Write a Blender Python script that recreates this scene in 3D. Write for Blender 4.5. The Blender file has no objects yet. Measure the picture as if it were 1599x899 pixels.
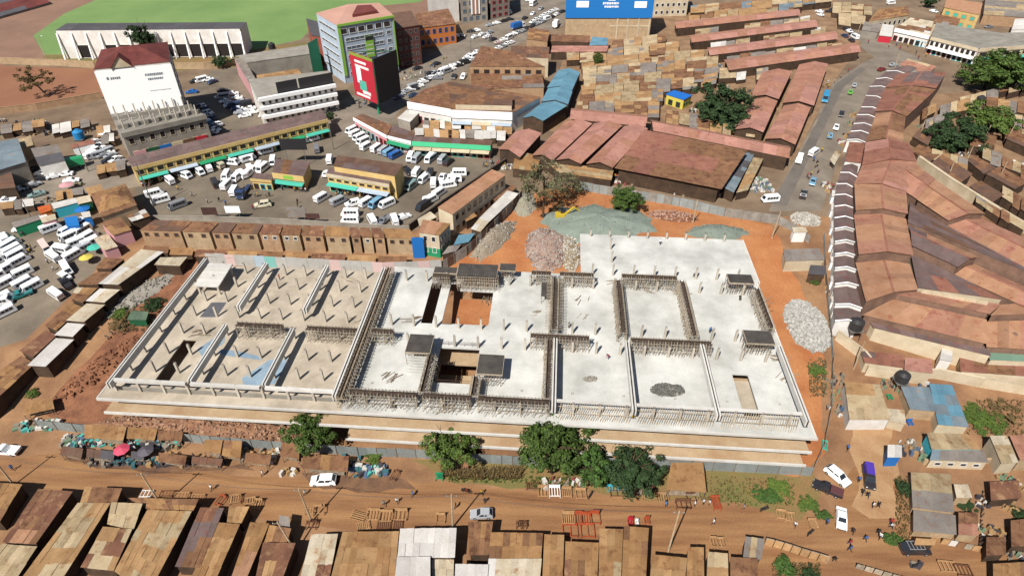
import bpy, bmesh, math, random
from mathutils import Vector, Matrix
R = math.radians
rnd = random.Random(7)
sc = bpy.context.scene
col = sc.collection

# ------------------------------------------------------------------ camera, world, sun, exposure
CW, CHH = 1599.0, 899.0            # pixel grid the positions below were measured on
FPX, PITCH, CAMH = 1000.0, R(37.6), 100.0
cam = bpy.data.cameras.new('camera'); cam_o = bpy.data.objects.new('camera', cam); col.objects.link(cam_o)
cam_o.location = (0, 0, CAMH); cam_o.rotation_euler = (R(90) - PITCH, 0, 0)
cam.sensor_fit = 'HORIZONTAL'; cam.sensor_width = 36; cam.lens = 36 * FPX / CW
cam.clip_start = 1; cam.clip_end = 9000
sc.camera = cam_o
SUN_AZ, SUN_EL = R(31), R(49)      # light travels towards +x/+y: the sun stands behind and left of the camera
w = bpy.data.worlds.new('World'); sc.world = w; w.use_nodes = True
nt = w.node_tree; bg = nt.nodes['Background']
sky = nt.nodes.new('ShaderNodeTexSky'); sky.sky_type = 'NISHITA'; sky.sun_disc = False
sky.sun_elevation = SUN_EL; sky.sun_rotation = R(180) + SUN_AZ
sky.altitude = 1500; sky.air_density = 1.0; sky.dust_density = 1.5
nt.links.new(sky.outputs[0], bg.inputs[0]); bg.inputs[1].default_value = 0.055
sl = bpy.data.lights.new('sun', 'SUN'); sl.energy = 5.0; sl.angle = R(0.5); sl.color = (1.0, 0.965, 0.905)
so = bpy.data.objects.new('sun', sl); col.objects.link(so)
so.rotation_euler = (R(90) - SUN_EL, 0, -SUN_AZ); so.location = (-60, -100, 200)
sc.view_settings.view_transform = 'Standard'; sc.view_settings.look = 'None'
sc.view_settings.exposure = 0.5; sc.view_settings.gamma = 1.0
sc.view_settings.use_curve_mapping = False
sc.render.engine = 'CYCLES'

# ------------------------------------------------------------------ pixel rays and the ground
CT, ST = math.cos(PITCH), math.sin(PITCH)
def ray(px, py):
    a = (px - CW / 2) / FPX; b = (py - CHH / 2) / FPX
    return a, CT - b * ST, -ST - b * CT
YA, YB, ZB = 86.0, 140.0, 9.0       # the hillside: flat street, a rise under the site, flat town above
def T(y):
    if y <= YA: return 0.0
    if y >= YB: return ZB
    return ZB * (y - YA) / (YB - YA)
def P(px, py, h=0.0):
    """point seen at a pixel, h metres above the ground"""
    a, b, c = ray(px, py)
    lo, hi = 20.0, 4000.0
    for _ in range(48):
        m = (lo + hi) / 2
        if CAMH + c * m - T(b * m) - h > 0: lo = m
        else: hi = m
    m = (lo + hi) / 2
    return Vector((a * m, b * m, T(b * m) + h))
def Zp(px, py, z):
    a, b, c = ray(px, py); s = (z - CAMH) / c
    return Vector((a * s, b * s, z))
def pxm(p):                          # pixels per metre at a point
    d = p[1] * CT + (CAMH - p[2]) * ST
    return FPX / d

# ------------------------------------------------------------------ materials
def lin(c):
    return [((v / 255) / 12.92 if v / 255 <= .04045 else ((v / 255 + .055) / 1.055) ** 2.4) for v in c]
EXPK = 1.55
def C(r, g, b, k=1.0):
    return tuple(min(.86, v * k / EXPK) for v in lin((r, g, b))) + (1,)
MATS = {}
def pm(name, c1, c2=None, scale=.4, rough=.9, bump=0.0, rand=.12, metal=0.0, ribs=0.0, rust=None, rustamt=.5, fine=.25, spec=.3, stretch=None):
    """procedural surface: two-tone noise, fine grain, per-object tint, optional sheet ribs and rust"""
    if name in MATS: return MATS[name]
    m = bpy.data.materials.new(name); m.use_nodes = True
    n = m.node_tree; N = n.nodes; L = n.links
    b = N['Principled BSDF']; b.inputs['Roughness'].default_value = rough
    b.inputs['Metallic'].default_value = metal
    b.inputs['Specular IOR Level'].default_value = spec
    geo = N.new('ShaderNodeNewGeometry')
    vec = geo.outputs['Position']
    if stretch:
        mp = N.new('ShaderNodeMapping'); L.new(vec, mp.inputs[0]); mp.inputs['Scale'].default_value = stretch; vec = mp.outputs[0]
    n1 = N.new('ShaderNodeTexNoise'); n1.inputs['Scale'].default_value = scale; n1.inputs['Detail'].default_value = 5; n1.inputs['Roughness'].default_value = .62
    L.new(vec, n1.inputs['Vector'])
    cr = N.new('ShaderNodeValToRGB'); cr.color_ramp.elements[0].position = .34; cr.color_ramp.elements[1].position = .66
    cr.color_ramp.elements[0].color = c1; cr.color_ramp.elements[1].color = c2 or c1
    L.new(n1.outputs[0], cr.inputs[0]); outc = cr.outputs[0]
    if rust:
        n3 = N.new('ShaderNodeTexNoise'); n3.inputs['Scale'].default_value = scale * 1.7; n3.inputs['Detail'].default_value = 8; n3.inputs['Roughness'].default_value = .7
        L.new(vec, n3.inputs['Vector'])
        r3 = N.new('ShaderNodeValToRGB'); r3.color_ramp.elements[0].position = .62 - rustamt * .3; r3.color_ramp.elements[1].position = .72 - rustamt * .22
        L.new(n3.outputs[0], r3.inputs[0])
        mx = N.new('ShaderNodeMix'); mx.data_type = 'RGBA'; L.new(r3.outputs[0], mx.inputs[0]); L.new(outc, mx.inputs[6]); mx.inputs[7].default_value = rust
        outc = mx.outputs[2]
    # fine grain + per-object tint through one multiply
    n2 = N.new('ShaderNodeTexNoise'); n2.inputs['Scale'].default_value = 3.5; n2.inputs['Detail'].default_value = 4
    L.new(geo.outputs['Position'], n2.inputs['Vector'])
    mr = N.new('ShaderNodeMapRange'); mr.inputs[1].default_value = .25; mr.inputs[2].default_value = .75
    mr.inputs[3].default_value = 1 - fine; mr.inputs[4].default_value = 1 + fine
    L.new(n2.outputs[0], mr.inputs[0])
    oi = N.new('ShaderNodeObjectInfo')
    m2 = N.new('ShaderNodeMapRange'); m2.inputs[3].default_value = 1 - rand; m2.inputs[4].default_value = 1 + rand
    L.new(oi.outputs['Random'], m2.inputs[0])
    mu = N.new('ShaderNodeMath'); mu.operation = 'MULTIPLY'; L.new(mr.outputs[0], mu.inputs[0]); L.new(m2.outputs[0], mu.inputs[1])
    vm = N.new('ShaderNodeVectorMath'); vm.operation = 'SCALE'; L.new(outc, vm.inputs[0]); L.new(mu.outputs[0], vm.inputs['Scale'])
    L.new(vm.outputs[0], b.inputs['Base Color'])
    bh = None
    if ribs:
        uv = N.new('ShaderNodeUVMap'); wv = N.new('ShaderNodeTexWave'); wv.wave_type = 'BANDS'; wv.bands_direction = 'X'
        wv.inputs['Scale'].default_value = ribs; wv.inputs['Distortion'].default_value = .3; L.new(uv.outputs[0], wv.inputs['Vector'])
        bh = wv.outputs['Fac']; bd = .05
    elif bump:
        bh = n2.outputs[0]; bd = bump
    if bh is not None:
        bp = N.new('ShaderNodeBump'); bp.inputs['Strength'].default_value = .6; bp.inputs['Distance'].default_value = bd
        L.new(bh, bp.inputs['Height']); L.new(bp.outputs[0], b.inputs['Normal'])
    MATS[name] = m
    return m
def flat(name, c, rough=.6, metal=0, spec=.4, rand=.06):
    return pm(name, c, None, rough=rough, metal=metal, spec=spec, fine=.05, rand=rand)
def glass(name, c):
    if name in MATS: return MATS[name]
    m = pm(name, c, None, rough=.12, spec=.6, fine=.02, rand=.1)
    return m

# ------------------------------------------------------------------ mesh building
class MB:
    """collects shapes into one mesh"""
    def __init__(s): s.v = []; s.f = []; s.m = []; s.uv = {}
    def add(s, vs, fs, mi=0):
        o = len(s.v); s.v += [tuple(v) for v in vs]
        for f in fs: s.f.append(tuple(i + o for i in f)); s.m.append(mi)
        return o
    def box(s, x0, x1, y0, y1, z0, z1, mi=0):
        s.hexa([(x0, y0, z0), (x1, y0, z0), (x1, y1, z0), (x0, y1, z0)], [(x0, y0, z1), (x1, y0, z1), (x1, y1, z1), (x0, y1, z1)], mi)
    def hexa(s, lo, hi, mi=0):
        s.add(list(lo) + list(hi), [(3, 2, 1, 0), (4, 5, 6, 7), (0, 1, 5, 4), (1, 2, 6, 5), (2, 3, 7, 6), (3, 0, 4, 7)], mi)
    def prism(s, lo, hi, mi=0):
        n = len(lo)
        s.add(list(lo) + list(hi), [tuple(range(n - 1, -1, -1)), tuple(range(n, 2 * n))] + [(i, (i + 1) % n, (i + 1) % n + n, i + n) for i in range(n)], mi)
    def bar(s, a, b, w, h=None, mi=0, up=(0, 0, 1)):
        a = Vector(a); b = Vector(b); h = h or w
        d = (b - a); d.normalize(); u = Vector(up)
        if abs(d.dot(u)) > .95: u = Vector((1, 0, 0))
        x = d.cross(u); x.normalize(); y = x.cross(d)
        q = [x * sx * w / 2 + y * sy * h / 2 for sx, sy in ((-1, -1), (1, -1), (1, 1), (-1, 1))]
        s.hexa([a + k for k in q], [b + k for k in q], mi)
    def tube(s, a, b, r0, r1, n=6, mi=0, caps=True):
        a = Vector(a); b = Vector(b); d = (b - a); d.normalize()
        u = Vector((0, 0, 1)) if abs(d.z) < .95 else Vector((1, 0, 0))
        x = d.cross(u); x.normalize(); y = x.cross(d)
        ring = lambda c, r: [c + x * math.cos(6.2832 * i / n) * r + y * math.sin(6.2832 * i / n) * r for i in range(n)]
        fs = [(i, (i + 1) % n, (i + 1) % n + n, i + n) for i in range(n)]
        if caps: fs += [tuple(range(n - 1, -1, -1)), tuple(range(n, 2 * n))]
        s.add(ring(a, r0) + ring(b, r1), fs, mi)
    def data(s, name, mats, org=(0, 0, 0), smooth=False, fix=True):
        me = bpy.data.meshes.new(name)
        o = Vector(org)
        me.from_pydata([tuple(Vector(v) - o) for v in s.v], [], s.f)
        for m in (mats if isinstance(mats, (list, tuple)) else [mats]): me.materials.append(m)
        if any(s.m): me.polygons.foreach_set('material_index', s.m)
        if smooth: me.polygons.foreach_set('use_smooth', [True] * len(s.f))
        if fix and len(s.f) > 1:
            bm = bmesh.new(); bm.from_mesh(me); bmesh.ops.recalc_face_normals(bm, faces=bm.faces); bm.to_mesh(me); bm.free()
        me.update()
        return me
    def build(s, name, mats, parent=None, smooth=False, fix=True):
        """world-space shapes -> one object, origin at its own base (or its parent's)"""
        if not s.f: return None
        if parent is not None: org = WORG[parent.name]
        else:
            xs = [v[0] for v in s.v]; ys = [v[1] for v in s.v]
            org = Vector(((min(xs) + max(xs)) / 2, (min(ys) + max(ys)) / 2, min(v[2] for v in s.v)))
        me = s.data(name, mats, org, smooth, fix)
        o = bpy.data.objects.new(name, me); col.objects.link(o)
        if parent is not None: o.parent = parent; WORG[o.name] = org
        else: o.location = org; WORG[o.name] = org
        return o
WORG = {}
def tag(o, label=None, cat=None, group=None, kind=None):
    if label: o['label'] = label
    if cat: o['category'] = cat
    if group: o['group'] = group
    if kind: o['kind'] = kind
    return o
def thing(name, label, cat, loc, group=None):
    o = bpy.data.objects.new(name, None); col.objects.link(o)
    o.empty_display_size = .3; o.location = loc; WORG[o.name] = Vector(loc)
    return tag(o, label, cat, group)
def inst(name, me, parent=None, loc=(0, 0, 0), rot=(0, 0, 0), scl=None):
    o = bpy.data.objects.new(name, me); col.objects.link(o)
    o.location = loc; o.rotation_euler = rot
    if scl: o.scale = scl
    if parent is not None: o.parent = parent
    return o
def copy_tree(o, loc, rz, scl=None, parent=None):
    c = o.copy(); col.objects.link(c)
    if parent is None:
        c.location = loc; c.rotation_euler = (0, 0, rz)
        if scl: c.scale = scl
    else: c.parent = parent
    for ch in o.children: copy_tree(ch, None, None, None, c)
    return c

# ------------------------------------------------------------------ generic building pieces
def lerp(a, b, t): return a + (b - a) * t
def quad_at(q, u, v):               # q: back-left, back-right, front-right, front-left
    return lerp(lerp(q[0], q[1], u), lerp(q[3], q[2], u), v)
def sheet_data(name, q, mat, th=.05, org=(0, 0, 0)):
    """one roof sheet: thin slab with ribs running from top to bottom (UV in metres)"""
    n = (q[1] - q[0]).cross(q[3] - q[0]); n.normalize()
    if n.z < 0: n = -n
    lo = [p - n * th for p in q]
    me = bpy.data.meshes.new(name); o = Vector(org)
    vs = [tuple(p - o) for p in lo + list(q)]
    me.from_pydata(vs, [], [(0, 1, 2, 3), (7, 6, 5, 4), (1, 0, 4, 5), (2, 1, 5, 6), (3, 2, 6, 7), (0, 3, 7, 4)])
    me.materials.append(mat)
    w = (q[1] - q[0]).length; l = (q[3] - q[0]).length
    uvp = [(0, l), (w, l), (w, 0), (0, 0)] * 2
    u0 = rnd.random() * 7
    lay = me.uv_layers.new(name='UVMap')
    for lp in me.loops: a = uvp[lp.vertex_index]; lay.data[lp.index].uv = (a[0] + u0, a[1])
    return me
def sheets(parent, q, mats, cw=1.0, cl=2.4, jit=.05, name='roof_sheet', th=.05, maxn=90, single=False):
    """cover a quad with lapped sheets, each its own part"""
    org = WORG[parent.name]
    w = max((q[1] - q[0]).length, (q[2] - q[3]).length); l = max((q[3] - q[0]).length, (q[2] - q[1]).length)
    nu = max(1, round(w / cw)); nv = max(1, round(l / cl))
    if single: nu = nv = 1
    while nu * nv > maxn:
        if nu > nv: nu = max(1, int(nu * .8))
        else: nv = max(1, int(nv * .8))
    out = []
    k = rnd.random
    mrow = None
    for j in range(nv):
        for i in range(nu):
            e = .03 if nu > 1 else 0; f = .04 if nv > 1 else 0
            u0, u1 = i / nu - (e / nu if i else 0), (i + 1) / nu
            v0, v1 = j / nv, (j + 1) / nv + (f / nv if j < nv - 1 else 0)
            c = [quad_at(q, u0, v0), quad_at(q, u1, v0), quad_at(q, u1, v1), quad_at(q, u0, v1)]
            dz = k() * jit + .012 * ((i + j) % 2)
            sk = (k() - .5) * jit
            c = [Vector((p.x, p.y, p.z + dz + (sk if t in (0, 3) else -sk) + (.035 * (1 if t in (2, 3) else 0) if nv > 1 else 0))) for t, p in enumerate(c)]
            if mrow is None or k() < .4: mrow = mats[int(k() * len(mats))]
            o = bpy.data.objects.new(name, sheet_data(name, c, mrow, th, org)); col.objects.link(o); o.parent = parent
            out.append(o)
    return out
def outward(a, b, cen):
    d = Vector((b.x - a.x, b.y - a.y, 0)); d.normalize(); n = Vector((d.y, -d.x, 0))
    m = (a + b) / 2 - cen; m.z = 0
    return (d, n) if n.dot(m) > 0 else (d, -n)
def window(parent, a, d, n, s0, s1, z0, z1, fm, gm, name='window', depth=.1, mull=0, org=None):
    """framed window standing a little proud of a wall: frame part with a pane sub-part"""
    mb = MB(); t = min(.16, (s1 - s0) * .14)
    A = lambda s, z, o: Vector((a.x + d.x * s + n.x * o, a.y + d.y * s + n.y * o, z))
    def blk(sa, sb, za, zb, oa, ob): mb.hexa([A(sa, za, oa), A(sb, za, oa), A(sb, za, ob), A(sa, za, ob)], [A(sa, zb, oa), A(sb, zb, oa), A(sb, zb, ob), A(sa, zb, ob)])
    blk(s0, s1, z0, z0 + t, -.02, depth); blk(s0, s1, z1 - t, z1, -.02, depth * .9)
    blk(s0, s0 + t, z0 + t, z1 - t, -.02, depth * .9); blk(s1 - t, s1, z0 + t, z1 - t, -.02, depth * .9)
    for k in range(mull):
        c = s0 + (s1 - s0) * (k + 1) / (mull + 1); blk(c - t * .3, c + t * .3, z0 + t, z1 - t, 0, depth * .8)
    f = mb.build(name, fm, parent)
    mb = MB(); blk(s0 + t, s1 - t, z0 + t, z1 - t, -.01, depth * .35)
    g = mb.build('pane', gm, f)
    return f
def facade(parent, a, b, cen, z0, z1, rows, cols, fm, gm, wf=.55, hf=.5, pad=.4, name='window', mull=0, skip=0, sill=.5):
    d, n = outward(a, b, cen); L = Vector((b.x - a.x, b.y - a.y, 0)).length - 2 * pad
    fh = (z1 - z0) / rows
    for r in range(rows):
        for c in range(cols):
            if skip and rnd.random() < skip: continue
            s = pad + L * (c + .5) / cols; hw = L / cols * wf / 2; zc = z0 + fh * (r + sill); hh = fh * hf / 2
            window(parent, a, d, n, s - hw, s + hw, zc - hh, zc + hh, fm, gm, name, mull=mull)
def slab_between(mb, a, b, n, z0, z1, o0, o1, mi=0):
    """upright board along a-b, from offset o0 to o1 along n"""
    A = lambda p, z, o: Vector((p.x + n.x * o, p.y + n.y * o, z))
    mb.hexa([A(a, z0, o0), A(b, z0, o0), A(b, z0, o1), A(a, z0, o1)], [A(a, z1, o0), A(b, z1, o0), A(b, z1, o1), A(a, z1, o1)], mi)
def shrink(q, t):
    c = sum(q, Vector()) / len(q)
    out = []
    for p in q:
        d = c - p; d.z = 0; l = d.length
        out.append(p + d * min(.45, t / max(l, .01)))
    return out
def house(name, label, cat, qpx, h, wall, roofs, kind='mono', rise=.8, axis=0, cw=1.0, cl=2.4, drop=.35, group=None, over=.25,
          win=None, jit=.05, maxn=70, single=False, wallname='wall', th=.05, base_extra=.3, ridgecap=None, ground=False):
    """a building from the pixel corners of its eaves (back-left, back-right, front-right, front-left) and its height"""
    q = [P(x, y, 0) + Vector((0, 0, h)) for x, y in qpx] if ground else [P(x, y, h) for x, y in qpx]
    zt = sum(p.z for p in q) / 4
    q = [Vector((p.x, p.y, zt)) for p in q]
    cen = sum(q, Vector()) / 4
    gz = min(T(p.y) for p in q)
    t = thing(name, label, cat, (cen.x, cen.y, gz), group)
    wq = shrink(q, over)
    lo = [Vector((p.x, p.y, T(p.y) - base_extra)) for p in wq]
    mb = MB()
    rq = []
    if kind == 'mono':
        dz = [0, 0, -drop, -drop]
        rq = [[p + Vector((0, 0, d + .06)) for p, d in zip(q, dz)]]
        mb.prism(lo, [p + Vector((0, 0, d - .02)) for p, d in zip(wq, dz)])
    elif kind == 'flat':
        mb.prism(lo, wq)
    elif kind in ('gable', 'hip'):
        if axis == 0:   # ridge runs left-right
            r0, r1 = (q[0] + q[3]) / 2, (q[1] + q[2]) / 2
        else:           # ridge runs back-front
            r0, r1 = (q[0] + q[1]) / 2, (q[3] + q[2]) / 2
        if kind == 'hip':
            e = .5 * min((q[0] - q[3]).length, (q[0] - q[1]).length) / max((r1 - r0).length, .1); e = min(e, .42)
            r0, r1 = lerp(r0, r1, e), lerp(r0, r1, 1 - e)
        r0 = r0 + Vector((0, 0, rise)); r1 = r1 + Vector((0, 0, rise))
        if axis == 0:
            rq = [[r1, r0, q[0], q[1]], [r0, r1, q[2], q[3]]]
            ends = [(q[3], q[0], r0), (q[1], q[2], r1)]
        else:
            rq = [[r0, r1, q[3], q[0]], [r1, r0, q[1], q[2]]]
            ends = [(q[0], q[1], r0), (q[2], q[3], r1)]
        mb.prism(lo, [p - Vector((0, 0, .02)) for p in wq])
        if kind == 'gable':
            if axis == 0: tri = [(wq[3], wq[0], (wq[0] + wq[3]) / 2), (wq[1], wq[2], (wq[1] + wq[2]) / 2)]
            else: tri = [(wq[0], wq[1], (wq[0] + wq[1]) / 2), (wq[2], wq[3], (wq[2] + wq[3]) / 2)]
            for a_, b_, m_ in tri:
                v = (cen - m_); v.z = 0; v.normalize(); v *= .15
                up = Vector((0, 0, rise * .93))
                mb.prism([a_, b_, m_ + up], [a_ + v, b_ + v, m_ + up + v])
        else:
            for a_, b_, r_ in ends:
                rq.append([r_ + (a_ - r_) * .01, r_ + (b_ - r_) * .01, b_, a_])
        if ridgecap:
            cb = MB(); cb.bar(r0 + Vector((0, 0, .06)), r1 + Vector((0, 0, .06)), .45, .1); cb.build('ridge_cap', ridgecap, t)
    mb.build(wallname, wall, t)
    if kind == 'flat':
        sl_ = MB(); sl_.prism([p + Vector((0, 0, .0)) for p in q], [p + Vector((0, 0, .3)) for p in q]); sl_.build('roof_slab', roofs[0], t)
    else:
        pp = pxm(cen); mc = max(cw, 11 / pp)
        for r_ in rq: sheets(t, r_, roofs, mc, max(cl, 11 / pp), jit, maxn=maxn, single=single, th=th)
    if win:
        for side, rows, cols, fm, gm in win:
            a_, b_ = {'f': (wq[3], wq[2]), 'r': (wq[2], wq[1]), 'l': (wq[0], wq[3]), 'b': (wq[1], wq[0])}[side]
            z0 = max(T(a_.y), T(b_.y)) + .25
            facade(t, a_, b_, cen, z0, zt - .35, rows, cols, fm, gm)
    return t, q, wq, zt, cen
def ground_patch(name, pts, mat, lift, label=None, kind='structure', px=True, rough=0):
    """a sheet laid over the ground, following the rise"""
    v = [P(x, y) for x, y in pts] if px else [Vector((x, y, T(y))) for x, y in pts]
    if rough:                        # worn, uneven outline
        r = random.Random(len(name) * 31 + len(pts)); o = []
        for a, b in zip(v, v[1:] + v[:1]):
            n = max(1, int((b - a).length / 3)); d = (b - a).normalized(); s = Vector((-d.y, d.x, 0))
            for k in range(n): o.append(lerp(a, b, k / n) + s * (r.random() - .5) * 2 * rough)
        v = o
    bm = bmesh.new(); vs = [bm.verts.new((p.x, p.y, 0)) for p in v]; bm.faces.new(vs)
    bmesh.ops.triangulate(bm, faces=bm.faces[:], ngon_method='EAR_CLIP')
    for yy in (YA, YB):
        g = bm.verts[:] + bm.edges[:] + bm.faces[:]
        bmesh.ops.bisect_plane(bm, geom=g, plane_co=(0, yy, 0), plane_no=(0, 1, 0))
    bmesh.ops.triangulate(bm, faces=bm.faces[:])
    for q in bm.verts: q.co.z = T(q.co.y) + lift
    bmesh.ops.recalc_face_normals(bm, faces=bm.faces)
    for f in bm.faces:
        if f.normal.z < 0: f.normal_flip()
    me = bpy.data.meshes.new(name); bm.to_mesh(me); bm.free(); me.materials.append(mat)
    o = bpy.data.objects.new(name, me); col.objects.link(o); tag(o, label, None, None, kind)
    WORG[o.name] = Vector((0, 0, 0))
    return o
# ------------------------------------------------------------------ palette
m_dirt = pm('brown_dirt', C(176, 134, 96), C(136, 98, 70), .12, bump=.05, fine=.16)
m_road = pm('dirt_road', C(182, 136, 92), C(144, 100, 66), .9, bump=.04, fine=.16, stretch=(.05, .4, 1))
m_orange = pm('orange_earth', C(212, 146, 94), C(188, 116, 70), .12, bump=.08, fine=.2)
m_redearth = pm('red_earth', C(164, 112, 80), C(120, 78, 56), .3, bump=.15, fine=.25)
m_asph = pm('worn_asphalt', C(142, 128, 110), C(114, 102, 88), .09, bump=.02, fine=.12)
m_asph2 = pm('road_asphalt', C(160, 146, 130), C(132, 120, 106), .12, bump=.02, fine=.1)
m_asphd = pm('dark_asphalt_lane', C(136, 126, 116), C(118, 110, 102), .15, fine=.1)
m_grass = pm('pitch_grass', C(146, 174, 104), C(126, 160, 92), .035, fine=.15, bump=.03)
m_grassd = pm('dry_grass', C(126, 122, 70), C(158, 122, 80), .08, fine=.25, bump=.05)
m_track = pm('track_earth', C(164, 128, 106), C(146, 112, 94), .06, fine=.12)
m_bfield = pm('bare_field', C(176, 124, 92), C(160, 108, 80), .03, fine=.1)
m_conc = pm('pale_concrete', C(240, 238, 230), C(196, 194, 186), .12, bump=.01, fine=.06, rand=.04)
m_conct = pm('dusty_concrete', C(222, 206, 184), C(182, 168, 148), .2, bump=.01, fine=.08, rand=.04)
m_lowfl = pm('dusty_floor', C(212, 186, 150), C(186, 152, 116), .15, fine=.1)
m_concc = pm('column_concrete', C(214, 204, 186), C(196, 186, 170), .5, fine=.08)
m_concg = pm('grey_concrete', C(168, 162, 150), C(148, 140, 128), .3, fine=.12)
m_beam = pm('beam_concrete', C(238, 234, 226), C(220, 214, 204), .4, fine=.06)
m_dark = flat('dark_groove', C(60, 52, 46))
m_wood = pm('shutter_timber', C(168, 150, 128), C(128, 110, 92), 1.5, fine=.2)
m_woodp = pm('pale_timber', C(200, 186, 164), C(164, 148, 126), 1.2, fine=.2, rand=.2)
m_woodd = pm('dark_shutter_board', C(96, 80, 68), C(70, 58, 50), .8, fine=.2)
m_deck = pm('black_deck_board', C(92, 86, 80), C(72, 66, 62), .5, fine=.12, rough=.7)
m_steel = flat('rebar_steel', C(110, 84, 72), rough=.7, metal=.2)
m_tealg = pm('teal_gravel', C(150, 160, 146), C(132, 142, 130), .3, bump=.12, fine=.15)
m_greyg = pm('grey_stone', C(204, 198, 186), C(160, 152, 142), 1.2, bump=.1, fine=.3, rand=.3)
m_fence = pm('hoarding_sheet', C(176, 182, 178), C(158, 164, 160), .5, ribs=12, fine=.1, rand=.12, rough=.55, spec=.4)
m_fencem = pm('painted_hoarding', C(238, 234, 226), C(220, 216, 206), .4, ribs=10, fine=.06, rand=.06)
m_fencec = flat('mural_turquoise', C(150, 220, 210), rough=.8)
m_fencep = flat('mural_pink', C(238, 206, 200), rough=.8)
m_fenceb = flat('mural_blue', C(196, 214, 226), rough=.8)
m_fenceg = pm('weathered_hoarding', C(190, 184, 172), C(160, 152, 142), .6, ribs=10, fine=.15, rand=.15)
m_bluetarp = pm('blue_tarp', C(160, 182, 196), C(140, 162, 180), .5, fine=.1)

# ------------------------------------------------------------------ ground
def big_ground():
    xs = [-4000, -700, -350, -150, 0, 150, 350, 700, 4000]; ys = [-600, 0, 40, YA, YB, 180, 260, 400, 800, 5000]
    mb = MB()
    vs = [(x, y, T(y)) for y in ys for x in xs]; n = len(xs)
    mb.add(vs, [(j * n + i, j * n + i + 1, (j + 1) * n + i + 1, (j + 1) * n + i) for j in range(len(ys) - 1) for i in range(n - 1)])
    me = mb.data('ground', m_dirt, fix=False)
    o = bpy.data.objects.new('ground', me); col.objects.link(o); tag(o, kind='structure')
big_ground()
GP = ground_patch
m_town = pm('town_dust', C(160, 136, 110), C(124, 102, 82), .09, fine=.18, bump=.03)
GP('town_ground', [(-500, 352), (640, 362), (900, 284), (900, -60), (-500, -60)], m_town, .003)
GP('town_ground', [(900, 284), (1215, 338), (2100, 338), (2100, -60), (900, -60)], m_town, .003)
GP('street', [(-60, 720), (110, 705), (380, 742), (660, 752), (1180, 792), (1290, 810), (1350, 700), (1320, 640), (1400, 640), (1400, 720), (1420, 830), (1640, 880), (1640, 960), (1150, 960), (900, 850), (620, 835), (330, 800), (-60, 755)], m_road, .004, rough=.5)
GP('site_earth', [(690, 425), (740, 385), (800, 325), (850, 296), (930, 292), (1010, 300), (1100, 325), (1205, 352), (1225, 400), (1262, 470), (1286, 560), (1290, 690), (1262, 745), (900, 745), (905, 430)], m_orange, .005, rough=.7)
GP('site_lane', [(60, 640), (140, 560), (222, 470), (255, 418), (335, 398), (420, 400), (260, 560), (170, 655), (120, 665)], m_redearth, .007, rough=.8)
GP('front_verge', [(640, 716), (1010, 726), (1265, 741), (1290, 760), (1250, 812), (1180, 790), (900, 768), (690, 750)], m_grassd, .009, rough=.8)
GP('bus_park', [(212, 300), (205, 255), (330, 235), (500, 190), (540, 175), (590, 160), (650, 215), (640, 232), (790, 245), (780, 268), (640, 362), (560, 362), (240, 345)], m_asph, .004)
GP('van_yard', [(-60, 560), (-60, 320), (20, 335), (130, 340), (190, 380), (120, 452), (40, 530)], m_asph, .004)
GP('side_street', [(-80, 330), (-60, 290), (60, 262), (150, 240), (215, 255), (222, 290), (120, 310), (0, 335)], m_asph2, .006)
GP('avenue', [(470, 205), (505, 170), (560, 145), (640, 100), (700, 70), (780, 20), (840, -30), (905, -30), (880, 40), (830, 60), (760, 90), (735, 105), (690, 135), (640, 155), (600, 200), (560, 215)], m_asph2, .008)
GP('car_park', [(280, 195), (300, 145), (330, 110), (420, 100), (500, 130), (520, 170), (470, 190), (330, 215)], m_asph, .006)
GP('market_road', [(1200, 330), (1240, 250), (1275, 185), (1300, 130), (1345, 100), (1366, 90), (1340, 70), (1300, 45), (1285, 5), (1330, 5), (1345, 35), (1380, 60), (1405, 78), (1440, 92), (1405, 112), (1352, 150), (1322, 215), (1295, 290), (1282, 330)], m_asph2, .006)
GP('road_lane', [(1203, 318), (1244, 250), (1279, 185), (1304, 132), (1345, 104), (1352, 108), (1316, 138), (1293, 188), (1260, 254), (1228, 322)], m_asphd, .012)
GP('pitch', [(52, 56), (100, 22), (150, 0), (190, -20), (700, -20), (655, 4), (560, 12), (490, 40), (470, 62), (380, 82), (70, 88)], m_grass, .008)
GP('running_track', [(-60, 120), (-60, 60), (20, 20), (90, -25), (215, -25), (150, 3), (95, 26), (52, 58), (72, 90), (100, 100), (20, 98)], m_track, .006)
GP('track_bend', [(560, 14), (655, 4), (705, -25), (800, -25), (720, 12), (640, 40), (600, 30)], m_track, .010)
GP('bare_pitch', [(-80, 178), (-80, 100), (0, 103), (148, 108), (165, 150), (60, 166)], m_bfield, .010)
GP('stand_apron', [(60, 100), (70, 86), (390, 78), (480, 66), (470, 95), (380, 104), (250, 112)], m_grassd, .012)
GP('market_ground', [(845, 200), (890, 60), (1060, 10), (1300, -10), (1345, 70), (1300, 130), (1240, 250), (1000, 250)], pm('market_dust', C(170, 136, 104), C(136, 106, 80), .2, fine=.2), .009)
GP('hill_ground', [(1395, 190), (1440, 150), (1640, 130), (1640, 420), (1540, 335), (1430, 255)], MATS['market_dust'], .009)
GP('sand_lane', [(1326, 700), (1330, 660), (1392, 662), (1398, 760), (1400, 800), (1352, 812), (1330, 790), (1345, 740)], pm('pale_sand_lane', C(198, 160, 118), C(176, 132, 92), .25, fine=.14), .013, rough=1.0)
m_mud = pm('dark_mud', C(140, 104, 76), C(108, 80, 62), .4, fine=.2)
GP('mud_patch', [(92, 700), (200, 712), (300, 722), (400, 730), (330, 738), (180, 736), (100, 722)], m_mud, .014, rough=.7)
GP('mud_patch', [(470, 738), (560, 742), (640, 748), (650, 764), (560, 768), (480, 756)], m_mud, .015, rough=.7)
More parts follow.
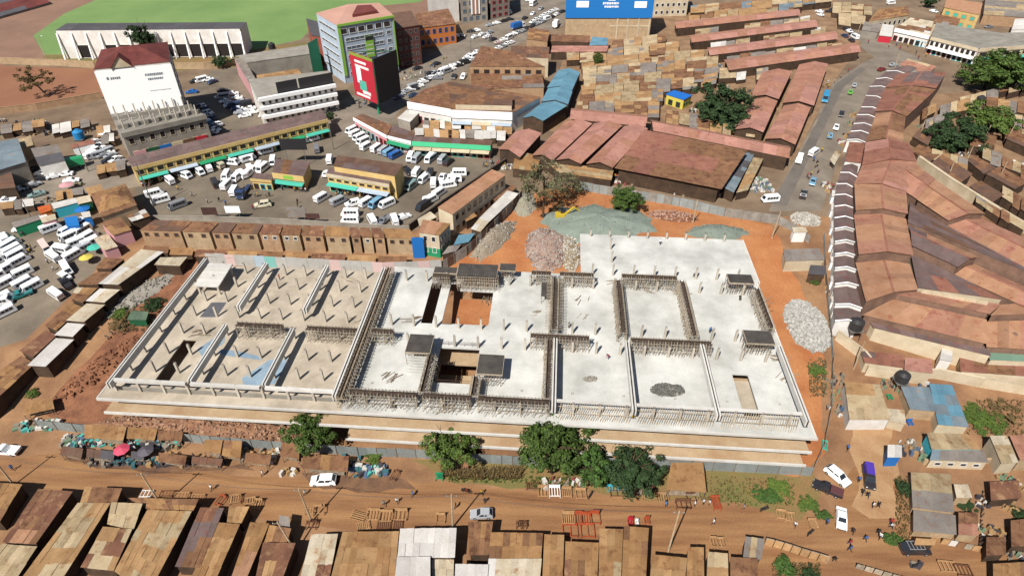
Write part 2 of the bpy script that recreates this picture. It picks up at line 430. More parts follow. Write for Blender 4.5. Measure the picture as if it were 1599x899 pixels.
GP('corner_lane', [(1300, 700), (1297, 560), (1300, 500), (1345, 520), (1330, 600), (1330, 700)], m_dirt, .010)

# ------------------------------------------------------------------ the unfinished building (its own axes u, v)
SO = Zp(151, 622, 11.0); UA = R(-4.1)
U = Vector((math.cos(UA), math.sin(UA), 0)); V = Vector((-math.sin(UA), math.cos(UA), 0))
S1, S2, S3 = 11.0, 7.3, 3.6
def uv(u, v, z): return Vector((SO.x, SO.y, 0)) + U * u + V * v + Vector((0, 0, z))
def ubox(mb, u0, u1, v0, v1, z0, z1, mi=0):
    c = [(u0, v0), (u1, v0), (u1, v1), (u0, v1)]
    mb.hexa([uv(a, b, z0) for a, b in c], [uv(a, b, z1) for a, b in c], mi)
site = thing('unfinished_building', 'huge unfinished concrete building with bare columns and beams standing on its top slab', 'building', uv(65, 30, 0))
def slab(name, rects, holes, z0, z1, mat):
    us = sorted({a for r in rects + holes for a in r[:2]}); vs = sorted({a for r in rects + holes for a in r[2:]})
    ins = lambda u, v, L: any(r[0] < u < r[1] and r[2] < v < r[3] for r in L)
    fill = {}
    for i in range(len(us) - 1):
        for j in range(len(vs) - 1):
            u, v = (us[i] + us[i + 1]) / 2, (vs[j] + vs[j + 1]) / 2
            fill[i, j] = ins(u, v, rects) and not ins(u, v, holes)
    mb = MB()
    for (i, j), f in fill.items():
        if not f: continue
        a, b, c, d = us[i], us[i + 1], vs[j], vs[j + 1]
        mb.add([uv(a, c, z1), uv(b, c, z1), uv(b, d, z1), uv(a, d, z1)], [(0, 1, 2, 3)])
        mb.add([uv(a, c, z0), uv(b, c, z0), uv(b, d, z0), uv(a, d, z0)], [(3, 2, 1, 0)])
        for di, dj, p, q in ((-1, 0, (a, d), (a, c)), (1, 0, (b, c), (b, d)), (0, -1, (a, c), (b, c)), (0, 1, (b, d), (a, d))):
            if not fill.get((i + di, j + dj), False):
                mb.add([uv(*p, z0), uv(*q, z0), uv(*q, z1), uv(*p, z1)], [(0, 1, 2, 3)])
    return mb.build(name, mat, site, fix=False)
holes = [(61.6, 69.6, 8.6, 18.4), (63.0, 70.6, 25.8, 37.4), (56.2, 58.6, 25.6, 40.0), (60.6, 63.0, 25.6, 40.0), (8.4, 11.2, 4.5, 17.0), (119.2, 122.2, 3.6, 15.0)]
slab('top_slab', [(46.2, 130.6, 0.0, 45.5), (90.4, 131.2, 45.5, 63.0)], holes, S1 - .32, S1, m_conc)
slab('top_slab', [(0, 46.2, 0, 43)], holes, S1 - .32, S1, m_conct)
h2 = [(61.6, 69.6, 9.6, 17.4), (8.4, 11.2, 4.5, 12)]
slab('middle_slab', [(0, 130.6, 0, 30)], h2, S2 - .3, S2, m_lowfl)
slab('lower_slab', [(46, 130.6, 0, 18)], [], S3 - .3, S3, m_lowfl)
mb = MB(); ubox(mb, 62.8, 71, 25, 38.2, S2 - 2, S2 + .5); mb.build('earth_fill', m_orange, site)
mb = MB(); ubox(mb, 118, 123.4, 3, 16, S2 + .02, S2 + .9); mb.build('earth_fill', m_conct, site)
m_stshade = pm('storey_shade', C(120, 104, 88), C(92, 78, 66), .4, fine=.2)  # dark tone stands for the deep shade inside the open storeys
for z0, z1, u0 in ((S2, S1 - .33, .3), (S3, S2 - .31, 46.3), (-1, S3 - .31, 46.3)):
    mb = MB(); ubox(mb, u0, 130.3, 3.3, 3.6, z0 + .005 if z0 > 0 else -.5, z1); mb.build('storey_shade_wall', m_stshade, site)  # sheet added behind the front columns to darken the storey gaps
# pour joints raised as low kerbs along the slab front
for z, m in ((S1, m_conc), (S2, m_conct), (S3, m_conct)):
    mb = MB(); ubox(mb, 45.9 if z == S3 else -.06, 131.0, -.12, .16, z - .42, z + .1); mb.build('slab_edge', m_beam, site)
mb = MB(); ubox(mb, -.16, .1, .2, 43, S1 - .42, S1 + .08); mb.build('slab_edge', m_beam, site)
mb = MB(); ubox(mb, 130.6, 130.9, .2, 45, S1 - .42, S1 + .12); ubox(mb, 131.2, 131.45, 45, 63, S1 - .42, S1 + .12); mb.build('slab_edge', m_beam, site)
# columns: one mesh, many copies
def col_mesh(h, s=.42):
    mb = MB(); mb.box(-s / 2, s / 2, -s / 2, s / 2, 0, h)
    for dx in (-.13, .13):
        for dy in (-.13, .13): mb.box(dx - .02, dx + .02, dy - .02, dy + .02, h, h + .55, 1)
    return mb.data('column', [m_concc, m_steel])
cm_full = col_mesh(2.75); cm_low = col_mesh(3.42, .5); cm_short = col_mesh(1.9)
UC = [2.6 + 4.76 * k for k in range(27)]
VR = [2.3, 7.5, 12.7, 18.8, 24.5, 29.6, 35.0, 40.2]
VR2 = [45.5, 51.0, 57.0, 62.2]
def hole_at(u, v): return any(r[0] - .3 < u < r[1] + .3 and r[2] - .3 < v < r[3] + .3 for r in holes)
def column(u, v, z, me):
    p = uv(u, v, z) - WORG[site.name]
    inst('column', me, site, p, (0, 0, UA))
for i, u in enumerate(UC):
    for j, v in enumerate(VR):
        if hole_at(u, v): continue
        if u < 47 or j in (0, 3, 4, 7): column(u, v, S1, cm_full)
for u in UC[18:]:
    for v in (45.6, 62.0):
        if u > 90.5: column(u, v, S1, cm_full if v < 50 else cm_short)
for v in (51, 56.5): column(97.8, v, S1, cm_full)
for u in UC:
    column(u, 2.9, S2, cm_low); column(u, 2.9, S3, cm_low)
    if u > 46: column(u, 2.9, S3 - 3.6, cm_low)
for u in UC[::2]:
    for v in (7.5,): column(u, v, S2, cm_low); column(u, v, S3, cm_low)
t_ = thing('storey_props', 'thin timber props standing in the open storeys under the slab edge', 'props', uv(90, 4, S2)); mb = MB()
for k in range(150):
    u = 47 + rnd.random() * 83; v = 2.2 + rnd.random() * 3; z = S3 if k % 2 else 0
    mb.bar(uv(u, v, z if z else T(uv(u, v, 0).y)), uv(u + (rnd.random() - .5) * .8, v, z + 3.3), .09)
tag(mb.build('props', m_woodp, t_), kind='stuff')
# finished beams: two pale rails with a dark slot between
def beam(u0, v0, u1, v1, zt=14.3, w=.8, d=1.45, slot=True):
    mb = MB()
    if abs(u1 - u0) < abs(v1 - v0):
        ubox(mb, u0 - w / 2, u0 - w / 6, v0, v1, zt - d, zt); ubox(mb, u0 + w / 6, u0 + w / 2, v0, v1, zt - d, zt)
        ubox(mb, u0 - w / 6 - .002, u0 + w / 6 + .002, v0 + .01, v1 - .01, zt - d + .01, zt - (.25 if slot else .01), 1 if slot else 0)
    else:
        ubox(mb, u0, u1, v0 - w / 2, v0 + w / 2, zt - d, zt)
    return mb.build('beam', [m_beam, m_dark], site)
for u, a, b in ((2.8, 1.0, 41.2), (17.4, 2.8, 18.6), (17.6, 24.4, 40.4), (31.5, 2.8, 18.4), (31.9, 24.6, 40.4), (45.2, .9, 40.4), (84.8, 1.0, 19.2), (99.0, 1.4, 19.4), (113.6, 1.2, 19.5), (128.8, 1.0, 20.2)):
    beam(u, a, u, b)
def hbeam(u0, u1, v, zt=14.2, d=.6):
    mb = MB(); ubox(mb, u0, u1, v - .3, v + .3, zt - d, zt); mb.build('beam', m_beam, site)
hbeam(3.25, 17.0, 2.2); hbeam(17.9, 31.0, 2.2); hbeam(32.0, 44.7, 2.2)
hbeam(85.3, 98.5, 2.9, 14.1, .3); hbeam(99.5, 113.1, 2.9, 14.1, .3); hbeam(114.1, 128.3, 2.9, 14.1, .3)
mb = MB(); ubox(mb, 2.6, 45.4, 2.35, 2.6, S1 + .002, S1 + .85); mb.build('parapet', m_concg, site)

# formwork runs: a board trough on a thicket of props
def formwork(u0, v0, u1, v1, label, zt=14.35, dense=.7, trough=m_woodd, prop=m_woodp, fan=.5, joist=1.0, zb=S1):
    c = uv((u0 + u1) / 2, (v0 + v1) / 2, zb)
    t = thing('beam_formwork', label, 'formwork', c)
    along_v = abs(v1 - v0) > abs(u1 - u0)
    L = abs(v1 - v0) if along_v else abs(u1 - u0)
    f = (lambda s, o, z: uv(u0 + o, v0 + s, z)) if along_v else (lambda s, o, z: uv(u0 + s, v0 + o, z))
    def lb(mb, s0, s1, o0, o1, z0, z1):
        mb.hexa([f(s0, o0, z0), f(s1, o0, z0), f(s1, o1, z0), f(s0, o1, z0)], [f(s0, o0, z1), f(s1, o0, z1), f(s1, o1, z1), f(s0, o1, z1)])
    for o in (-.36, .30):
        mb = MB(); lb(mb, 0, L, o, o + .06, zt - .55, zt - .05); mb.build('side_board', trough, t)
    mb = MB(); lb(mb, .01, L - .01, -.29, .29, zt - .58, zt - .5); mb.build('bottom_board', trough, t)
    mb = MB(); n = max(3, int(L / dense / 1.25)); r = rnd.random
    for k in range(n + 1):
        s = L * k / n
        for o in (-.8, .8) if k % 2 else (-.8, -.45, .45, .8):
            lean = (r() - .5) * .35
            mb.bar(f(s + lean, o * (1 + fan * r()), zb + .01), f(s, o * .85, zt - .05 + r() * .25), .07)
        mb.bar(f(s, -.95 * joist - .2 * r(), zt - .76), f(s, .95 * joist + .2 * r(), zt - .76), .08, .1)
        if k < n and k % 2 == 0:
            for o in (-.8, .8): mb.bar(f(s, o, zb + .2), f(s + L / n * 1.6, o, zt - .9), .06)
    for o in (-.86, .86):
        for z in (zb + 1.1, zb + 2.2, zt - .35): mb.bar(f(0, o, z), f(L, o, z), .06, .09)
    tag(mb.build('props', prop, t), kind='stuff')
    return t
formwork(46.4, .8, 46.4, 41, 'long timber beam formwork on props beside the bays of bare columns', trough=m_wood, prop=m_woodp, joist=1.3)
formwork(34.2, 18.9, 44.6, 18.9, 'short timber formwork run crossing between two rows of bare columns', dense=.5)
formwork(19.5, 19.0, 29, 19.0, 'timber formwork run spanning between the second and third pale beams', dense=.7)
formwork(47.6, 19.1, 52, 19.1, 'shortest timber formwork stub beside the long formwork run', dense=.5)
formwork(47.8, 2.4, 60, 2.4, 'timber formwork along the slab front between long run and stair', dense=.5, prop=m_woodp, fan=1.2)
formwork(61.2, 2.4, 69.8, 2.4, 'timber formwork along the slab front before the dark stair void', dense=.5, prop=m_woodp, fan=1.2)
formwork(71.2, 2.4, 84, 2.4, 'timber formwork along the slab front up to the first pale beam', dense=.5, prop=m_woodp, fan=1.2)
formwork(60.9, 3.4, 60.9, 13, 'leaning timber formwork at the left rim of the dark stair void', dense=.5, prop=m_woodp, fan=1.4)
formwork(70.2, 3.2, 70.2, 8, 'dark board formwork at the right rim of the dark stair void', dense=.5, fan=.6)
formwork(83.6, 3.4, 83.6, 19, 'open grid formwork leaning against the first pale long beam', dense=.55, prop=m_woodp)
formwork(79.8, 19.9, 91.5, 19.9, 'slotted formwork row at the head of the first pale beam', dense=.45)
formwork(99.8, 20.0, 115.6, 20.0, 'slotted formwork row at the heads of the two parallel pale beams', dense=.45)
formwork(84.4, 22.5, 84.4, 39.8, 'brown trough formwork with a ladder of joists and a work platform', dense=.4, joist=1.8)
formwork(98.4, 22.5, 98.4, 40, 'brown trough formwork with tight props facing the one with ladder', dense=.4)
formwork(112.6, 22.5, 112.6, 40.5, 'brown trough formwork nearest the slab side with the two decked towers', dense=.45)
formwork(79, 41.2, 83.4, 41.2, 'short slotted formwork row touching the work platform', dense=.4)
formwork(85.4, 41.2, 93, 41.2, 'slotted formwork row behind the platform trough', dense=.4)
formwork(99.4, 41.4, 111.6, 41.4, 'slotted formwork row closing the bay between two brown troughs', dense=.4)
formwork(128.6, 26, 128.6, 39, 'thin formwork along the slab side between the two decked towers', dense=.5)
formwork(62.4, 38.4, 71.6, 38.4, 'formwork row under the black deck over the orange floor', dense=.4)
formwork(56.8, 38.6, 60.6, 38.6, 'formwork stub under the small black deck by the narrow slot', dense=.4)
for a, b in ((85.6, 98.4), (99.8, 113), (114.4, 127.8)):
    # raking timber boards standing under the front beams
    t = thing('raking_props', {85.6: 'close row of raking boards between first and second pale beams', 99.8: 'close row of raking boards between second and third pale beams', 114.4: 'close row of raking boards between third pale beam and slab corner'}[a], 'props', uv((a + b) / 2, 2, S1))
    mb = MB(); k = a
    while k < b:
        mb.bar(uv(k, .9 + rnd.random() * .4, S1), uv(k + .55, 2.5, S1 + 2.75), .1, .05); k += .42
    mb.bar(uv(a, 2.3, S1 + 2.2), uv(b, 2.3, S1 + 2.2), .08, .1); mb.bar(uv(a, 1.7, S1 + 1.2), uv(b, 1.7, S1 + 1.2), .08, .1)
    tag(mb.build('boards', m_woodp, t), kind='stuff')

# decked towers (stair cores with black boards)
def tower(u0, u1, v0, v1, label, z=14.3, div=(1, 1), slope=0.0):
    t = thing('decked_tower', label, 'deck', uv((u0 + u1) / 2, (v0 + v1) / 2, S1))
    nu, nv = div
    for i in range(nu):
        for j in range(nv):
            a, b = u0 + (u1 - u0) * i / nu + .04, u0 + (u1 - u0) * (i + 1) / nu - .04
            c, d = v0 + (v1 - v0) * j / nv + .04, v0 + (v1 - v0) * (j + 1) / nv - .04
            mb = MB(); ubox(mb, a, b, c, d, z - .1, z); mb.build('deck_board', m_deck, t)
    mb = MB(); ubox(mb, u0 - .1, u1 + .1, v0 - .1, v1 + .1, z - .42, z - .12); mb.build('deck_frame', m_woodp, t)
    mb = MB(); u = u0
    while u <= u1 + .01:
        for v in (v0, (v0 + v1) / 2, v1): mb.bar(uv(u + (rnd.random() - .5) * .3, v + (rnd.random() - .5) * .5, S1), uv(u, v, z - .4), .09)
        u += .55
    mb.bar(uv(u0, v0, S1 + 1), uv(u1, v0, z - .6), .07); mb.bar(uv(u1, v0, S1 + 1), uv(u0, v0, z - .6), .07)
    tag(mb.build('props', m_wood, t), kind='stuff')
tower(55.7, 60.5, 13.2, 18.4, 'black decked stair tower at the left of the dark void')
tower(70.2, 75.0, 8.4, 13.6, 'black decked stair tower at the right of the dark void')
tower(122.6, 128.0, 20.6, 24.4, 'black decked tower beside the slot in the slab corner bay')
tower(123.0, 128.4, 40.4, 43.6, 'smaller black decked tower next to the orange earth track')
tower(62.2, 71.2, 38.2, 43.2, 'wide black deck of panels over the orange floored opening', z=14.4, div=(3, 2))
tower(71.6, 75.2, 41.8, 44.4, 'black deck strip set back beside the panelled deck', z=14.0)
tower(56.6, 61.8, 40.4, 42.6, 'narrow black deck over the twin slots', z=13.6)
# stair flight on the first tower
mb = MB()
for k in range(9): ubox(mb, 56.2, 60.0, 12.9 - k * .42, 13.3 - k * .42, 13.2 - k * .34 - .3, 13.2 - k * .34)
t = thing('stair_flight', 'pale concrete stair flight coming down from the left decked tower', 'stairs', uv(58, 11, S1)); mb.build('steps', m_conc, t)
# ladder-like rails over the dark void
t = thing('void_railing', 'thin scaffold railing around the dark stair void', 'railing', uv(65, 19, S1)); mb = MB()
for z in (.55, 1.1): mb.bar(uv(61.4, 19, S1 + z), uv(70, 19, S1 + z), .05); mb.bar(uv(61.8, 8.3, S1 + z), uv(69.6, 8.3, S1 + z), .05)
for k in range(6): mb.bar(uv(61.6 + 1.6 * k, 19, S1), uv(61.6 + 1.6 * k, 19, S1 + 1.2), .05)
mb.build('rails', m_steel, t)
t = thing('work_platform', 'dark steel platform hung beside the brown trough formwork', 'platform', uv(82.5, 35, S1)); mb = MB()
ubox(mb, 81.4, 83.3, 34.0, 39.0, 13.0, 13.12); mb.build('deck_board', m_deck, t)
mb = MB()
for u in (81.5, 83.2):
    for v in (34.1, 38.9): mb.bar(uv(u, v, S1), uv(u, v, 13), .08)
mb.build('legs', m_steel, t)
# stepped white roof sheet on the left bays, tarps, slabs
t = thing('ribbed_white_canopy', 'stepped white ribbed concrete canopy carried by four columns', 'canopy', uv(7, 34, S1))
for k in range(6):
    v = 31.6 + k * 1.35; mb = MB(); ubox(mb, 4.3, 9.9, v, v + 1.25, 13.3 + k * .1, 13.62 + k * .1); mb.build('rib', m_beam, t)
for u in (4.9, 9.4):
    for v in (31.9, 38.8): mb = MB(); ubox(mb, u - .2, u + .2, v, v + .35, S1, 13.29); mb.build('post', m_concc, t)
def lying(name, label, cat, pts, mat, z=S1, th=.03, group=None):
    mb = MB(); q = [Zp(x, y, z) for x, y in pts]
    mb.prism([p + Vector((0, 0, .004)) for p in q], [p + Vector((0, 0, th)) for p in q]); o = mb.build(name, mat); tag(o, label, cat, group); return o
lying('tarp', 'blue grey tarpaulin spread under the second long beam', 'tarp', [(308, 545), (352, 516), (350, 535), (333, 548), (318, 560)], m_bluetarp)
lying('tarp', 'pale blue tarpaulin lying crumpled between two columns', 'tarp', [(345, 545), (372, 548), (405, 556), (408, 562), (360, 556), (340, 552)], m_bluetarp)
lying('tarp', 'wide light blue sheet at the foot of the third beam', 'tarp', [(378, 590), (420, 562), (450, 556), (442, 578), (428, 600), (380, 602)], m_bluetarp)
lying('tarp', 'slate grey sheet with a pale seam below the ribbed canopy', 'tarp', [(312, 495), (330, 472), (354, 472), (338, 495)], pm('slate_sheet', C(112, 112, 116), C(98, 98, 104), .8, fine=.1))
lying('tarp', 'small dark mat on the slab front before the formwork', 'mat', [(610, 631), (620, 631), (620, 637), (609, 637)], m_deck)
lying('mould_panel', 'dark square panel lying in the bay beside a brown trough', 'panel', [(1154, 461), (1158, 461), (1158, 469), (1154, 469)], m_deck)

# ------------------------------------------------------------------ heaps
def heap(name, label, cat, cpx, rx, ry, h, mat, stones=0, smat=None, z=None, rot=0, ss=.3, rough=.18, seed=1):
    r = random.Random(seed); c = P(*cpx) if z is None else Zp(cpx[0], cpx[1], z)
    t = thing(name, label, cat, c); mb = MB(); n = 28; rings = 7
    vs = []; ca, sa = math.cos(rot), math.sin(rot)
    edge = [1 + (r.random() - .5) * .3 for _ in range(n)]
    gz = (lambda y: T(y)) if z is None else (lambda y: z)
    for k in range(rings):
        q = 1 - k / (rings - .6)
        for i in range(n):
            a = 6.2832 * i / n; e = edge[i] * q
            x, y = rx * e * math.cos(a), ry * e * math.sin(a)
            zz = h * (1 - q ** 1.6) * (1 + (r.random() - .5) * rough * 2) - (.1 if k == 0 else 0)
            X, Y = c.x + x * ca - y * sa, c.y + x * sa + y * ca
            vs.append((X, Y, max(gz(Y) - .15, gz(Y) + zz)))
    fs = [(k * n + i, k * n + (i + 1) % n, (k + 1) * n + (i + 1) % n, (k + 1) * n + i) for k in range(rings - 1) for i in range(n)]
    fs.append(tuple((rings - 1) * n + i for i in range(n)))
    mb.add(vs, fs); mb.build('mound', mat, t, smooth=True)
    if stones:
        mb = MB()
        for _ in range(stones):
            a = r.random() * 6.2832; q = math.sqrt(r.random()) * .98; x, y = rx * q * math.cos(a), ry * q * math.sin(a)
            X, Y = c.x + x * ca - y * sa, c.y + x * sa + y * ca; Z0 = gz(Y) + h * (1 - q ** 1.6)
            s = ss * (.5 + r.random()); ax = Vector((r.random() - .5, r.random() - .5, r.random() - .5)).normalized()
            mt = Matrix.Rotation(r.random() * 6.28, 3, ax)
            cs = [mt @ Vector((sx * s * .6, sy * s * .45, sz * s * .35)) * (.8 + .4 * r.random()) + Vector((X, Y, Z0 + s * .1)) for sz in (-1, 1) for sx, sy in ((-1, -1), (1, -1), (1, 1), (-1, 1))]
            mb.hexa(cs[:4], cs[4:])
        tag(mb.build('stones', smat or m_greyg, t, fix=False), kind='stuff')
    return t
heap('gravel_heap', 'big flat-topped heap of teal grey gravel behind the slab', 'gravel heap', (934, 348), 15.5, 9.5, 2.4, m_tealg, 260, m_tealg, ss=.22, seed=3)
heap('gravel_heap', 'low teal gravel spread behind the slab corner', 'gravel heap', (1120, 362), 8.5, 3.5, 1.4, m_tealg, 120, m_tealg, ss=.22, seed=4)
heap('rubble_heap', 'pinkish rubble heap with white stones beside the orange track', 'rubble heap', (853, 388), 5.6, 8.4, 1.8, pm('pink_rubble', C(150, 116, 102), C(176, 156, 140), .6, bump=.15, fine=.3), 420, pm('mixed_stone', C(190, 180, 170), C(136, 108, 98), .35, fine=.3), ss=.36, seed=5)
heap('rubble_heap', 'brown scrubby rubble strip against the slab corner', 'rubble heap', (890, 395), 2.6, 7, 1.2, pm('scrub_rubble', C(176, 158, 128), C(146, 124, 96), .7, bump=.15, fine=.3), 300, m_greyg, ss=.3, seed=6)
heap('stone_heap', 'bright heap of white quarry stones beside the orange track', 'stone heap', (1260, 508), 4.8, 7.6, 1.6, m_greyg, 1500, pm('white_stone', C(226, 222, 214), C(180, 176, 168), 1.5, fine=.25, rand=.2), ss=.45, seed=7)
heap('sand_heap', 'long grey brown sand bank inside the hoarding', 'sand heap', (772, 372), 3.4, 9.5, 2.4, pm('grey_sand', C(170, 156, 136), C(150, 134, 114), .5, bump=.1, fine=.2), 200, m_greyg, rot=-.55, ss=.25, seed=8)
heap('sand_heap', 'pale sand slope below the sparse tree', 'sand heap', (818, 318), 3.5, 7, 1.6, pm('pale_sand', C(178, 172, 148), C(160, 150, 128), .5, bump=.1, fine=.2), 150, m_greyg, ss=.25, seed=9)
heap('rubble_heap', 'small heap of dark rubble on the pale slab by the third beam', 'rubble heap', (1042, 609), 3.2, 1.6, .7, m_concg, 260, pm('dark_rubble', C(130, 128, 120), C(100, 98, 92), 1.5, fine=.2), z=S1, ss=.35, seed=10)
heap('rubble_heap', 'tiny heap of offcuts on the pale slab by the second beam', 'rubble heap', (922, 592), 1.5, .6, .3, m_concg, 50, m_concg, z=S1, ss=.3, seed=11)
heap('rubble_heap', 'white broken stone scatter between the hoarding and the road end', 'rubble heap', (1258, 343), 4, 3.6, .7, pm('dirty_stone', C(190, 180, 166), C(140, 128, 114), .8, fine=.3), 420, m_greyg, ss=.4, seed=12)
heap('earth_bank', 'reddish earth bank with pink stones near the back hoarding', 'earth bank', (1050, 338), 7, 2.6, 1.3, m_redearth, 200, pm('pink_stone', C(196, 160, 140), C(170, 130, 112), 1, fine=.2), ss=.35, rot=-.2, seed=13)
heap('earth_bank', 'red earth bank along the lane beside the building flank', 'earth bank', (165, 570), 3, 12, 1.5, m_redearth, 200, m_redearth, rot=-.6, ss=.4, seed=14)
heap('earth_bank', 'grey spoil bank on the site lane beside the white sheds', 'earth bank', (215, 462), 3, 9, .9, m_concg, 150, m_concg, rot=-.7, ss=.4, seed=15)
heap('spoil_bank', 'brown rubble bank filling the lowest storey beside the stalls', 'earth bank', (330, 672), 24, 3.2, 3.0, pm('brown_spoil', C(170, 128, 96), C(134, 92, 70), .8, bump=.2, fine=.3), 900, pm('spoil_stone', C(186, 150, 122), C(130, 92, 72), 1.2, fine=.3), rot=-.07, ss=.4, seed=16)
# planks, rebar bundles scattered on the slab
for i, (x, y, a, n) in enumerate([(1065, 458, .3, 9), (910, 470, 1.2, 4), (912, 495, 1.3, 3), (1005, 452, -.5, 6), (545, 437, -.4, 6), (640, 500, .2, 10), (1230, 590, .6, 14), (1215, 560, -.3, 14), (700, 640, .3, 10), (610, 590, .9, 10), (560, 500, .2, 8), (315, 520, .1, 12), (960, 440, .2, 7), (1195, 470, .8, 8), (830, 490, .4, 6), (760, 470, 1.4, 12)]):
    r = random.Random(100 + i); mb = MB(); c = Zp(x, y, S1 if i != 15 else S2 + .5)
    for k in range(n):
        b = a + (r.random() - .5) * .9; l = 1.2 + r.random() * 1.6; o = Vector(((r.random() - .5) * 3, (r.random() - .5) * 2, .05 + .05 * (k % 4)))
        d = Vector((math.cos(b), math.sin(b), 0)) * l / 2; mb.bar(c + o - d, c + o + d, .14, .05)
    o = mb.build('plank_pile', m_wood if i % 2 else m_woodp)
    tag(o, 'loose timber offcuts scattered on the concrete slab', 'planks', 'timber offcuts on the slab')

# ------------------------------------------------------------------ hoardings
def hoarding(label, pts, h, mats, pw=2.2, name='site_hoarding', posts=True, lean=0.0):
    ps = [P(x, y) for x, y in pts]; c = ps[len(ps) // 2]
    t = thing(name, label, 'fence', c)
    for a, b in zip(ps, ps[1:]):
        L = (b - a).length; n = max(1, round(L / pw)); d = (b - a) / n; nn = Vector((-d.y, d.x, 0)).normalized()
        for k in range(n):
            p, q = a + d * k, a + d * (k + 1) * 1.0; q = q - d * .012
            hh = h * (1 + (rnd.random() - .5) * .06); off = nn * (rnd.random() - .5) * .08
            lo0, lo1 = p + off + Vector((0, 0, -.1)), q + off + Vector((0, 0, -.1))
            qd = [lo0 + Vector((0, 0, hh)) + nn * lean, lo1 + Vector((0, 0, hh)) + nn * lean, lo1, lo0]
            sh = bpy.data.objects.new('panel', sheet_data('panel', qd, mats[int(rnd.random() * len(mats))], .05, WORG[t.name])); col.objects.link(sh); sh.parent = t
            if posts and k % 2 == 0:
                mb = MB(); mb.bar(p - nn * .12 + Vector((0, 0, -.1)), p - nn * .12 + Vector((0, 0, h + .15)), .1); mb.build('post', m_wood, t)
    return t
hoarding('grey iron sheet hoarding along the street side of the site', [(62, 668), (120, 674), (395, 699), (560, 711), (650, 714), (800, 725), (1010, 729), (1265, 742)], 2.6, [m_fence], 2.0)
hoarding('iron sheet hoarding climbing the lane beside the market', [(1265, 742), (1284, 700), (1296, 640), (1299, 560), (1292, 480), (1287, 420), (1285, 370)], 1.6, [m_fenceg, m_fence, m_wood], 2.4, name='lane_hoarding')
hoarding('white painted mural hoarding behind the column bays', [(325, 412), (400, 416), (500, 421), (600, 427), (690, 423)], 3.4, [m_fencem, m_fencem, m_fencem, m_fencec, m_fencep, m_fenceb], 2.6, name='mural_hoarding', posts=False)
hoarding('rusty brown hoarding with struts beside the sand bank', [(690, 424), (728, 400), (760, 372), (790, 340), (815, 312)], 3.2, [m_fenceg, pm('rust_hoarding', C(140, 108, 92), C(112, 84, 70), .6, ribs=10)], 2.2, name='rust_hoarding')
hoarding('weathered grey hoarding curving along the back of the site', [(905, 296), (935, 302), (1000, 312), (1060, 322), (1130, 338), (1215, 350)], 2.8, [m_fenceg, m_fence], 2.2, name='back_hoarding')
hoarding('short grey hoarding end turning to the stone scatter', [(1215, 350), (1240, 362), (1262, 380)], 2.4, [m_fenceg], 2.2, name='corner_hoarding')
# ------------------------------------------------------------------ roof and wall materials
RB = 7.0
def roof_m(name, a, b, rust=None, amt=.5, rough=.72, rand=.14, scale=.35):
    return pm(name, C(*a), C(*b), scale, rough=rough, ribs=RB, rand=rand, fine=.1, rust=C(*rust) if rust else None, rustamt=amt, spec=.25)
r_tan = roof_m('tan_tin', (206, 164, 116), (186, 144, 98), (158, 112, 76), .25)
r_tan2 = roof_m('ochre_tin', (194, 150, 102), (172, 128, 84), (146, 100, 66), .3)
r_brown = roof_m('brown_tin', (168, 124, 90), (144, 104, 74), (118, 78, 58), .4)
r_rust = roof_m('rusty_tin', (156, 110, 84), (132, 90, 70), (190, 148, 110), .35)
r_dark = roof_m('dark_tin', (134, 104, 86), (112, 88, 74), (140, 96, 74), .4)
r_pale = roof_m('pale_tin', (222, 198, 160), (204, 178, 138), (176, 140, 100), .25)
r_sand = roof_m('sand_tin', (208, 186, 148), (184, 158, 120), (160, 126, 90), .35)
r_white = roof_m('white_tin', (246, 240, 232), (230, 222, 212), None)
r_cream = roof_m('cream_tin', (236, 222, 196), (216, 196, 164), (192, 152, 112), .25)
r_grey = roof_m('grey_tin', (166, 156, 146), (148, 138, 130), (150, 118, 92), .25)
r_gbl = roof_m('blue_grey_tin', (148, 164, 172), (132, 146, 156), (170, 150, 128), .2)
r_blue = roof_m('blue_tin', (122, 170, 190), (106, 152, 174), None)
r_pink = roof_m('pink_red_tin', (212, 156, 138), (192, 136, 118), (168, 106, 92), .2)
r_red = roof_m('red_tin', (178, 124, 102), (160, 106, 88), (140, 84, 70), .3)
r_orange = roof_m('orange_tin', (206, 158, 124), (190, 140, 106), (180, 116, 88), .25)
r_orangep = roof_m('orange_pink_tin', (204, 150, 124), (186, 132, 106), (176, 108, 92), .3)
r_purple = roof_m('purple_grey_tin', (142, 120, 114), (122, 102, 98), (146, 100, 92), .3)
r_maroon = roof_m('maroon_tile', (132, 70, 62), (116, 60, 54), None)
r_slate = roof_m('slate_grey_tin', (110, 106, 108), (98, 94, 98), None)
w_tin = pm('tin_wall', C(96, 74, 56), C(70, 54, 42), .5, fine=.25)
w_brick = pm('earth_brick', C(204, 176, 140), C(180, 152, 118), .5, fine=.2)
w_brickr = pm('brown_brick', C(196, 160, 124), C(172, 136, 104), .5, fine=.22)
w_cream = pm('cream_wall', C(230, 212, 182), C(206, 186, 154), .3, fine=.08)
w_white = pm('white_wall', C(246, 241, 234, 1.2), C(230, 222, 212, 1.1), .3, fine=.06)
w_yellow = pm('yellow_wall', C(236, 204, 138), C(224, 188, 120), .4, fine=.08)
w_grey = pm('grey_wall', C(176, 166, 152), C(150, 140, 128), .3, fine=.14)
w_green = flat('green_paint', C(40, 160, 110)); w_teal = flat('teal_paint', C(84, 200, 176)); w_lime = flat('lime_paint', C(150, 200, 76))
w_bluep = flat('blue_paint', C(36, 120, 200)); w_cyan = flat('cyan_paint', C(70, 196, 214)); w_redp = flat('red_paint', C(206, 44, 62))
w_whitep = flat('white_paint', C(250, 249, 246, 1.32)); w_pink = flat('pink_paint', C(226, 168, 170)); w_black = flat('black_board', C(46, 44, 46))
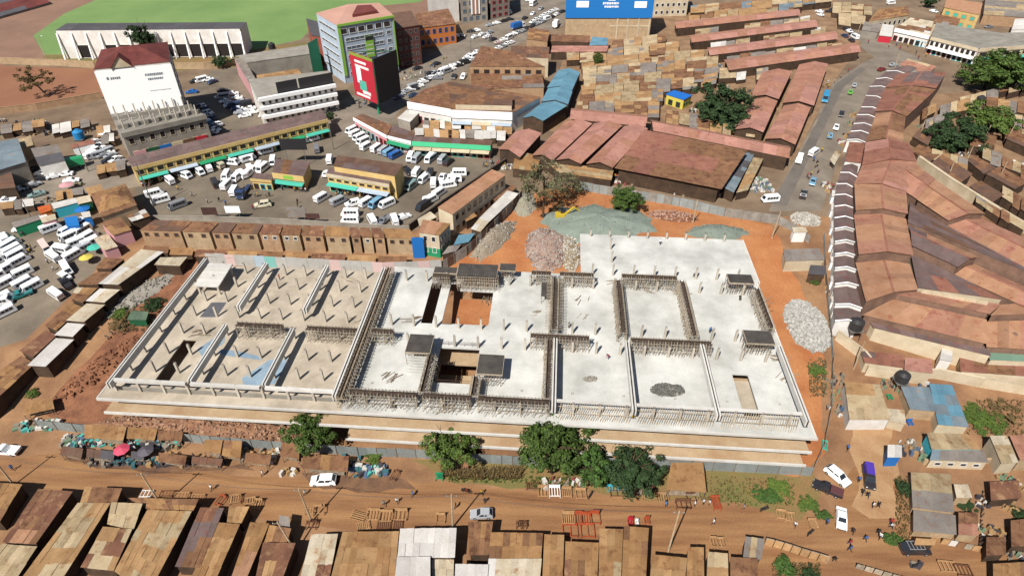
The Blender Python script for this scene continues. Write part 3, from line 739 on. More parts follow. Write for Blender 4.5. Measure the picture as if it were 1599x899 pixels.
w_lblue = pm('pale_blue_wall', C(196, 210, 224), C(180, 194, 208), .3, fine=.05)
w_orange = flat('orange_paint', C(220, 130, 60)); w_yel = flat('lemon_paint', C(236, 216, 96)); w_dgreen = flat('dark_green_paint', C(32, 96, 62))
g_dark = glass('dark_glass', C(58, 58, 62)); g_blue = glass('blue_glass', C(96, 112, 128)); g_open = flat('dark_opening', C(44, 36, 32), rough=.9)
f_wood = flat('timber_frame', C(120, 88, 64)); f_white = flat('white_frame', C(232, 228, 220)); f_grey = flat('grey_frame', C(130, 124, 116))
H = house

# ------------------------------------------------------------------ foreground workshops below the street (roof corners, then label)
def below(q):                       # let roofs that leave the frame run on to their true length
    out = list(q)
    for k, o in ((2, 1), (3, 0)):
        x, y = q[k]
        if y >= 893:
            dx, dy = q[k][0] - q[o][0], q[k][1] - q[o][1]; t = (930 - y) / max(dy, 1)
            out[k] = (x + dx * t, 930)
    return out
FG = [
 ([(-60, 750), (35, 756), (-2, 812), (-110, 808)], 3.2, [r_tan2, r_brown], 'brown tin workshop roof beside the tarred pole at the street end'),
 ([(60, 763), (114, 767), (54, 847), (2, 844)], 3.3, [r_rust, r_brown, r_rust, r_orange], 'rust streaked workshop roof patched with orange and pale sheets'),
 ([(3, 849), (59, 853), (22, 905), (-45, 905)], 3.0, [r_pale, r_sand], 'smooth pale sand workshop roof below the rust streaked one'),
 ([(133, 760), (191, 762), (180, 784), (123, 784)], 3.2, [r_tan, r_brown], 'small square tan roof jutting out towards the street'),
 ([(122, 785), (173, 785), (97, 901), (32, 901)], 3.4, [r_tan, r_tan, r_pale, r_sand], 'long narrow tan workshop roof behind the small square one'),
 ([(174, 784), (223, 786), (207, 825), (166, 816)], 3.3, [r_tan, r_pale], 'short tan roof side by side with the long narrow one'),
 ([(200, 777), (311, 779), (300, 796), (231, 794)], 2.9, [r_tan2, r_brown], 'low brown lean-to roof under the white-armed street pole'),
 ([(230, 796), (300, 798), (245, 898), (177, 889)], 3.5, [r_tan, r_tan, r_sand], 'clean broad tan roof below the brown lean-to'),
 ([(161, 822), (207, 826), (176, 889), (124, 883)], 3.2, [r_tan, r_rust, r_pale, r_brown], 'patchwork roof of tan, grey and pinkish sheets'),
 ([(313, 792), (350, 793), (311, 884), (272, 882)], 3.2, [r_rust, r_purple, r_brown], 'purple brown roof littered with scrap timber'),
 ([(338, 815), (375, 818), (337, 901), (297, 901)], 3.0, [r_tan, r_tan2], 'narrow tan roof beside the purple brown one'),
 ([(358, 790), (390, 791), (376, 815), (353, 814)], 2.8, [r_pale, r_tan], 'tiny cream roof next to stacked timber frames'),
 ([(391, 815), (421, 817), (384, 901), (360, 901)], 3.0, [r_tan2, r_orange], 'narrow orange tan strip roof between two dark alleys'),
 ([(421, 819), (455, 825), (447, 845), (411, 845)], 2.9, [r_brown, r_tan2], 'short brown roof next to a grey fabric shelter'),
 ([(411, 847), (462, 847), (441, 901), (398, 901)], 3.2, [r_tan2, r_rust, r_tan], 'brown tan roof with a loose ridge batten'),
 ([(486, 834), (528, 833), (514, 901), (468, 901)], 3.2, [r_rust, r_rust, r_cream], 'dark red roof with pale vertical streaks'),
 ([(535, 830), (623, 829), (616, 901), (516, 901)], 3.5, [r_tan2, r_tan2, r_tan], 'large plain ochre workshop roof beside the white roof'),
 ([(625, 825), (713, 824), (710, 868), (620, 868)], 3.8, [r_white], 'bright white workshop roof'),
 ([(620, 869), (672, 869), (672, 903), (616, 903)], 3.8, [r_white], 'white roof wing running down from the bright white roof'),
 ([(674, 866), (709, 866), (708, 905), (674, 905)], 2.6, [r_cream], 'sunken beige roof panel enclosed by white roofs'),
 ([(711, 880), (763, 881), (761, 905), (710, 905)], 3.4, [r_white], 'low white roof extension at the dark alley'),
 ([(731, 814), (770, 814), (763, 864), (733, 864)], 3.1, [r_brown, r_tan2], 'brown roof set back beside the white roof alley'),
 ([(766, 831), (848, 832), (845, 870), (763, 870)], 3.4, [r_tan2, r_tan2, r_brown], 'wide brown workshop roof before stacked stools'),
 ([(763, 872), (846, 872), (843, 903), (760, 903)], 3.2, [r_white, r_purple, r_rust, r_cream], 'striped roof of white, purple and rust sheets'),
 ([(850, 834), (881, 835), (879, 899), (847, 899)], 3.2, [r_tan2, r_tan], 'narrow ochre roof beside the striped one'),
 ([(883, 845), (935, 847), (933, 901), (881, 901)], 3.0, [r_tan2, r_brown, r_rust], 'rough brown roof with a battered pale strip'),
 ([(936, 825), (973, 826), (970, 901), (935, 901)], 3.4, [r_tan, r_tan2, r_sand], 'striped tan roof beside the plain brown one'),
 ([(974, 821), (1013, 824), (1009, 901), (971, 901)], 3.5, [r_tan2, r_brown], 'plain brown roof with a red chair before it'),
 ([(1018, 865), (1073, 871), (1070, 903), (1015, 903)], 3.1, [r_tan2, r_tan], 'ochre roof at the foot of the bent pole'),
 ([(1074, 854), (1099, 854), (1100, 903), (1072, 903)], 3.3, [r_tan2], 'slim ochre roof standing higher than its neighbours'),
 ([(1105, 861), (1136, 864), (1138, 903), (1104, 903)], 3.0, [r_pale, r_tan], 'slim pale tan roof by the leaning door frames'),
 ([(1140, 869), (1183, 872), (1184, 903), (1141, 903)], 3.0, [r_tan2, r_brown], 'last brown roof before the timber screen row'),
 ([(1164, 837), (1193, 841), (1190, 871), (1161, 869)], 2.9, [r_grey, r_sand], 'small greyish roof at the end of the workshop row'),
]
for q, h, mats, lab in FG:
    H('workshop_shed', lab, 'shed', below(q), h, w_tin, mats, drop=.5, cw=1.15, cl=2.6, jit=.09, maxn=60, group='street workshops')

# ------------------------------------------------------------------ sheds west of the site
for q, lab, m in [
 ([(85, 524), (114, 527), (73, 575), (44, 573)], 'white shed section with an open white gable at the lane', [r_white, r_white, r_cream]),
 ([(104, 502), (132, 505), (114, 526.5), (85, 523.5)], 'short white shed section in the middle of the long row', [r_white]),
 ([(134, 471), (163, 474), (132, 504.5), (104, 501.5)], 'brown stained white shed section', [r_cream, r_white]),
 ([(155, 448.5), (187, 450.5), (163.5, 473.5), (134, 470.5)], 'white shed section below the longest one', [r_white, r_cream]),
 ([(218, 383), (254, 388), (187, 450), (156, 448)], 'longest white shed section reaching the terrace', [r_white, r_white, r_cream])]:
    H('long_white_shed', lab, 'shed', q, 3.4, w_tin, m, axis=1, drop=.25, cw=1.6, cl=6, jit=.03, over=.6, group='long white shed row', win=None)
for q, lab, m in [
 ([(30, 549), (52, 563), (-15, 640), (-70, 632)], 'long brown roof above the dark lane wall', [r_tan2, r_brown]),
 ([(70, 512), (88, 521), (53, 561), (31, 548)], 'brown ribbed roof beside the white shed gable', [r_tan2, r_rust]),
 ([(108, 468), (128, 477), (90, 519), (71, 510)], 'brown and tan striped roof at the van yard edge', [r_brown, r_tan2]),
 ([(118, 447), (152, 448), (130, 474), (109, 466)], 'tan roof with a pale stripe facing the van yard', [r_tan2, r_cream, r_brown]),
 ([(150, 423), (175, 423), (153, 446), (120, 445)], 'tan brown roof beside the yellow sunshade', [r_tan, r_brown]),
 ([(162, 400), (194, 403), (174, 421), (149, 420)], 'dull brown flat roof under the pink house', [r_brown])]:
    H('market_shed', lab, 'shed', q, 3.2, w_tin, m, drop=.3, cw=1.2, cl=2.8, jit=.07, group='brown sheds along the van yard')
H('open_shelter', 'pale square shelter roof on posts by the white shed end', 'shelter', [(250, 401), (292, 400), (281, 416), (241, 414)], 2.8, w_tin, [r_grey, r_cream], drop=.2)
H('green_shed', 'low shed of green slats among weeds by the lane', 'shed', [(205, 484), (232, 486), (228, 500), (198, 499)], 2.0, w_dgreen, [r_grey, roof_m('green_tin', (120, 140, 116), (96, 116, 94))], drop=.3)
# houses between the van yard and the terrace
H('hip_house', 'brown hipped house by the dark passage', 'house', [(142, 303), (196, 287), (214, 320), (158, 340)], 5.0, w_brick, [r_tan2, r_brown], 'hip', 1.6, 0, group=None)
H('pink_house', 'pinkish house with brown roof above the sheds', 'house', [(157, 347), (187, 337), (204, 356), (176, 367)], 4.2, w_pink, [r_tan2, r_brown], drop=.7)
H('small_house', 'pink walled shack facing the van yard', 'house', [(146, 372), (166, 362), (184, 384), (163, 392)], 3.2, w_pink, [r_brown, r_cream], drop=.5)
H('flat_house', 'flat tan outbuilding behind the hipped house', 'house', [(132, 294), (158, 288), (163, 300), (140, 306)], 3.2, w_brick, [r_tan], drop=.3)
H('scrap_roof', 'patchwork roof of white and grey sheets beside the passage', 'shed', [(190, 330), (222, 322), (234, 336), (205, 345)], 3.0, w_tin, [r_white, r_grey, r_brown], drop=.4, jit=.12)

# ------------------------------------------------------------------ brick terrace above the mural hoarding
TE = [(216, 282, [r_brown, r_dark]), (282, 327, [r_brown]), (328, 358, [r_rust, r_dark]), (359, 402, [r_brown, r_dark]), (403, 436, [r_rust]), (437, 468, [r_brown]), (469, 505, [r_rust, r_brown]), (506, 546, [r_brown, r_tan2]), (547, 563, [r_rust]), (564, 582, [r_brown]), (583, 601, [r_rust]), (602, 650, [r_tan2, r_brown])]
def teF(x): return 358 + (x - 216) * .030
def teB(x): return 342 + (x - 240) * .037
for i, (a, b, m) in enumerate(TE):
    sh = 24 - 34 * (a - 216) / 434; sh2 = 24 - 34 * (b - 216) / 434
    desc = ['at the dark passage end of the terrace', 'second from the passage end of the terrace', 'third from the passage end of the terrace', 'below the blank white board', 'fifth from the passage end of the terrace', 'sixth from the passage end, with white window frames', 'seventh from the passage end of the terrace', 'with two square windows, middle of the terrace', 'narrowest of the terrace', 'narrow, third from the blue gate end', 'narrow, next to the end house by the blue gate', 'rounded end house of the terrace beside the blue gate'][i]
    hh = 5.4 + (.25 if i % 3 == 1 else 0)
    t, q, wq, zt, cen = H('terrace_house', 'earth brick terrace house ' + desc, 'house', [(a + sh + .6, teB(a + sh)), (b + sh2 - .4, teB(b + sh2)), (b - .4, teF(b)), (a + .6, teF(a))], hh, w_brick if i % 2 else w_brickr, m, drop=.7, cw=1.5, cl=3, jit=.06, group='brick terrace houses')
    n = max(1, round((b - a) / 18))
    d, nn = outward(wq[3], wq[2], cen); L = (wq[2] - wq[3]).length
    for k in range(n):
        s = L * (k + .5) / n
        window(t, wq[3], d, nn, s - .55, s + .55, zt - 2.3, zt - 1.2, f_white if i in (4, 5, 9) else f_wood, g_dark)
for i, (a, b, y) in enumerate([(222, 262, 383), (264, 300, 386), (303, 350, 389), (353, 400, 391), (404, 440, 392), (444, 480, 393), (484, 538, 395), (541, 586, 397), (589, 634, 399)]):
    H('lean_to', ['first', 'second', 'third', 'fourth', 'fifth', 'sixth', 'seventh', 'eighth', 'ninth'][i] + ' low tin lean-to below the brick terrace, counted from the dark passage', 'shed', [(a + 3, y), (b + 2, y + 1), (b, y + 12), (a, y + 11)], 2.4, w_tin, [[r_brown], [r_tan2, r_cream], [r_rust, r_brown], [r_tan]][i % 4], drop=.4, group='lean-tos behind the mural hoarding')

# ------------------------------------------------------------------ bus-park buildings
def shop_row(name, label, qpx, h, roofs, fascia, fh, wall, bays, awn, cat='shop', awnh=2.9, pane=g_open, upper=True, group=None):
    t, q, wq, zt, cen = H(name, label, cat, qpx, h, wall, roofs, drop=.15, cw=2.5, cl=4, jit=.03, maxn=60, group=group)
    d, n = outward(q[3], q[2], cen); mb = MB(); slab_between(mb, q[3], q[2], n, zt - fh, zt + .1, .02, .22); mb.build('fascia', fascia, t)
    L = (wq[2] - wq[3]).length; z0 = max(T(wq[3].y), T(wq[2].y))
    for k in range(bays):
        s0, s1 = L * (k + .12) / bays, L * (k + .88) / bays
        if upper: window(t, wq[3], d, n, s0, s1, z0 + awnh + .5, zt - fh - .2, wall, pane, 'balcony_bay', .12)
        window(t, wq[3], d, n, s0, s1, z0 + .1, z0 + awnh - .5, [f_white, w_cyan, w_teal, w_redp, f_wood][int(rnd.random() * 5)], pane, 'shop_front', .12)
    if awn:
        na = max(1, bays // 3)
        for k in range(na):
            a_, b_ = wq[3] + (wq[2] - wq[3]) * (k / na + .005), wq[3] + (wq[2] - wq[3]) * ((k + 1) / na - .005)
            A = lambda p, o, z: Vector((p.x + n.x * o, p.y + n.y * o, z))
            mb = MB(); mb.hexa([A(a_, .02, z0 + awnh), A(b_, .02, z0 + awnh), A(b_, 1.7, z0 + awnh - .35), A(a_, 1.7, z0 + awnh - .35)], [A(a_, .02, z0 + awnh + .1), A(b_, .02, z0 + awnh + .1), A(b_, 1.7, z0 + awnh - .2), A(a_, 1.7, z0 + awnh - .2)])
            mb.build('awning', awn[k % len(awn)], t)
    return t, q, wq, zt, cen, d, n
shop_row('shop_row', 'long two-storey shop row with yellow fascia and green awnings', [(198, 246), (503, 172), (512, 186), (207, 262)], 6.2, [r_purple], w_yellow, 1.0, w_yellow, 22, [w_teal, w_lblue, w_green])
shop_row('shop_block', 'two-storey yellow shop block with stepped brown roof in the bus park', [(514, 262), (612, 277), (608, 288), (509, 271)], 5.6, [r_purple], w_cream, .9, w_yellow, 8, [w_teal, w_lblue])
H('clerestory_hall', 'taller brown roofed rear hall with yellow clerestory in the bus park', 'shop', [(527, 243), (630, 257), (617, 275), (520, 259)], 7.4, w_yellow, [r_purple, r_dark], drop=.2, cw=3, cl=4)
t_o = shop_row('ticket_office', 'single-storey yellow office with green emblem under the black billboard', [(430, 248), (484, 253), (474, 276), (425, 270)], 4.6, [r_purple, r_brown], w_yellow, 1.6, w_yellow, 5, [w_teal], upper=False, awnh=2.4)
mb = MB(); slab_between(mb, lerp(t_o[1][3], t_o[1][2], .35), lerp(t_o[1][3], t_o[1][2], .65), t_o[6], t_o[3] - 1.3, t_o[3] - .2, .2, .28); mb.build('emblem', w_lime, t_o[0])
shop_row('ticket_wing', 'low yellow wing beside the ticket office', [(398, 270), (426, 273), (424, 282), (391, 279)], 3.4, [r_purple], w_yellow, .7, w_yellow, 3, None, upper=False, awnh=2.4)
shop_row('green_arcade', 'single-storey arcade with bright green sign band and cream canopy', [(647, 213), (770, 219), (766, 228), (643, 221)], 4.4, [r_dark, r_purple], flat('mint_sign', C(90, 220, 160)), 1.4, w_cream, 12, [w_cream], upper=False, awnh=2.6)
shop_row('curved_shop', 'brown roofed shop with curved white parapet beside parked white vans', [(566, 178), (612, 196), (604, 212), (552, 184)], 4.6, [r_brown, r_dark, r_rust], w_whitep, .9, w_pink, 8, None, upper=False, awnh=3)
shop_row('curved_shop_end', 'lower shop with white parapet continuing to the green arcade', [(614, 196), (648, 208), (642, 221), (605, 212)], 4.4, [r_dark, r_purple], w_whitep, .9, w_white, 6, [w_green], upper=False, awnh=2.8)
# angled building inside the site corner
H('angled_block', 'long orange tin roofed two-storey block along the bus park wall', 'building', [(768, 265), (790, 273), (706, 333), (683, 322)], 7.2, w_cream, [r_orange, r_tan], axis=1, drop=.5, cw=2.2, cl=5, win=[('r', 2, 9, f_wood, g_dark)])
t_h = H('angled_house', 'cream and green corner house with orange roof by the blue tarp', 'house', [(660, 340), (704, 348), (686, 368), (653, 362)], 6.8, w_cream, [r_orange, r_tan2], drop=.5, cw=2, cl=4, win=[('f', 2, 2, f_white, g_dark), ('r', 2, 3, f_white, g_dark)])
for a_, b_ in ((t_h[2][3], t_h[2][2]), (t_h[2][2], t_h[2][1])):
    d, n = outward(a_, b_, t_h[4]); mb = MB(); slab_between(mb, a_, b_, n, T(a_.y) - .2, T(a_.y) + 2.4, .01, .06); mb.build('green_band', w_green, t_h[0])
H('angled_lean_to', 'pale lean-to roof leaning on the orange roofed corner house', 'shed', [(652, 342), (672, 330), (682, 336), (655, 352)], 4.4, w_tin, [r_cream, r_white], drop=.5)
for q, lab, m in [([(792, 298), (811, 303), (764, 345), (748, 340)], 'long bright white canopy roof inside the rusty hoarding', [r_white]), ([(748, 341), (764, 346), (750, 362), (735, 356)], 'short white canopy continuing the long one', [r_white, r_cream]), ([(716, 366), (742, 362), (732, 378), (708, 384)], 'blue slatted stall roof inside the rusty hoarding', [r_gbl, r_blue]), ([(700, 384), (722, 378), (712, 392), (690, 398)], 'grey slatted stall roof by the corner house', [r_grey]), ([(722, 338), (738, 330), (745, 336), (728, 345)], 'small brown roof hanging over the dark yard', [r_tan2]), ([(770, 312), (800, 288), (806, 292), (778, 318)], 'brown strip roof between orange block and white canopy', [r_brown, r_rust])]:
    H('stall', lab, 'stall', q, 2.8, w_tin, m, drop=.3, cw=1.5, cl=3, group='stalls inside the rusty hoarding')
mb = MB(); a, b = P(646, 402), P(664, 402)
for k in range(1): slab_between(mb, a, b, Vector((0, -1, 0)), a.z - .1, a.z + 6, 0, .25)
tag(mb.build('blue_gate', w_bluep), 'tall blue sheet gate closing the gap at the terrace end', 'gate')

# ------------------------------------------------------------------ buildings on the far side of the bus park
def billboard_face(t, A, B, z0, z1, n, mat, lines=(), lm=None, name='board', th=.25, o=.1):
    mb = MB(); slab_between(mb, A, B, n, z0, z1, o, o + th); bd = mb.build(name, mat, t)
    d = (B - A); L = d.length; d = d.normalized()
    for (u0, u1, v0, v1, m) in lines:
        mb = MB(); x = u0
        if u1 - u0 > .1 and (v1 - v0) < .12:        # a row of lettering too small to read: broken strokes
            r = random.Random(int(u0 * 999 + v0 * 77)); 
            while x < u1:
                wd = .008 + r.random() * .016
                slab_between(mb, A + d * L * x, A + d * L * min(x + wd, u1), n, z0 + (z1 - z0) * (v0 + r.random() * .2 * (v1 - v0)), z0 + (z1 - z0) * v1, o + th - .01, o + th + .03); x += wd + .006
        else: slab_between(mb, A + d * L * u0, A + d * L * u1, n, z0 + (z1 - z0) * v0, z0 + (z1 - z0) * v1, o + th - .01, o + th + .03)
        mb.build('print', m, bd)
    return bd
m_lett = flat('grey_lettering', C(120, 130, 140))
# tall block with the white advertising sheet
t, q, wq, zt, cen = H('advert_tower', 'tall block with maroon hipped roof and huge white advertising sheet', 'building', [(158, 78), (262, 66), (266, 97), (146, 109)], 23.5, w_white, [r_maroon], 'hip', 3.2, 0, cw=4, cl=5, win=[('r', 6, 4, f_grey, g_blue), ('l', 6, 4, f_grey, g_blue)])
d, n = outward(wq[3], wq[2], cen)
billboard_face(t, q[3], q[2], zt - 15.0, zt - .6, n, w_whitep, [(.12, .15, .8, .86, m_lett), (.17, .3, .79, .85, m_lett), (.62, .86, .79, .85, m_lett), (.64, .84, .7, .75, m_lett), (.62, .9, .46, .475, m_lett)], name='advert_sheet')
mb = MB(); slab_between(mb, wq[3], wq[2], n, zt - 19.2, zt - 18.8, .05, 2.2); slab_between(mb, wq[3], wq[2], n, zt - 22.8, zt - 22.4, .05, 2.0); mb.build('balcony', w_grey, t)
g_ = lerp(q[3], q[2], .36); e_ = d * 3.0   # small gable over the front
mb = MB(); mb.prism([g_ - e_ - n * 2, g_ + e_ - n * 2, g_ - n * 2 + Vector((0, 0, 3.4))], [g_ - e_ + n * .5, g_ + e_ + n * .5, g_ + n * .5 + Vector((0, 0, 3.4))]); mb.build('gable', w_cream, t)
for sgn in (-1, 1):
    qq = [g_ - n * 3 + Vector((0, 0, 3.6)), g_ + n * .9 + Vector((0, 0, 3.6)), g_ + n * .9 + e_ * sgn * 1.1 + Vector((0, 0, -.1)), g_ - n * 3 + e_ * sgn * 1.1 + Vector((0, 0, -.1))]
    sh = bpy.data.objects.new('gable_roof', sheet_data('gable_roof', qq, r_maroon, .1, WORG[t.name])); col.objects.link(sh); sh.parent = t
# unfinished podium in front of it
t, q, wq, zt, cen = H('podium_block', 'unfinished grey podium with bare posts below the white advertising sheet', 'building', [(172, 178), (290, 163), (322, 182), (190, 212)], 9.0, w_grey, [m_concg], 'flat', win=[('f', 2, 8, w_cream, g_open), ('r', 2, 4, w_cream, g_open)])
for k in range(8):
    for j in range(3):
        p = quad_at(q, .06 + .125 * k, .15 + .33 * j); mb = MB(); mb.bar(p + Vector((0, 0, .25)), p + Vector((0, 0, 3.4)), .3); mb.build('post', m_concc, t)
d, n = outward(wq[3], wq[2], cen)
for k in range(2):
    mb = MB(); a_, b_ = lerp(q[0], q[3], .35 + .4 * k), lerp(q[1], q[2], .35 + .4 * k); slab_between(mb, a_, b_, n, zt + .3, zt + 1.5, 0, .3); mb.build('upstand', m_concg, t)
mb = MB(); slab_between(mb, q[3], q[2], n, zt - .6, zt + .9, .05, .5); mb.build('parapet', m_concg, t)
for k, m in enumerate([w_pink, w_dgreen, w_bluep, w_cream, f_wood, w_redp]):
    mb = MB(); a_, b_ = lerp(wq[3], wq[2], .05 + .15 * k), lerp(wq[3], wq[2], .19 + .15 * k); slab_between(mb, a_, b_, n, T(a_.y), T(a_.y) + 3.2, .06, .3); mb.build('shutter', m, t)
# white flat block with dark boards on the roof
t, q, wq, zt, cen = H('white_block', 'three-storey white block with two black boards on its roof', 'building', [(388, 125), (512, 112), (524, 132), (402, 155)], 9.5, w_white, [m_concg], 'flat', win=[('f', 3, 12, f_white, g_dark), ('l', 3, 6, f_white, g_dark)])
d, n = outward(wq[3], wq[2], cen)
for k in range(3):
    mb = MB(); slab_between(mb, wq[3], wq[2], n, ZB + 2.6 + k * 3.1, ZB + 3.7 + k * 3.1, .05, 1.3); mb.build('balcony', w_whitep, t)
for u0, u1 in ((.26, .52), (.54, .98)): billboard_face(t, lerp(q[3], q[2], u0), lerp(q[3], q[2], u1), zt + .4, zt + 4.2, n, w_black, [], name='roof_board', o=-.6)
H('grey_warehouse', 'grey walled warehouse with a flat roof behind the white block', 'building', [(372, 88), (488, 70), (492, 84), (385, 99)], 8.5, w_grey, [m_concg, r_slate], 'flat')
H('roof_terrace_house', 'brown tin roof between the grey warehouse and white block', 'shed', [(400, 118), (466, 108), (472, 116), (404, 127)], 6.0, w_brick, [r_tan2, r_tan], drop=.4)
H('pink_annexe', 'pink and white painted annexe at the corner of grey warehouse', 'building', [(366, 92), (380, 90), (402, 128), (392, 134)], 6.5, w_pink, [r_grey], 'mono', drop=.2)
mb = MB(); A, B = P(492, 128), P(506, 118); slab_between(mb, A, B, Vector((0, -1, 0)), A.z, A.z + 15, 0, .3)
tag(mb.build('green_banner_wall', w_green), 'tall narrow green banner wall beside the glazed tower', 'banner')

# glazed tower
t, q, wq, zt, cen = H('glazed_tower', 'six-storey pale blue tower with pink roof and lime green edges', 'building', [(545, 8), (592, 6), (615, 26), (526, 41)], 22, w_lblue, [pm('pink_roof', C(226, 176, 156), C(214, 162, 142), .1, fine=.04)], 'flat')
A0 = P(494, 22, 22); A0.z = zt
mb = MB(); lo = [Vector((p.x, p.y, T(p.y) - .3)) for p in (A0, q[3], q[0])]; mb.prism(lo, [A0.copy(), q[3].copy(), q[0].copy()]); mb.build('wall', w_lblue, t)
mb = MB(); mb.prism([A0 + Vector((0, 0, .02)), q[3] + Vector((0, 0, .02)), q[0] + Vector((0, 0, .02))], [A0 + Vector((0, 0, .32)), q[3] + Vector((0, 0, .32)), q[0] + Vector((0, 0, .32))]); mb.build('roof_slab', MATS['pink_roof'], t)
d, n = outward(wq[3], wq[2], cen); L = (wq[2] - wq[3]).length; gz = ZB
for k in range(6):
    z0 = gz + 2.2 + k * 3.2
    if k < 5:
        window(t, wq[3], d, n, L * .1, L * .78, z0 + .7, z0 + 2.1, f_white, g_blue, 'window_band', .2, mull=7); window(t, wq[3], d, n, L * .84, L * .93, z0 + .6, z0 + 2.2, f_white, g_blue, 'window', .15)
    else:
        for j in range(6): window(t, wq[3], d, n, L * (.03 + .155 * j), L * (.155 + .155 * j), z0 + .3, z0 + 2.5, f_white, g_dark, 'window', .2)
    d2, n2 = outward(A0, q[3], cen); L2 = (q[3] - A0).length
    window(t, A0, d2, n2, L2 * .1, L2 * .9, z0 + .8, z0 + 2.0, f_white, g_blue, 'window_band', .2, mull=4)
mb = MB(); slab_between(mb, lerp(q[3], q[2], .0), lerp(q[3], q[2], .05), n, gz + 3, zt, -.1, .25); mb.build('lime_fin', w_lime, t)
mb = MB(); slab_between(mb, q[3], q[2], n, zt - .3, zt + .55, .05, .4); mb.build('lime_edge', w_lime, t)
mb = MB(); slab_between(mb, lerp(wq[3], wq[2], .98), wq[2], n, gz + 3, zt - .4, .06, .3); mb.build('lime_fin', w_lime, t)
bd = billboard_face(t, lerp(wq[3], wq[2], .44), lerp(wq[3], wq[2], .58), gz + 8.5, gz + 16.5, n, w_lime, [(.0, 1, .8, 1, w_black), (.1, .9, .55, .6, w_white), (.1, .9, .35, .4, w_white), (.1, .9, .15, .2, w_white)], name='vertical_sign', o=.25)
c_ = sum(q, Vector()) / 4; mb = MB(); k_ = shrink([lerp(p, c_, .55) for p in q], 0); mb.prism([p + Vector((0, 0, .3)) for p in k_], [p + Vector((0, 0, 1.4)) for p in k_]); mb.build('roof_hatch', r_maroon, t)
H('red_wing', 'low red brown wing behind the glazed tower', 'building', [(478, 30), (500, 36), (522, 60), (486, 56)], 12, pm('red_brick', C(170, 92, 74), C(150, 78, 62), .4, fine=.15), [r_slate], 'flat')

# two-faced street billboard
t = thing('street_billboard', 'red and white street billboard on a green mast in the avenue', 'billboard', P(592, 178))
b0 = P(592, 178); mb = MB(); mb.tube(b0, b0 + Vector((0, 0, 6.5)), .45, .4, 10); mb.build('mast', w_green, t)
Fa, Fb = b0 + Vector((-8.2, 4.0, 0)), b0 + Vector((1.2, -4.5, 0)); Fc = b0 + Vector((7.5, 5.5, 0))
n1 = Vector((-(Fb - Fa).y, (Fb - Fa).x, 0)).normalized(); n1 = -n1 if n1.y > 0 else n1
billboard_face(t, Fa, Fb, b0.z + 5.5, b0.z + 21, n1, w_redp, [(0, 1, .93, 1, w_lime), (.2, .7, .8, .86, w_whitep), (.2, .8, .7, .76, w_whitep), (.22, .42, .35, .7, w_whitep), (.3, .6, .2, .42, w_teal), (.4, .75, .12, .2, w_whitep), (.1, .7, .04, .1, w_whitep)], name='red_face')
n2 = Vector(((Fc - Fb).y, -(Fc - Fb).x, 0)).normalized()
billboard_face(t, Fb, Fc, b0.z + 5.5, b0.z + 21, n2, w_black, [], name='black_face')
mb = MB()
for z in (6, 9.5, 13, 16.5, 20.5): mb.bar(Fa + Vector((0, 0, z)), Fc + Vector((0, 0, z)), .25)
for p in (Fa, Fb, Fc): mb.bar(p + Vector((0, 0, 5.5)), p + Vector((0, 0, 21)), .3)
mb.bar(b0 + Vector((0, 0, 6.3)), lerp(Fa, Fc, .5) + Vector((0, 0, 6.3)), .6); mb.build('frame', w_dgreen, t)

# avenue buildings
H('brown_tower', 'dark red brown block with balconies beside the glazed tower', 'building', [(612, 22), (642, 18), (655, 40), (617, 46)], 16, pm('dark_brown_wall', C(122, 76, 68), C(100, 62, 58), .4, fine=.15), [r_dark], 'flat', win=[('f', 5, 4, f_grey, g_dark)])
H('orange_shop', 'orange brick shop with blue window frames on the avenue', 'shop', [(648, 22), (700, 14), (712, 36), (652, 44)], 9, w_orange, [r_rust, r_brown], drop=.4, cw=3, cl=5, win=[('f', 2, 6, w_bluep, g_dark)])
H('white_tower', 'tall plain white end wall block on the avenue', 'building', [(676, 20), (718, 15), (718, 34), (670, 41)], 24, w_white, [m_concg], 'flat', ground=True, win=[('r', 6, 4, f_grey, g_blue)])
t, q, wq, zt, cen = H('striped_block', 'block with red and white vertical stripes and dark glazing', 'building', [(722, 18), (764, 14), (762, 33), (720, 38)], 19, w_grey, [m_concg], 'flat', ground=True, win=[('f', 5, 4, f_grey, g_blue)])
d, n = outward(wq[3], wq[2], cen)
for k in range(5):
    mb = MB(); slab_between(mb, lerp(wq[3], wq[2], .38 + .07 * k), lerp(wq[3], wq[2], .43 + .07 * k), n, ZB + 4, zt, .15, .4); mb.build('stripe', w_orange if k % 2 else w_whitep, t)
H('corner_glass_block', 'dark glass corner block with red ground floor on the avenue', 'building', [(768, 10), (796, 6), (796, 26), (766, 32)], 13, w_grey, [m_concg], 'flat', ground=True, win=[('f', 4, 3, w_redp, g_dark), ('r', 4, 3, f_grey, g_dark)])
t, q, wq, zt, cen = H('blue_billboard_block', 'brick block covered by a huge blue billboard', 'building', [(884, 46), (1010, 46), (1014, 61), (881, 61)], 26, w_brick, [m_concg], 'flat', ground=True)
d, n = outward(wq[3], wq[2], cen); m_bb = flat('billboard_blue', C(30, 128, 208))
billboard_face(t, q[3], q[2], ZB + 9.4, zt + .5, n, m_bb, [(.12, .26, .27, .43, w_whitep), (.78, .92, .26, .42, w_whitep), (.42, .6, .34, .4, w_whitep), (.44, .6, .26, .31, w_whitep), (.48, .56, .44, .475, w_whitep)], name='blue_board')
for k in range(4):
    mb = MB(); slab_between(mb, lerp(wq[3], wq[2], .6 + .125 * k), lerp(wq[3], wq[2], .615 + .125 * k), n, ZB, ZB + 11, .02, .2); mb.build('pier', w_cream, t)
mb = MB(); slab_between(mb, lerp(wq[3], wq[2], .52), lerp(wq[3], wq[2], .98), n, ZB + 5.5, ZB + 6, .02, .14); mb.build('band', w_cream, t)
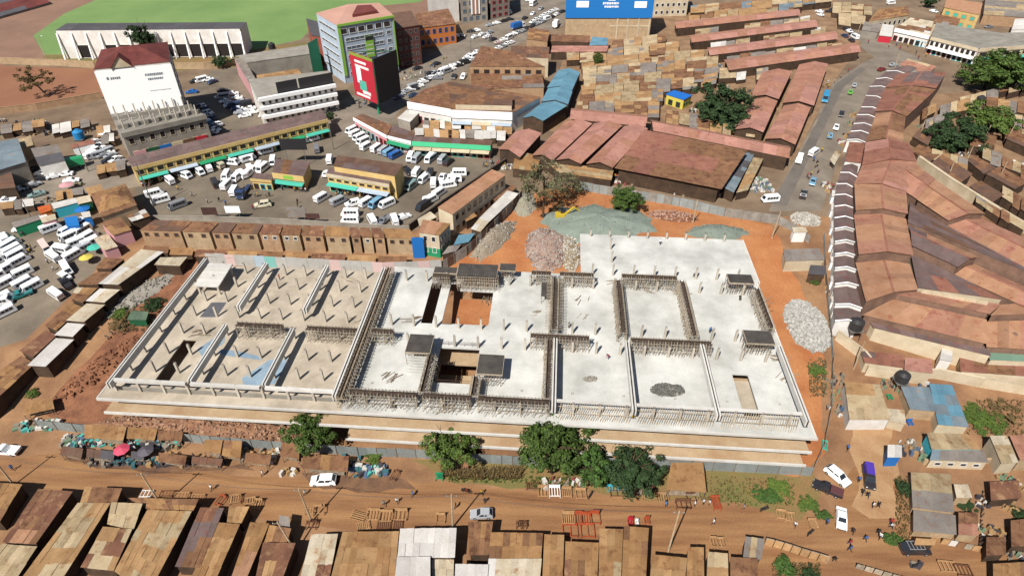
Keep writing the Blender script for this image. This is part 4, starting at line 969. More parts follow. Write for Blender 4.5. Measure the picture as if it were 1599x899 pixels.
H('grid_block', 'cream block with a grid of balconies beside the blue billboard', 'building', [(1018, 12), (1068, 11), (1072, 25), (1018, 27)], 15, w_cream, [m_concg], 'flat', ground=True, win=[('f', 4, 6, w_white, g_dark)])
H('brick_hall', 'brown brick hall with a rust brown roof by the avenue', 'building', [(752, 72), (796, 80), (852, 104), (733, 103)], 9.0, w_brickr, [r_brown, r_rust], drop=.3, cw=3, cl=5, win=[('f', 2, 7, f_wood, g_open)])
H('brick_hall_annexe', 'annexe with rusty roof and cream walls behind the brick hall', 'building', [(798, 72), (858, 74), (857, 90), (798, 88)], 8.0, w_cream, [r_rust, r_dark], drop=.3, cw=3, cl=4)
H('small_brown_hall', 'small brown roofed building beside white truck', 'building', [(826, 44), (858, 48), (855, 64), (822, 60)], 6.5, w_brickr, [r_brown, r_tan2], drop=.4)
t, *_ = shop_row('white_market_hall', 'long brown roofed hall with tall white fascia', [(700, 128), (845, 152), (800, 176), (704, 172)], 7.0, [r_brown, r_dark], w_whitep, 2.6, w_white, 9, [w_lblue, w_cream], upper=False, awnh=3)
shop_row('white_market_wing', 'angled wing of the tall white fascia hall', [(662, 140), (700, 128), (704, 171), (636, 159)], 7.0, [r_brown, r_rust], w_whitep, 2.4, w_white, 6, None, upper=False, awnh=3)
H('monitor_roof', 'narrow raised brown roof on top of the white fascia hall', 'roof lantern', [(715, 148), (800, 150), (800, 164), (710, 162)], 9.0, w_cream, [r_brown, r_dark], drop=.3, cw=3, cl=3, group=None)
H('yard_block', 'brown block with open roof yard behind the white fascia hall', 'building', [(736, 112), (846, 112), (850, 136), (735, 138)], 6.0, w_brickr, [r_rust, r_grey, r_brown], drop=.3, cw=4, cl=5)
H('canopy_shop', 'square white canopy at the foot of street billboard', 'canopy', [(635, 172), (655, 176), (640, 190), (620, 184)], 3.5, w_grey, [r_white], drop=.3)

# stadium stand
t, q, wq, zt, cen = H('stadium_stand', 'long white stadium stand with dark grey roof and open bays', 'grandstand', [(104, 37), (386, 35), (376, 50), (88, 53)], 10.5, w_white, [r_slate], drop=-1.2, cw=6, cl=9, jit=.02)
d, n = outward(wq[3], wq[2], cen); L = (wq[2] - wq[3]).length; z0 = ZB
mb = MB()
for k in range(14):
    s = L * k / 13; p = wq[3] + d * s
    A = lambda o, z: Vector((p.x + n.x * o, p.y + n.y * o, z))
    mb = MB(); mb.bar(A(1.6, z0), A(.2, zt + .2), .5, .6); mb.build('buttress', w_whitep, t)
for k in range(13):
    if k in (0, 2): continue
    window(t, wq[3], d, n, L * (k + .07) / 13, L * (k + .93) / 13, z0 + .2, z0 + 5.8, w_white, g_open, 'bay', .15)
H('bleachers', 'dark sloping bleachers at the bend of the running track', 'grandstand', [(-60, -10), (30, -30), (75, -5), (-60, 32)], 4, w_grey, [r_maroon, r_slate], drop=3, cw=4, cl=3)
def wall_run(name, label, pts, h, mat, cap=None, th=.3):
    ps = [P(x, y) for x, y in pts]; t = thing(name, label, 'wall', ps[len(ps) // 2])
    for a, b in zip(ps, ps[1:]):
        d = (b - a).normalized(); n = Vector((-d.y, d.x, 0)).normalized(); mb = MB()
        A = lambda p, z, o: Vector((p.x + n.x * o, p.y + n.y * o, p.z + z))
        mb.hexa([A(a, -.2, -th / 2), A(b, -.2, -th / 2), A(b, -.2, th / 2), A(a, -.2, th / 2)], [A(a, h, -th / 2), A(b, h, -th / 2), A(b, h, th / 2), A(a, h, th / 2)]); mb.build('wall_section', mat, t)
        mb = MB(); mb.hexa([A(a, h, -th / 2 - .06), A(b, h, -th / 2 - .06), A(b, h, th / 2 + .06), A(a, h, th / 2 + .06)], [A(a, h + .12, -th / 2 - .06), A(b, h + .12, -th / 2 - .06), A(b, h + .12, th / 2 + .06), A(a, h + .12, th / 2 + .06)]); mb.build('coping', cap or mat, t)
    return t
wall_run('perimeter_wall', 'tan perimeter wall between the bare pitch and stadium stand', [(-60, 98), (40, 101), (95, 103), (150, 107)], 2.6, w_brick)
wall_run('perimeter_wall', 'perimeter wall between the stadium stand and grey warehouse', [(262, 108), (320, 108), (355, 105), (372, 100)], 2.6, w_brick)
wall_run('field_wall', 'low tan wall at the near side of bare pitch', [(-60, 186), (60, 172), (160, 154)], 2.4, w_brickr)
wall_run('park_wall', 'dark retaining wall between the bus park and orange roofed block', [(640, 362), (690, 325), (735, 295), (790, 258)], 2.2, pm('dark_wall', C(96, 84, 76), C(80, 70, 64), .4), None)
wall_run('terrace_back_wall', 'rubble topped rear wall behind the brick terrace', [(240, 345), (330, 346), (440, 350), (560, 358), (640, 362)], 1.6, w_grey)

# dark billboards standing behind the terrace
def mini_board(label, px, py, w, hh, lift, mat, yaw=0):
    b = P(px, py); t = thing('roadside_board', label, 'billboard', b)
    d = Vector((math.cos(yaw), math.sin(yaw), 0)); n = Vector((d.y, -d.x, 0)); mb = MB(); slab_between(mb, b - d * w / 2, b + d * w / 2, n, b.z + lift, b.z + lift + hh, 0, .15); mb.build('panel', mat, t)
    mb = MB()
    for s in (-.35, .35): mb.bar(b + d * w * s - n * .1, b + d * w * s - n * .1 + Vector((0, 0, lift + hh)), .15)
    mb.build('posts', f_grey, t)
mini_board('black billboard on the ticket office in the bus park', 465, 258, 8, 3.6, 5.2, w_black)
mini_board('ribbed grey board behind the brick terrace', 467, 349, 5, 3, 2.0, r_grey)
mini_board('brown board next to the ribbed grey one', 491, 351, 3.6, 1.5, 2.0, w_redp if False else pm('brown_board', C(96, 66, 58), C(80, 56, 50)))
mini_board('dark brown board behind the terrace at the dark passage', 332, 345, 4, 2.2, 2.0, MATS['brown_board'])
mini_board('blank white board behind the terrace', 368, 343, 4, 2, 2.2, w_whitep)
# ------------------------------------------------------------------ red-roofed market rows
RST = 'long pink-red market roof, '
for i, (q, lab) in enumerate([
 ([(1052, 35), (1247, 14), (1250, 24), (1056, 45)], 'the row next to the grid of cream balconies'),
 ([(1076, 56), (1273, 31), (1277, 42), (1080, 67)], 'second row counted from the cream balconies'),
 ([(1104, 75), (1304, 49), (1309, 61), (1108, 87)], 'third row counted from the cream balconies'),
 ([(1130, 94), (1335, 67), (1345, 81), (1138, 110)], 'widest row, beside the road bend')]):
    H('market_row', RST + lab, 'market shed', q, 3.8, w_tin, [r_orangep, r_pink], 'gable', .7, 0, cw=5, cl=6, jit=.03, over=1.0, group='long red market rows')
PK = [
 ([(892, 169), (1013, 180), (1008, 198), (890, 186)], 0, 'pink roofed market shed in front of the tan shack quarter'),
 ([(1015, 187), (1234, 229), (1232, 247), (1020, 204)], 0, 'longest pink market shed, behind the broad rust-red hall'),
 ([(805, 205), (846, 208), (812, 246), (778, 233)], 1, 'pink gabled market shed nearest the green arcade'),
 ([(883, 190), (925, 193), (863, 251), (830, 243)], 1, 'pink gabled market shed second from the green arcade'),
 ([(928, 193), (972, 196), (907, 256), (868, 250)], 1, 'pink gabled market shed third from the green arcade'),
 ([(975, 197), (1012, 201), (957, 262), (915, 256)], 1, 'pink gabled market shed touching the broad rust-red hall'),
 ([(1190, 113), (1237, 111), (1216, 155), (1172, 151)], 1, 'pink gabled shed beside the big round tree, upper one'),
 ([(1178, 155), (1214, 158), (1192, 207), (1148, 202)], 1, 'pink gabled shed beside the big round tree, lower one'),
 ([(1248, 101), (1293, 100), (1271, 165), (1222, 161)], 1, 'pink gabled roadside shed at the road bend'),
 ([(1224, 165), (1266, 168), (1242, 226), (1194, 217)], 1, 'pink gabled roadside shed opposite the purple lean-tos')]
for q, ax, lab in PK:
    H('pink_market_shed', lab, 'market shed', q, 4.4, w_tin, [r_pink, r_orangep], 'gable', 1.2, ax, cw=4, cl=6, jit=.03, over=.6, group='pink market sheds')
H('market_hall', 'broad rust-red market hall roof behind the back hoarding', 'market hall', [(1006, 203), (1167, 235), (1128, 291), (960, 258)], 6.0, w_tin, [r_red, r_red, r_brown], 'mono', drop=1.0, cw=5, cl=9, jit=.03, over=1.5)
H('hall_side_roof', 'slate strip roof along the flank of the rust-red hall', 'market shed', [(1167, 236), (1180, 238), (1146, 300), (1130, 292)], 3.4, w_tin, [r_slate, r_gbl], 'mono', drop=.3)
H('hall_side_roof', 'tan lean-to with litter beside the slate strip', 'market shed', [(1176, 246), (1192, 248), (1168, 296), (1150, 300)], 2.8, w_tin, [r_sand, r_tan], 'mono', drop=.3)
H('front_canopy', 'tan canopy over stalls before the pink gabled sheds', 'market shed', [(806, 236), (845, 244), (838, 266), (800, 262)], 3.2, w_tin, [r_sand, r_tan2], drop=.4)
H('front_canopy', 'ochre canopy between the sparse tree and pink sheds', 'market shed', [(850, 250), (958, 266), (955, 280), (872, 268)], 3.0, w_tin, [r_tan, r_sand], drop=.4)
for q, lab in [([(872, 110), (906, 113), (893, 142), (854, 137)], 'blue gabled shed, the one by the brick hall'), ([(856, 138), (894, 143), (887, 163), (845, 159)], 'blue gabled shed, middle one of three'), ([(846, 161), (886, 165), (848, 189), (816, 184)], 'blue gabled shed, the one by the tall white fascia hall')]:
    H('blue_shed', lab, 'market shed', q, 5.0, w_tin, [r_blue], 'gable', 1.2, 1, cw=4, cl=6, jit=.02, group='three blue gabled sheds')
H('blue_strip_shed', 'small blue roof before the blue billboard block', 'shed', [(925, 58), (950, 60), (948, 70), (920, 70)], 4, w_tin, [r_blue], drop=.4)
H('pink_strip_shed', 'pink flat strip roof below the blue billboard block', 'shed', [(862, 72), (950, 72), (948, 80), (860, 81)], 3.6, w_tin, [r_pink], drop=.3)
H('brown_strip_shed', 'brown strip roof under the brick wall of the blue billboard', 'shed', [(858, 54), (922, 56), (920, 66), (856, 64)], 4, w_tin, [r_brown, r_rust], drop=.3)
# painted kiosk
t, q, wq, zt, cen = H('painted_kiosk', 'lemon yellow kiosk with a bright blue roof among tan shacks', 'kiosk', [(1052, 142), (1081, 150), (1068, 157), (1040, 148)], 3.6, w_yel, [flat('kiosk_blue', C(36, 120, 214))], 'flat')
d, n = outward(wq[3], wq[2], cen); L = (wq[2] - wq[3]).length
for k in range(2): window(t, wq[3], d, n, L * (.15 + .45 * k), L * (.4 + .45 * k), ZB + .3, ZB + 2.3, w_dgreen, g_dark)
d, n = outward(wq[2], wq[1], cen); L = (wq[1] - wq[2]).length
for k in range(3): window(t, wq[2], d, n, L * (.08 + .3 * k), L * (.28 + .3 * k), ZB + 1.2, ZB + 2.2, w_dgreen, g_dark)

# ------------------------------------------------------------------ shack quarters, row by row
def shack_row(p0, p1, n, dpx, mats, labels, group, h=(2.6, 3.4), skew=0, wall=None, gap=.015, name='market_shack', skip=.0, cat='shack'):
    r = rnd
    ts = sorted([0, 1] + [(k + (r.random() - .5) * .5) / n for k in range(1, n)])
    for i, (a, b) in enumerate(zip(ts, ts[1:])):
        if r.random() < skip: continue
        g = (b - a) * gap
        x0, x1 = lerp(p0[0], p1[0], a + g), lerp(p0[0], p1[0], b - g); y0, y1 = lerp(p0[1], p1[1], a + g), lerp(p0[1], p1[1], b - g)
        dd = dpx * (1.05 + r.random() * .55); jy = (r.random() - .5) * dpx * .25; s = skew * dd / max(dpx, 1)
        mi = int(r.random() * len(mats)); m = mats[mi]
        hh = h[0] + r.random() * (h[1] - h[0])
        q = [(x0 + s + (r.random() - .5) * 2, y0 + jy), (x1 + s, y1 + jy + (r.random() - .5) * 2), (x1 + (r.random() - .5) * 2, y1 + dd + jy), (x0, y0 + dd + jy + (r.random() - .5) * 2)]
        lab = labels[mi]
        H(name, lab, cat, q, hh, wall or w_tin, [m, m, mats[int(r.random() * len(mats))]], drop=.3 + r.random() * .8, cw=2.2, cl=3, jit=.1, maxn=12, group=group + ': ' + lab)
ML = [r_sand, r_pale, r_tan, r_brown, r_grey]
def labs(place): return [c + ' tin roofed shack ' + place for c in ('sandy', 'cream', 'tan', 'brown', 'grey')]
q1 = labs('packed between the blue sheds and the big round tree')
for a, b, n, d in [((955, 64), (1040, 52), 5, 10), ((885, 82), (1060, 66), 8, 11), ((908, 92), (1100, 76), 9, 11), ((910, 106), (1122, 88), 9, 12), ((912, 120), (1150, 104), 10, 12), ((908, 134), (1090, 120), 8, 13), ((1095, 120), (1120, 114), 1, 12), ((905, 150), (1036, 140), 6, 14), ((900, 160), (1030, 158), 6, 14), ((1040, 172), (1090, 180), 3, 14), ((1088, 186), (1180, 200), 5, 10)]:
    shack_row(a, b, n, d, ML, q1, 'shacks of the tan quarter')
q2 = labs('squeezed between two long red market rows')
for a, b, n, d in [((1085, 46), (1265, 25), 9, 7), ((1110, 66), (1290, 43), 9, 7), ((1135, 86), (1315, 62), 9, 7), ((1150, 112), (1200, 106), 3, 8)]:
    shack_row(a, b, n, d, [r_sand, r_pale, r_white, r_brown, r_grey], ['sandy tin stall roof squeezed between two long red market rows', 'cream tin stall roof squeezed between two long red market rows', 'white tin stall roof squeezed between two long red market rows', 'brown tin stall roof squeezed between two long red market rows', 'grey tin stall roof squeezed between two long red market rows'], 'stalls between the red rows', h=(2.2, 2.8), skip=.25, name='market_stall', cat='stall')
q3 = labs('on the crest beyond the long red market rows')
for a, b, n, d in [((1075, 22), (1240, 4), 8, 9), ((1078, 10), (1300, -8), 9, 8), ((1300, 4), (1362, 8), 4, 10), ((1310, 20), (1352, 26), 2, 10)]:
    shack_row(a, b, n, d, [r_sand, r_pale, r_tan, r_brown, r_gbl], q3[:4] + ['blue grey tin roofed shack on the crest beyond the long red market rows'], 'shacks on the crest', h=(3, 4.5))
q4 = labs('huddled on the hill around the twin dark trees')
for a, b, n, d in [((1468, 165), (1530, 150), 4, 11), ((1500, 152), (1560, 138), 3, 10), ((1540, 150), (1610, 162), 4, 12), ((1560, 176), (1610, 184), 3, 14), ((1570, 198), (1612, 206), 2, 14), ((1445, 186), (1475, 178), 2, 12), ((1560, 132), (1610, 122), 3, 10), ((1455, 232), (1512, 250), 4, 9), ((1535, 230), (1610, 262), 5, 10), ((1565, 290), (1612, 318), 3, 12), ((1440, 172), (1462, 162), 2, 9), ((1525, 300), (1600, 350), 4, 8)]:
    shack_row(a, b, n, d, ML, q4, 'hill shacks')
for q, lab in [([(1435, 226), (1470, 240), (1452, 252), (1422, 234)], 'long brown hill shed below the twin trees, upper end'), ([(1471, 241), (1519, 272), (1498, 286), (1454, 254)], 'long brown hill shed below the twin trees, lower end'), ([(1521, 243), (1556, 262), (1537, 270), (1510, 248)], 'brown shed with white goods at its corner on the hill'), ([(1561, 260), (1605, 284), (1586, 294), (1540, 270)], 'brown shed beside the curved lamp post on the hill'), ([(1531, 283), (1568, 304), (1550, 315), (1514, 289)], 'brown shed with a pale patched end near the alley'), ([(1518, 206), (1557, 213), (1552, 234), (1515, 226)], 'brown shed in the shade of the twin trees'), ([(1440, 198), (1458, 205), (1450, 226), (1425, 212)], 'brown shed between timber posts by the market flank'), ([(1578, 202), (1625, 220), (1620, 236), (1572, 216)], 'brown shed by the blue drum on the hill')]:
    H('hill_shed', lab, 'shed', q, 3.2, w_tin, [r_dark, r_brown], drop=.4, cw=2.5, cl=3, group='brown hill sheds')

# ------------------------------------------------------------------ the big stepped market (right)
# purple lean-to chain with white verges

pts = [(1405, 104, 1432, 106), (1384, 112, 1414, 116), (1368, 124, 1398, 126), (1358, 136, 1392, 140), (1352, 150, 1384, 158), (1345, 168, 1378, 174), (1338, 180, 1372, 186), (1333, 194, 1364, 198), (1328, 206, 1359, 210), (1322, 219, 1354, 224)]
ORD = 'first second third fourth fifth sixth seventh eighth ninth tenth eleventh twelfth thirteenth'.split()
def lean(i, a, b, lab):
    t, q, wq, zt, cen = H('purple_lean_to', lab, 'market stall', [(a[0], a[1]), (a[2], a[3]), (b[2], b[3] - .4), (b[0], b[1] - .4)], 4.4 - i * .03, w_white, [r_purple], 'gable', .7, 1, cw=3, cl=5, jit=.02, over=.3, group='purple lean-to chain')
    m1 = (q[3] + q[2]) / 2 + Vector((0, 0, .7)); mb = MB(); up = Vector((0, 0, .1)); mb.bar(q[3] + up, m1 + up, .35, .12); mb.bar(m1 + up, q[2] + up, .35, .12); mb.build('verge', w_whitep, t)
for i in range(len(pts) - 1): lean(i, pts[i], pts[i + 1], ORD[i] + ' purple lean-to with white verge counted from the road bend')
H('red_lean_to', 'square red roofed shop amid the purple lean-to chain', 'market stall', [(1326, 222), (1358, 224), (1355, 254), (1320, 250)], 4.6, w_white, [r_red], drop=.5, cw=3)
pts2 = [(1318, 258, 1340, 260), (1312, 270, 1338, 277), (1307, 288, 1334, 294), (1304, 305, 1334, 310), (1303, 323, 1334, 326), (1303, 341, 1334, 343), (1303, 359, 1335, 361), (1303, 380, 1336, 382), (1303, 399, 1337, 402), (1303, 421, 1338, 425), (1303, 446, 1340, 449), (1303, 478, 1346, 486), (1303, 503, 1342, 508)]
for i in range(len(pts2) - 1): lean(i, pts2[i], pts2[i + 1], ORD[i] + ' purple lean-to with white verge counted from the square red shop')
for i, (x, y) in enumerate([(1318, 262), (1308, 285), (1301, 297), (1300, 318), (1300, 345), (1299, 372), (1299, 400), (1299, 430), (1300, 462)]):
    H('kiosk', ORD[i] + ' white kiosk counter along the lean-to chain, counted from the square red shop', 'kiosk', [(x - 2, y), (x + 4, y), (x + 4, y + 10), (x - 2, y + 10)], 2.4, w_whitep, [r_white], drop=.1, single=True, group='white kiosk counters')
OR = [r_orange, r_orange, r_orangep]
w_hall = pm('hall_wall', C(150, 118, 98), C(120, 92, 78), .4, fine=.15)
def hall(lab, q, h=7.5, kind='gable', ax=1, rise=1.0, mats=None, cw=2.6, cl=6, drop=.6):
    return H('market_hall', lab, 'market hall', q, h, w_hall, mats or OR, kind, rise, ax, cw=cw, cl=cl, jit=.02, over=.4, drop=drop, ridgecap=r_red if kind == 'gable' else None, group='stepped market halls')
hall('red brown hall gable beside the road-bend lean-tos', [(1402, 116), (1478, 114), (1462, 138), (1382, 137)], 6.2, ax=1, mats=[r_purple, r_red], rise=1.0)
hall('brown hall roof stepping below the first purple gable', [(1382, 138), (1462, 140), (1416, 182), (1366, 174)], 6.4, ax=1, mats=[r_red, r_brown], rise=1.2)
hall('tan brown hall step with a dark gable edge', [(1368, 178), (1414, 182), (1410, 222), (1352, 221)], 6.6, mats=[r_orange, r_brown], rise=1.2)
hall('pink hall step behind the square red shop', [(1352, 222), (1420, 224), (1432, 252), (1346, 258)], 7.4, mats=[r_pink, r_red], rise=1.4)
hall('pink orange hall step where the three halls meet', [(1346, 258), (1432, 252), (1416, 299), (1334, 286)], 7.2, mats=[r_pink, r_orangep], rise=1.2)
hall('orange hall step first below the meeting roof', [(1334, 286), (1415, 299), (1418, 334), (1336, 328)], 7.0)
hall('orange hall step in the middle of the straight hall', [(1336, 328.5), (1418, 334.5), (1423, 406), (1338, 404)], 6.7)
hall('orange hall step above the hipped corner', [(1338, 404.5), (1423, 406.5), (1432, 456), (1349, 478)], 6.4)
hall('upper slanting hall step next to the meeting roof', [(1428, 254), (1461, 280), (1432, 311), (1396, 288)], 6.8, ax=0, mats=[r_orangep, r_orange])
hall('upper slanting hall step in the middle', [(1461, 280), (1539, 333), (1480, 346), (1432, 311)], 6.5, ax=0)
hall('upper slanting hall step at the far end', [(1539, 333), (1640, 392), (1640, 460), (1480, 346)], 6.2, ax=0)
hall('lower slanting hall step beside the purple courtyard', [(1420, 342), (1527, 404), (1492, 424), (1424, 382)], 6.4, ax=0, mats=[r_orange, r_purple])
hall('lower slanting hall step at the far end', [(1527, 404), (1640, 470), (1640, 510), (1492, 424)], 6.1, ax=0)
H('courtyard_roof', 'weathered purple roof sunk in the market courtyard', 'market hall', [(1426, 388), (1490, 426), (1562, 474), (1432, 452)], 5.9, w_cream, [r_purple, r_red], 'mono', drop=.2, cw=4, cl=6)
H('alley_roof', 'dark alley roof between the two slanting halls', 'market hall', [(1424, 310), (1480, 348), (1640, 462), (1420, 341)], 5.9, w_hall, [r_purple, r_dark], 'mono', drop=.1, cw=4, cl=6)
hall('broad orange front hall slope before the compound walls', [(1396, 462), (1540, 500), (1541, 536), (1351, 482)], 6.6, 'mono', drop=1.4, cl=12)
hall('orange front hall slope at its far end', [(1542, 499), (1650, 495), (1650, 545), (1543, 537)], 6.6, 'mono', drop=1.4, cl=12)
hall('orange rear slope of the front hall', [(1434, 452), (1562, 476), (1541, 498), (1398, 461)], 6.7, 'mono', drop=-.6)
hall('orange rear slope at the far end of the front hall', [(1564, 474), (1650, 470), (1650, 493), (1543, 498)], 6.7, 'mono', drop=-.6)
mb = MB(); a, b = P(1432, 462, 5), P(1532, 486, 5); 
t = thing('clerestory', 'pale clerestory strip below the purple courtyard roof', 'clerestory', P(1480, 480))
for k in range(6):
    mb = MB(); slab_between(mb, lerp(a, b, k / 6 + .004), lerp(a, b, (k + 1) / 6 - .004), Vector((0.2, -1, 0)).normalized(), a.z - .3, a.z + 2.2, .3, .5); mb.build('panel', w_cream, t)
wall_run('market_parapet', 'long pale parapet wall beside the slanting market hall', [(1430, 258), (1478, 292), (1540, 332), (1640, 392)], 3.0, w_cream, None, .8)

# ------------------------------------------------------------------ shops on the road bend
shop_row('white_shop', 'white shop row with grey windows opposite the road bend', [(1422, 28), (1458, 34), (1452, 56), (1398, 44)], 5.5, [r_white, r_cream, r_brown], w_whitep, 1.6, w_white, 6, None, upper=False)
shop_row('cream_shop', 'cream parapet building with a flat grey roof at the road bend', [(1462, 36), (1600, 58), (1528, 76), (1454, 58)], 7.0, [m_concg], w_cream, 1.2, w_white, 9, [w_whitep], upper=True)
shop_row('cream_shop_end', 'cream wing running away from the curved parapet', [(1560, 52), (1650, 50), (1650, 68), (1530, 76)], 7.0, [m_concg], w_cream, 1.4, w_cream, 7, [w_teal], upper=True)
H('red_white_stall', 'red and white striped stall at the road junction', 'stall', [(1378, 38), (1396, 40), (1394, 54), (1374, 52)], 4.0, w_redp, [flat('stall_red', C(214, 50, 70)), r_white], drop=1.2, cw=10, cl=2)
H('hipped_shop', 'broad brown hipped roof behind the striped stall', 'house', [(1372, 14), (1418, 10), (1420, 24), (1356, 34)], 5.0, w_cream, [r_brown, r_tan2], 'hip', 1.6, 0, win=[('f', 1, 8, f_white, g_dark)])
H('grey_canopy_shop', 'grey canopy shop under the hipped roof at the junction', 'shop', [(1350, 34), (1376, 38), (1372, 50), (1346, 46)], 3.6, w_grey, [r_grey], drop=.4)
t, *_ = H('yellow_villa', 'orange and yellow two-storey villa with teal windows', 'house', [(1478, -2), (1534, 6), (1530, 24), (1474, 12)], 8.0, w_yellow, [r_orange], 'flat', win=[('f', 2, 4, w_orange, w_teal)])
H('brown_compound', 'large brown earth-walled compound behind the villa', 'house', [(1540, -10), (1660, 0), (1650, 30), (1536, 22)], 5, w_brickr, [r_grey, r_sand], 'mono', drop=.4, cw=5, cl=5)
H('white_villa', 'white flat house beside the cream wing', 'house', [(1585, 30), (1650, 28), (1650, 46), (1580, 46)], 5, w_white, [r_white], 'mono', drop=.3, cw=5, cl=5)
H('tan_flat_shop', 'flat tan roofed stall beside the curving lean-tos', 'shop', [(1418, 92), (1462, 104), (1450, 116), (1405, 100)], 3.5, w_cream, [r_pale, r_orangep], drop=.3)
H('brown_flat_shop', 'grey brown flat roof behind the white shop row', 'shop', [(1462, 22), (1500, 30), (1492, 44), (1458, 36)], 6, w_cream, [r_brown, r_grey], drop=.2)

# ------------------------------------------------------------------ compounds below the market
H('tan_house', 'tan sheeted house with a white front edge beside the sand lane', 'house', [(1320, 592), (1375, 598), (1390, 656), (1326, 656)], 3.0, w_white, [r_pale, r_sand, r_tan], drop=.5, cw=1.6, cl=3)
H('tan_house_wing', 'short tan roofed wing with a white gate wall', 'house', [(1376, 636), (1412, 640), (1415, 662), (1388, 656)], 2.4, w_cream, [r_sand, r_cream], drop=.3)
H('green_roof_house', 'greenish and tan striped house roof by the black tank', 'house', [(1408, 600), (1452, 602), (1462, 644), (1420, 640)], 2.6, w_brick, [r_gbl, r_gbl, r_sand], drop=.3, cw=1.6, cl=3)
H('blue_roof_house', 'blue to grey faded house roof beside the greenish one', 'house', [(1453, 596), (1488, 598), (1512, 668), (1464, 664)], 2.6, w_cream, [r_gbl, r_gbl, r_blue], drop=.4, cw=1.6, cl=3)
H('long_tan_house', 'long tan house with grey verandah roof above the lane', 'house', [(1447, 675), (1510, 678), (1535, 700), (1456, 700)], 3.2, w_cyan, [r_tan, r_sand], drop=.4, cw=1.8, cl=3)
H('verandah_roof', 'grey verandah roof of the long tan house', 'house', [(1456, 701), (1535, 701), (1545, 720), (1453, 716)], 2.6, w_cream, [r_grey, r_gbl], drop=.4, cw=1.8, cl=3, win=[('f', 1, 4, f_white, g_dark)])
H('guard_kiosk', 'white and blue kiosk at the sand lane corner', 'kiosk', [(1386, 694), (1408, 695), (1409, 713), (1386, 713)], 3.0, w_bluep, [r_white], drop=.2)
H('end_house', 'cream roofed house beside the brick fence', 'house', [(1545, 680), (1572, 680), (1592, 720), (1565, 722)], 3.6, w_cream, [r_sand, r_cream], drop=.4)
H('end_house', 'pinkish roofed house at the brown lot', 'house', [(1576, 680), (1640, 676), (1650, 716), (1594, 716)], 3.6, w_brick, [r_tan, r_orangep], drop=.4)
H('pink_roof_shed', 'dusty pink roof between two compound walls', 'shed', [(1414, 556), (1455, 560), (1456, 584), (1412, 578)], 3.4, w_cream, [r_purple, r_pink], drop=.3)
H('purple_yard_roof', 'faded purple roof beside the white compound wall', 'shed', [(1345, 546), (1410, 552), (1412, 576), (1350, 566)], 2.8, w_cream, [r_purple, r_red], drop=.3)
H('gutter_roof', 'long purple roof under the orange front hall', 'shed', [(1356, 489), (1541, 545), (1545, 560), (1366, 508)], 4.3, w_cream, [r_purple], drop=.3, cw=3)
H('red_gutter_roof', 'red yard roof with green painted end wall', 'shed', [(1500, 556), (1650, 566), (1650, 592), (1500, 580)], 2.9, w_cream, [r_red, r_brown], drop=.3, cw=3)
H('green_gutter_roof', 'green painted roof strip under the end of the front hall', 'shed', [(1543, 547), (1650, 553), (1650, 566), (1546, 561)], 4.3, w_cream, [flat('faded_green', C(120, 150, 128)), r_red], drop=.3, cw=4)
H('white_box_shed', 'white box roof at the end of compound wall', 'shed', [(1472, 541), (1488, 543), (1486, 566), (1467, 562)], 3.6, w_white, [r_white], drop=.2)
wall_run('compound_wall', 'white rendered compound wall with brown stains', [(1364, 528), (1410, 542), (1452, 556)], 3.2, w_white)
wall_run('compound_wall', 'white wall curving down to the tan house', [(1304, 530), (1328, 548), (1346, 562), (1354, 572)], 2.6, w_cream)
wall_run('compound_wall', 'long cream wall below the dusty pink roof', [(1350, 585), (1400, 592), (1460, 590), (1530, 604), (1640, 622)], 2.6, w_cream)
wall_run('compound_wall', 'pale wall below the green gutter roof strip', [(1525, 568), (1600, 578), (1650, 582)], 2.8, w_cream)
wall_run('plot_wall', 'low brick wall lining the long tan house', [(1440, 724), (1500, 726), (1545, 722)], 1.2, w_brick)
H('bare_plot_roof', 'large low faded roof in two tones beside the palm hedge', 'shed', [(1422, 737), (1484, 740), (1490, 800), (1425, 792)], 1.9, w_brick, [r_sand, r_grey], drop=.1, cw=3, cl=4)
H('bare_plot_roof', 'low grey roof below the two-tone faded one', 'shed', [(1426, 796), (1492, 804), (1494, 834), (1426, 828)], 1.7, w_brick, [r_grey], drop=.1, cw=3, cl=4)
H('plot_hut', 'cream roofed hut beside a clipped hedge', 'hut', [(1489, 756), (1511, 756), (1519, 776), (1494, 776)], 2.6, w_brick, [r_cream], drop=.2)
H('plot_hut', 'pinkish lean-to with planks beyond the low grey roof', 'hut', [(1496, 800), (1526, 800), (1528, 836), (1497, 834)], 2.2, w_brick, [r_orangep, r_brown, r_grey], drop=.2, jit=.12)
# site office huts by the lane
H('site_hut', 'white and grey roofed hut at the orange track', 'hut', [(1223, 388), (1280, 386), (1288, 406), (1226, 408)], 3.2, w_cream, [r_white, r_grey, r_white], drop=.4, cw=2, cl=6)
H('site_hut', 'small cream hut above the white roofed one', 'hut', [(1237, 354), (1258, 354), (1261, 363), (1239, 363)], 3.0, w_white, [r_cream], drop=.2)
H('site_hut', 'dark grey roofed shelter below the white roofed hut', 'hut', [(1266, 412), (1290, 414), (1288, 430), (1262, 428)], 2.6, w_tin, [r_slate], drop=.3)
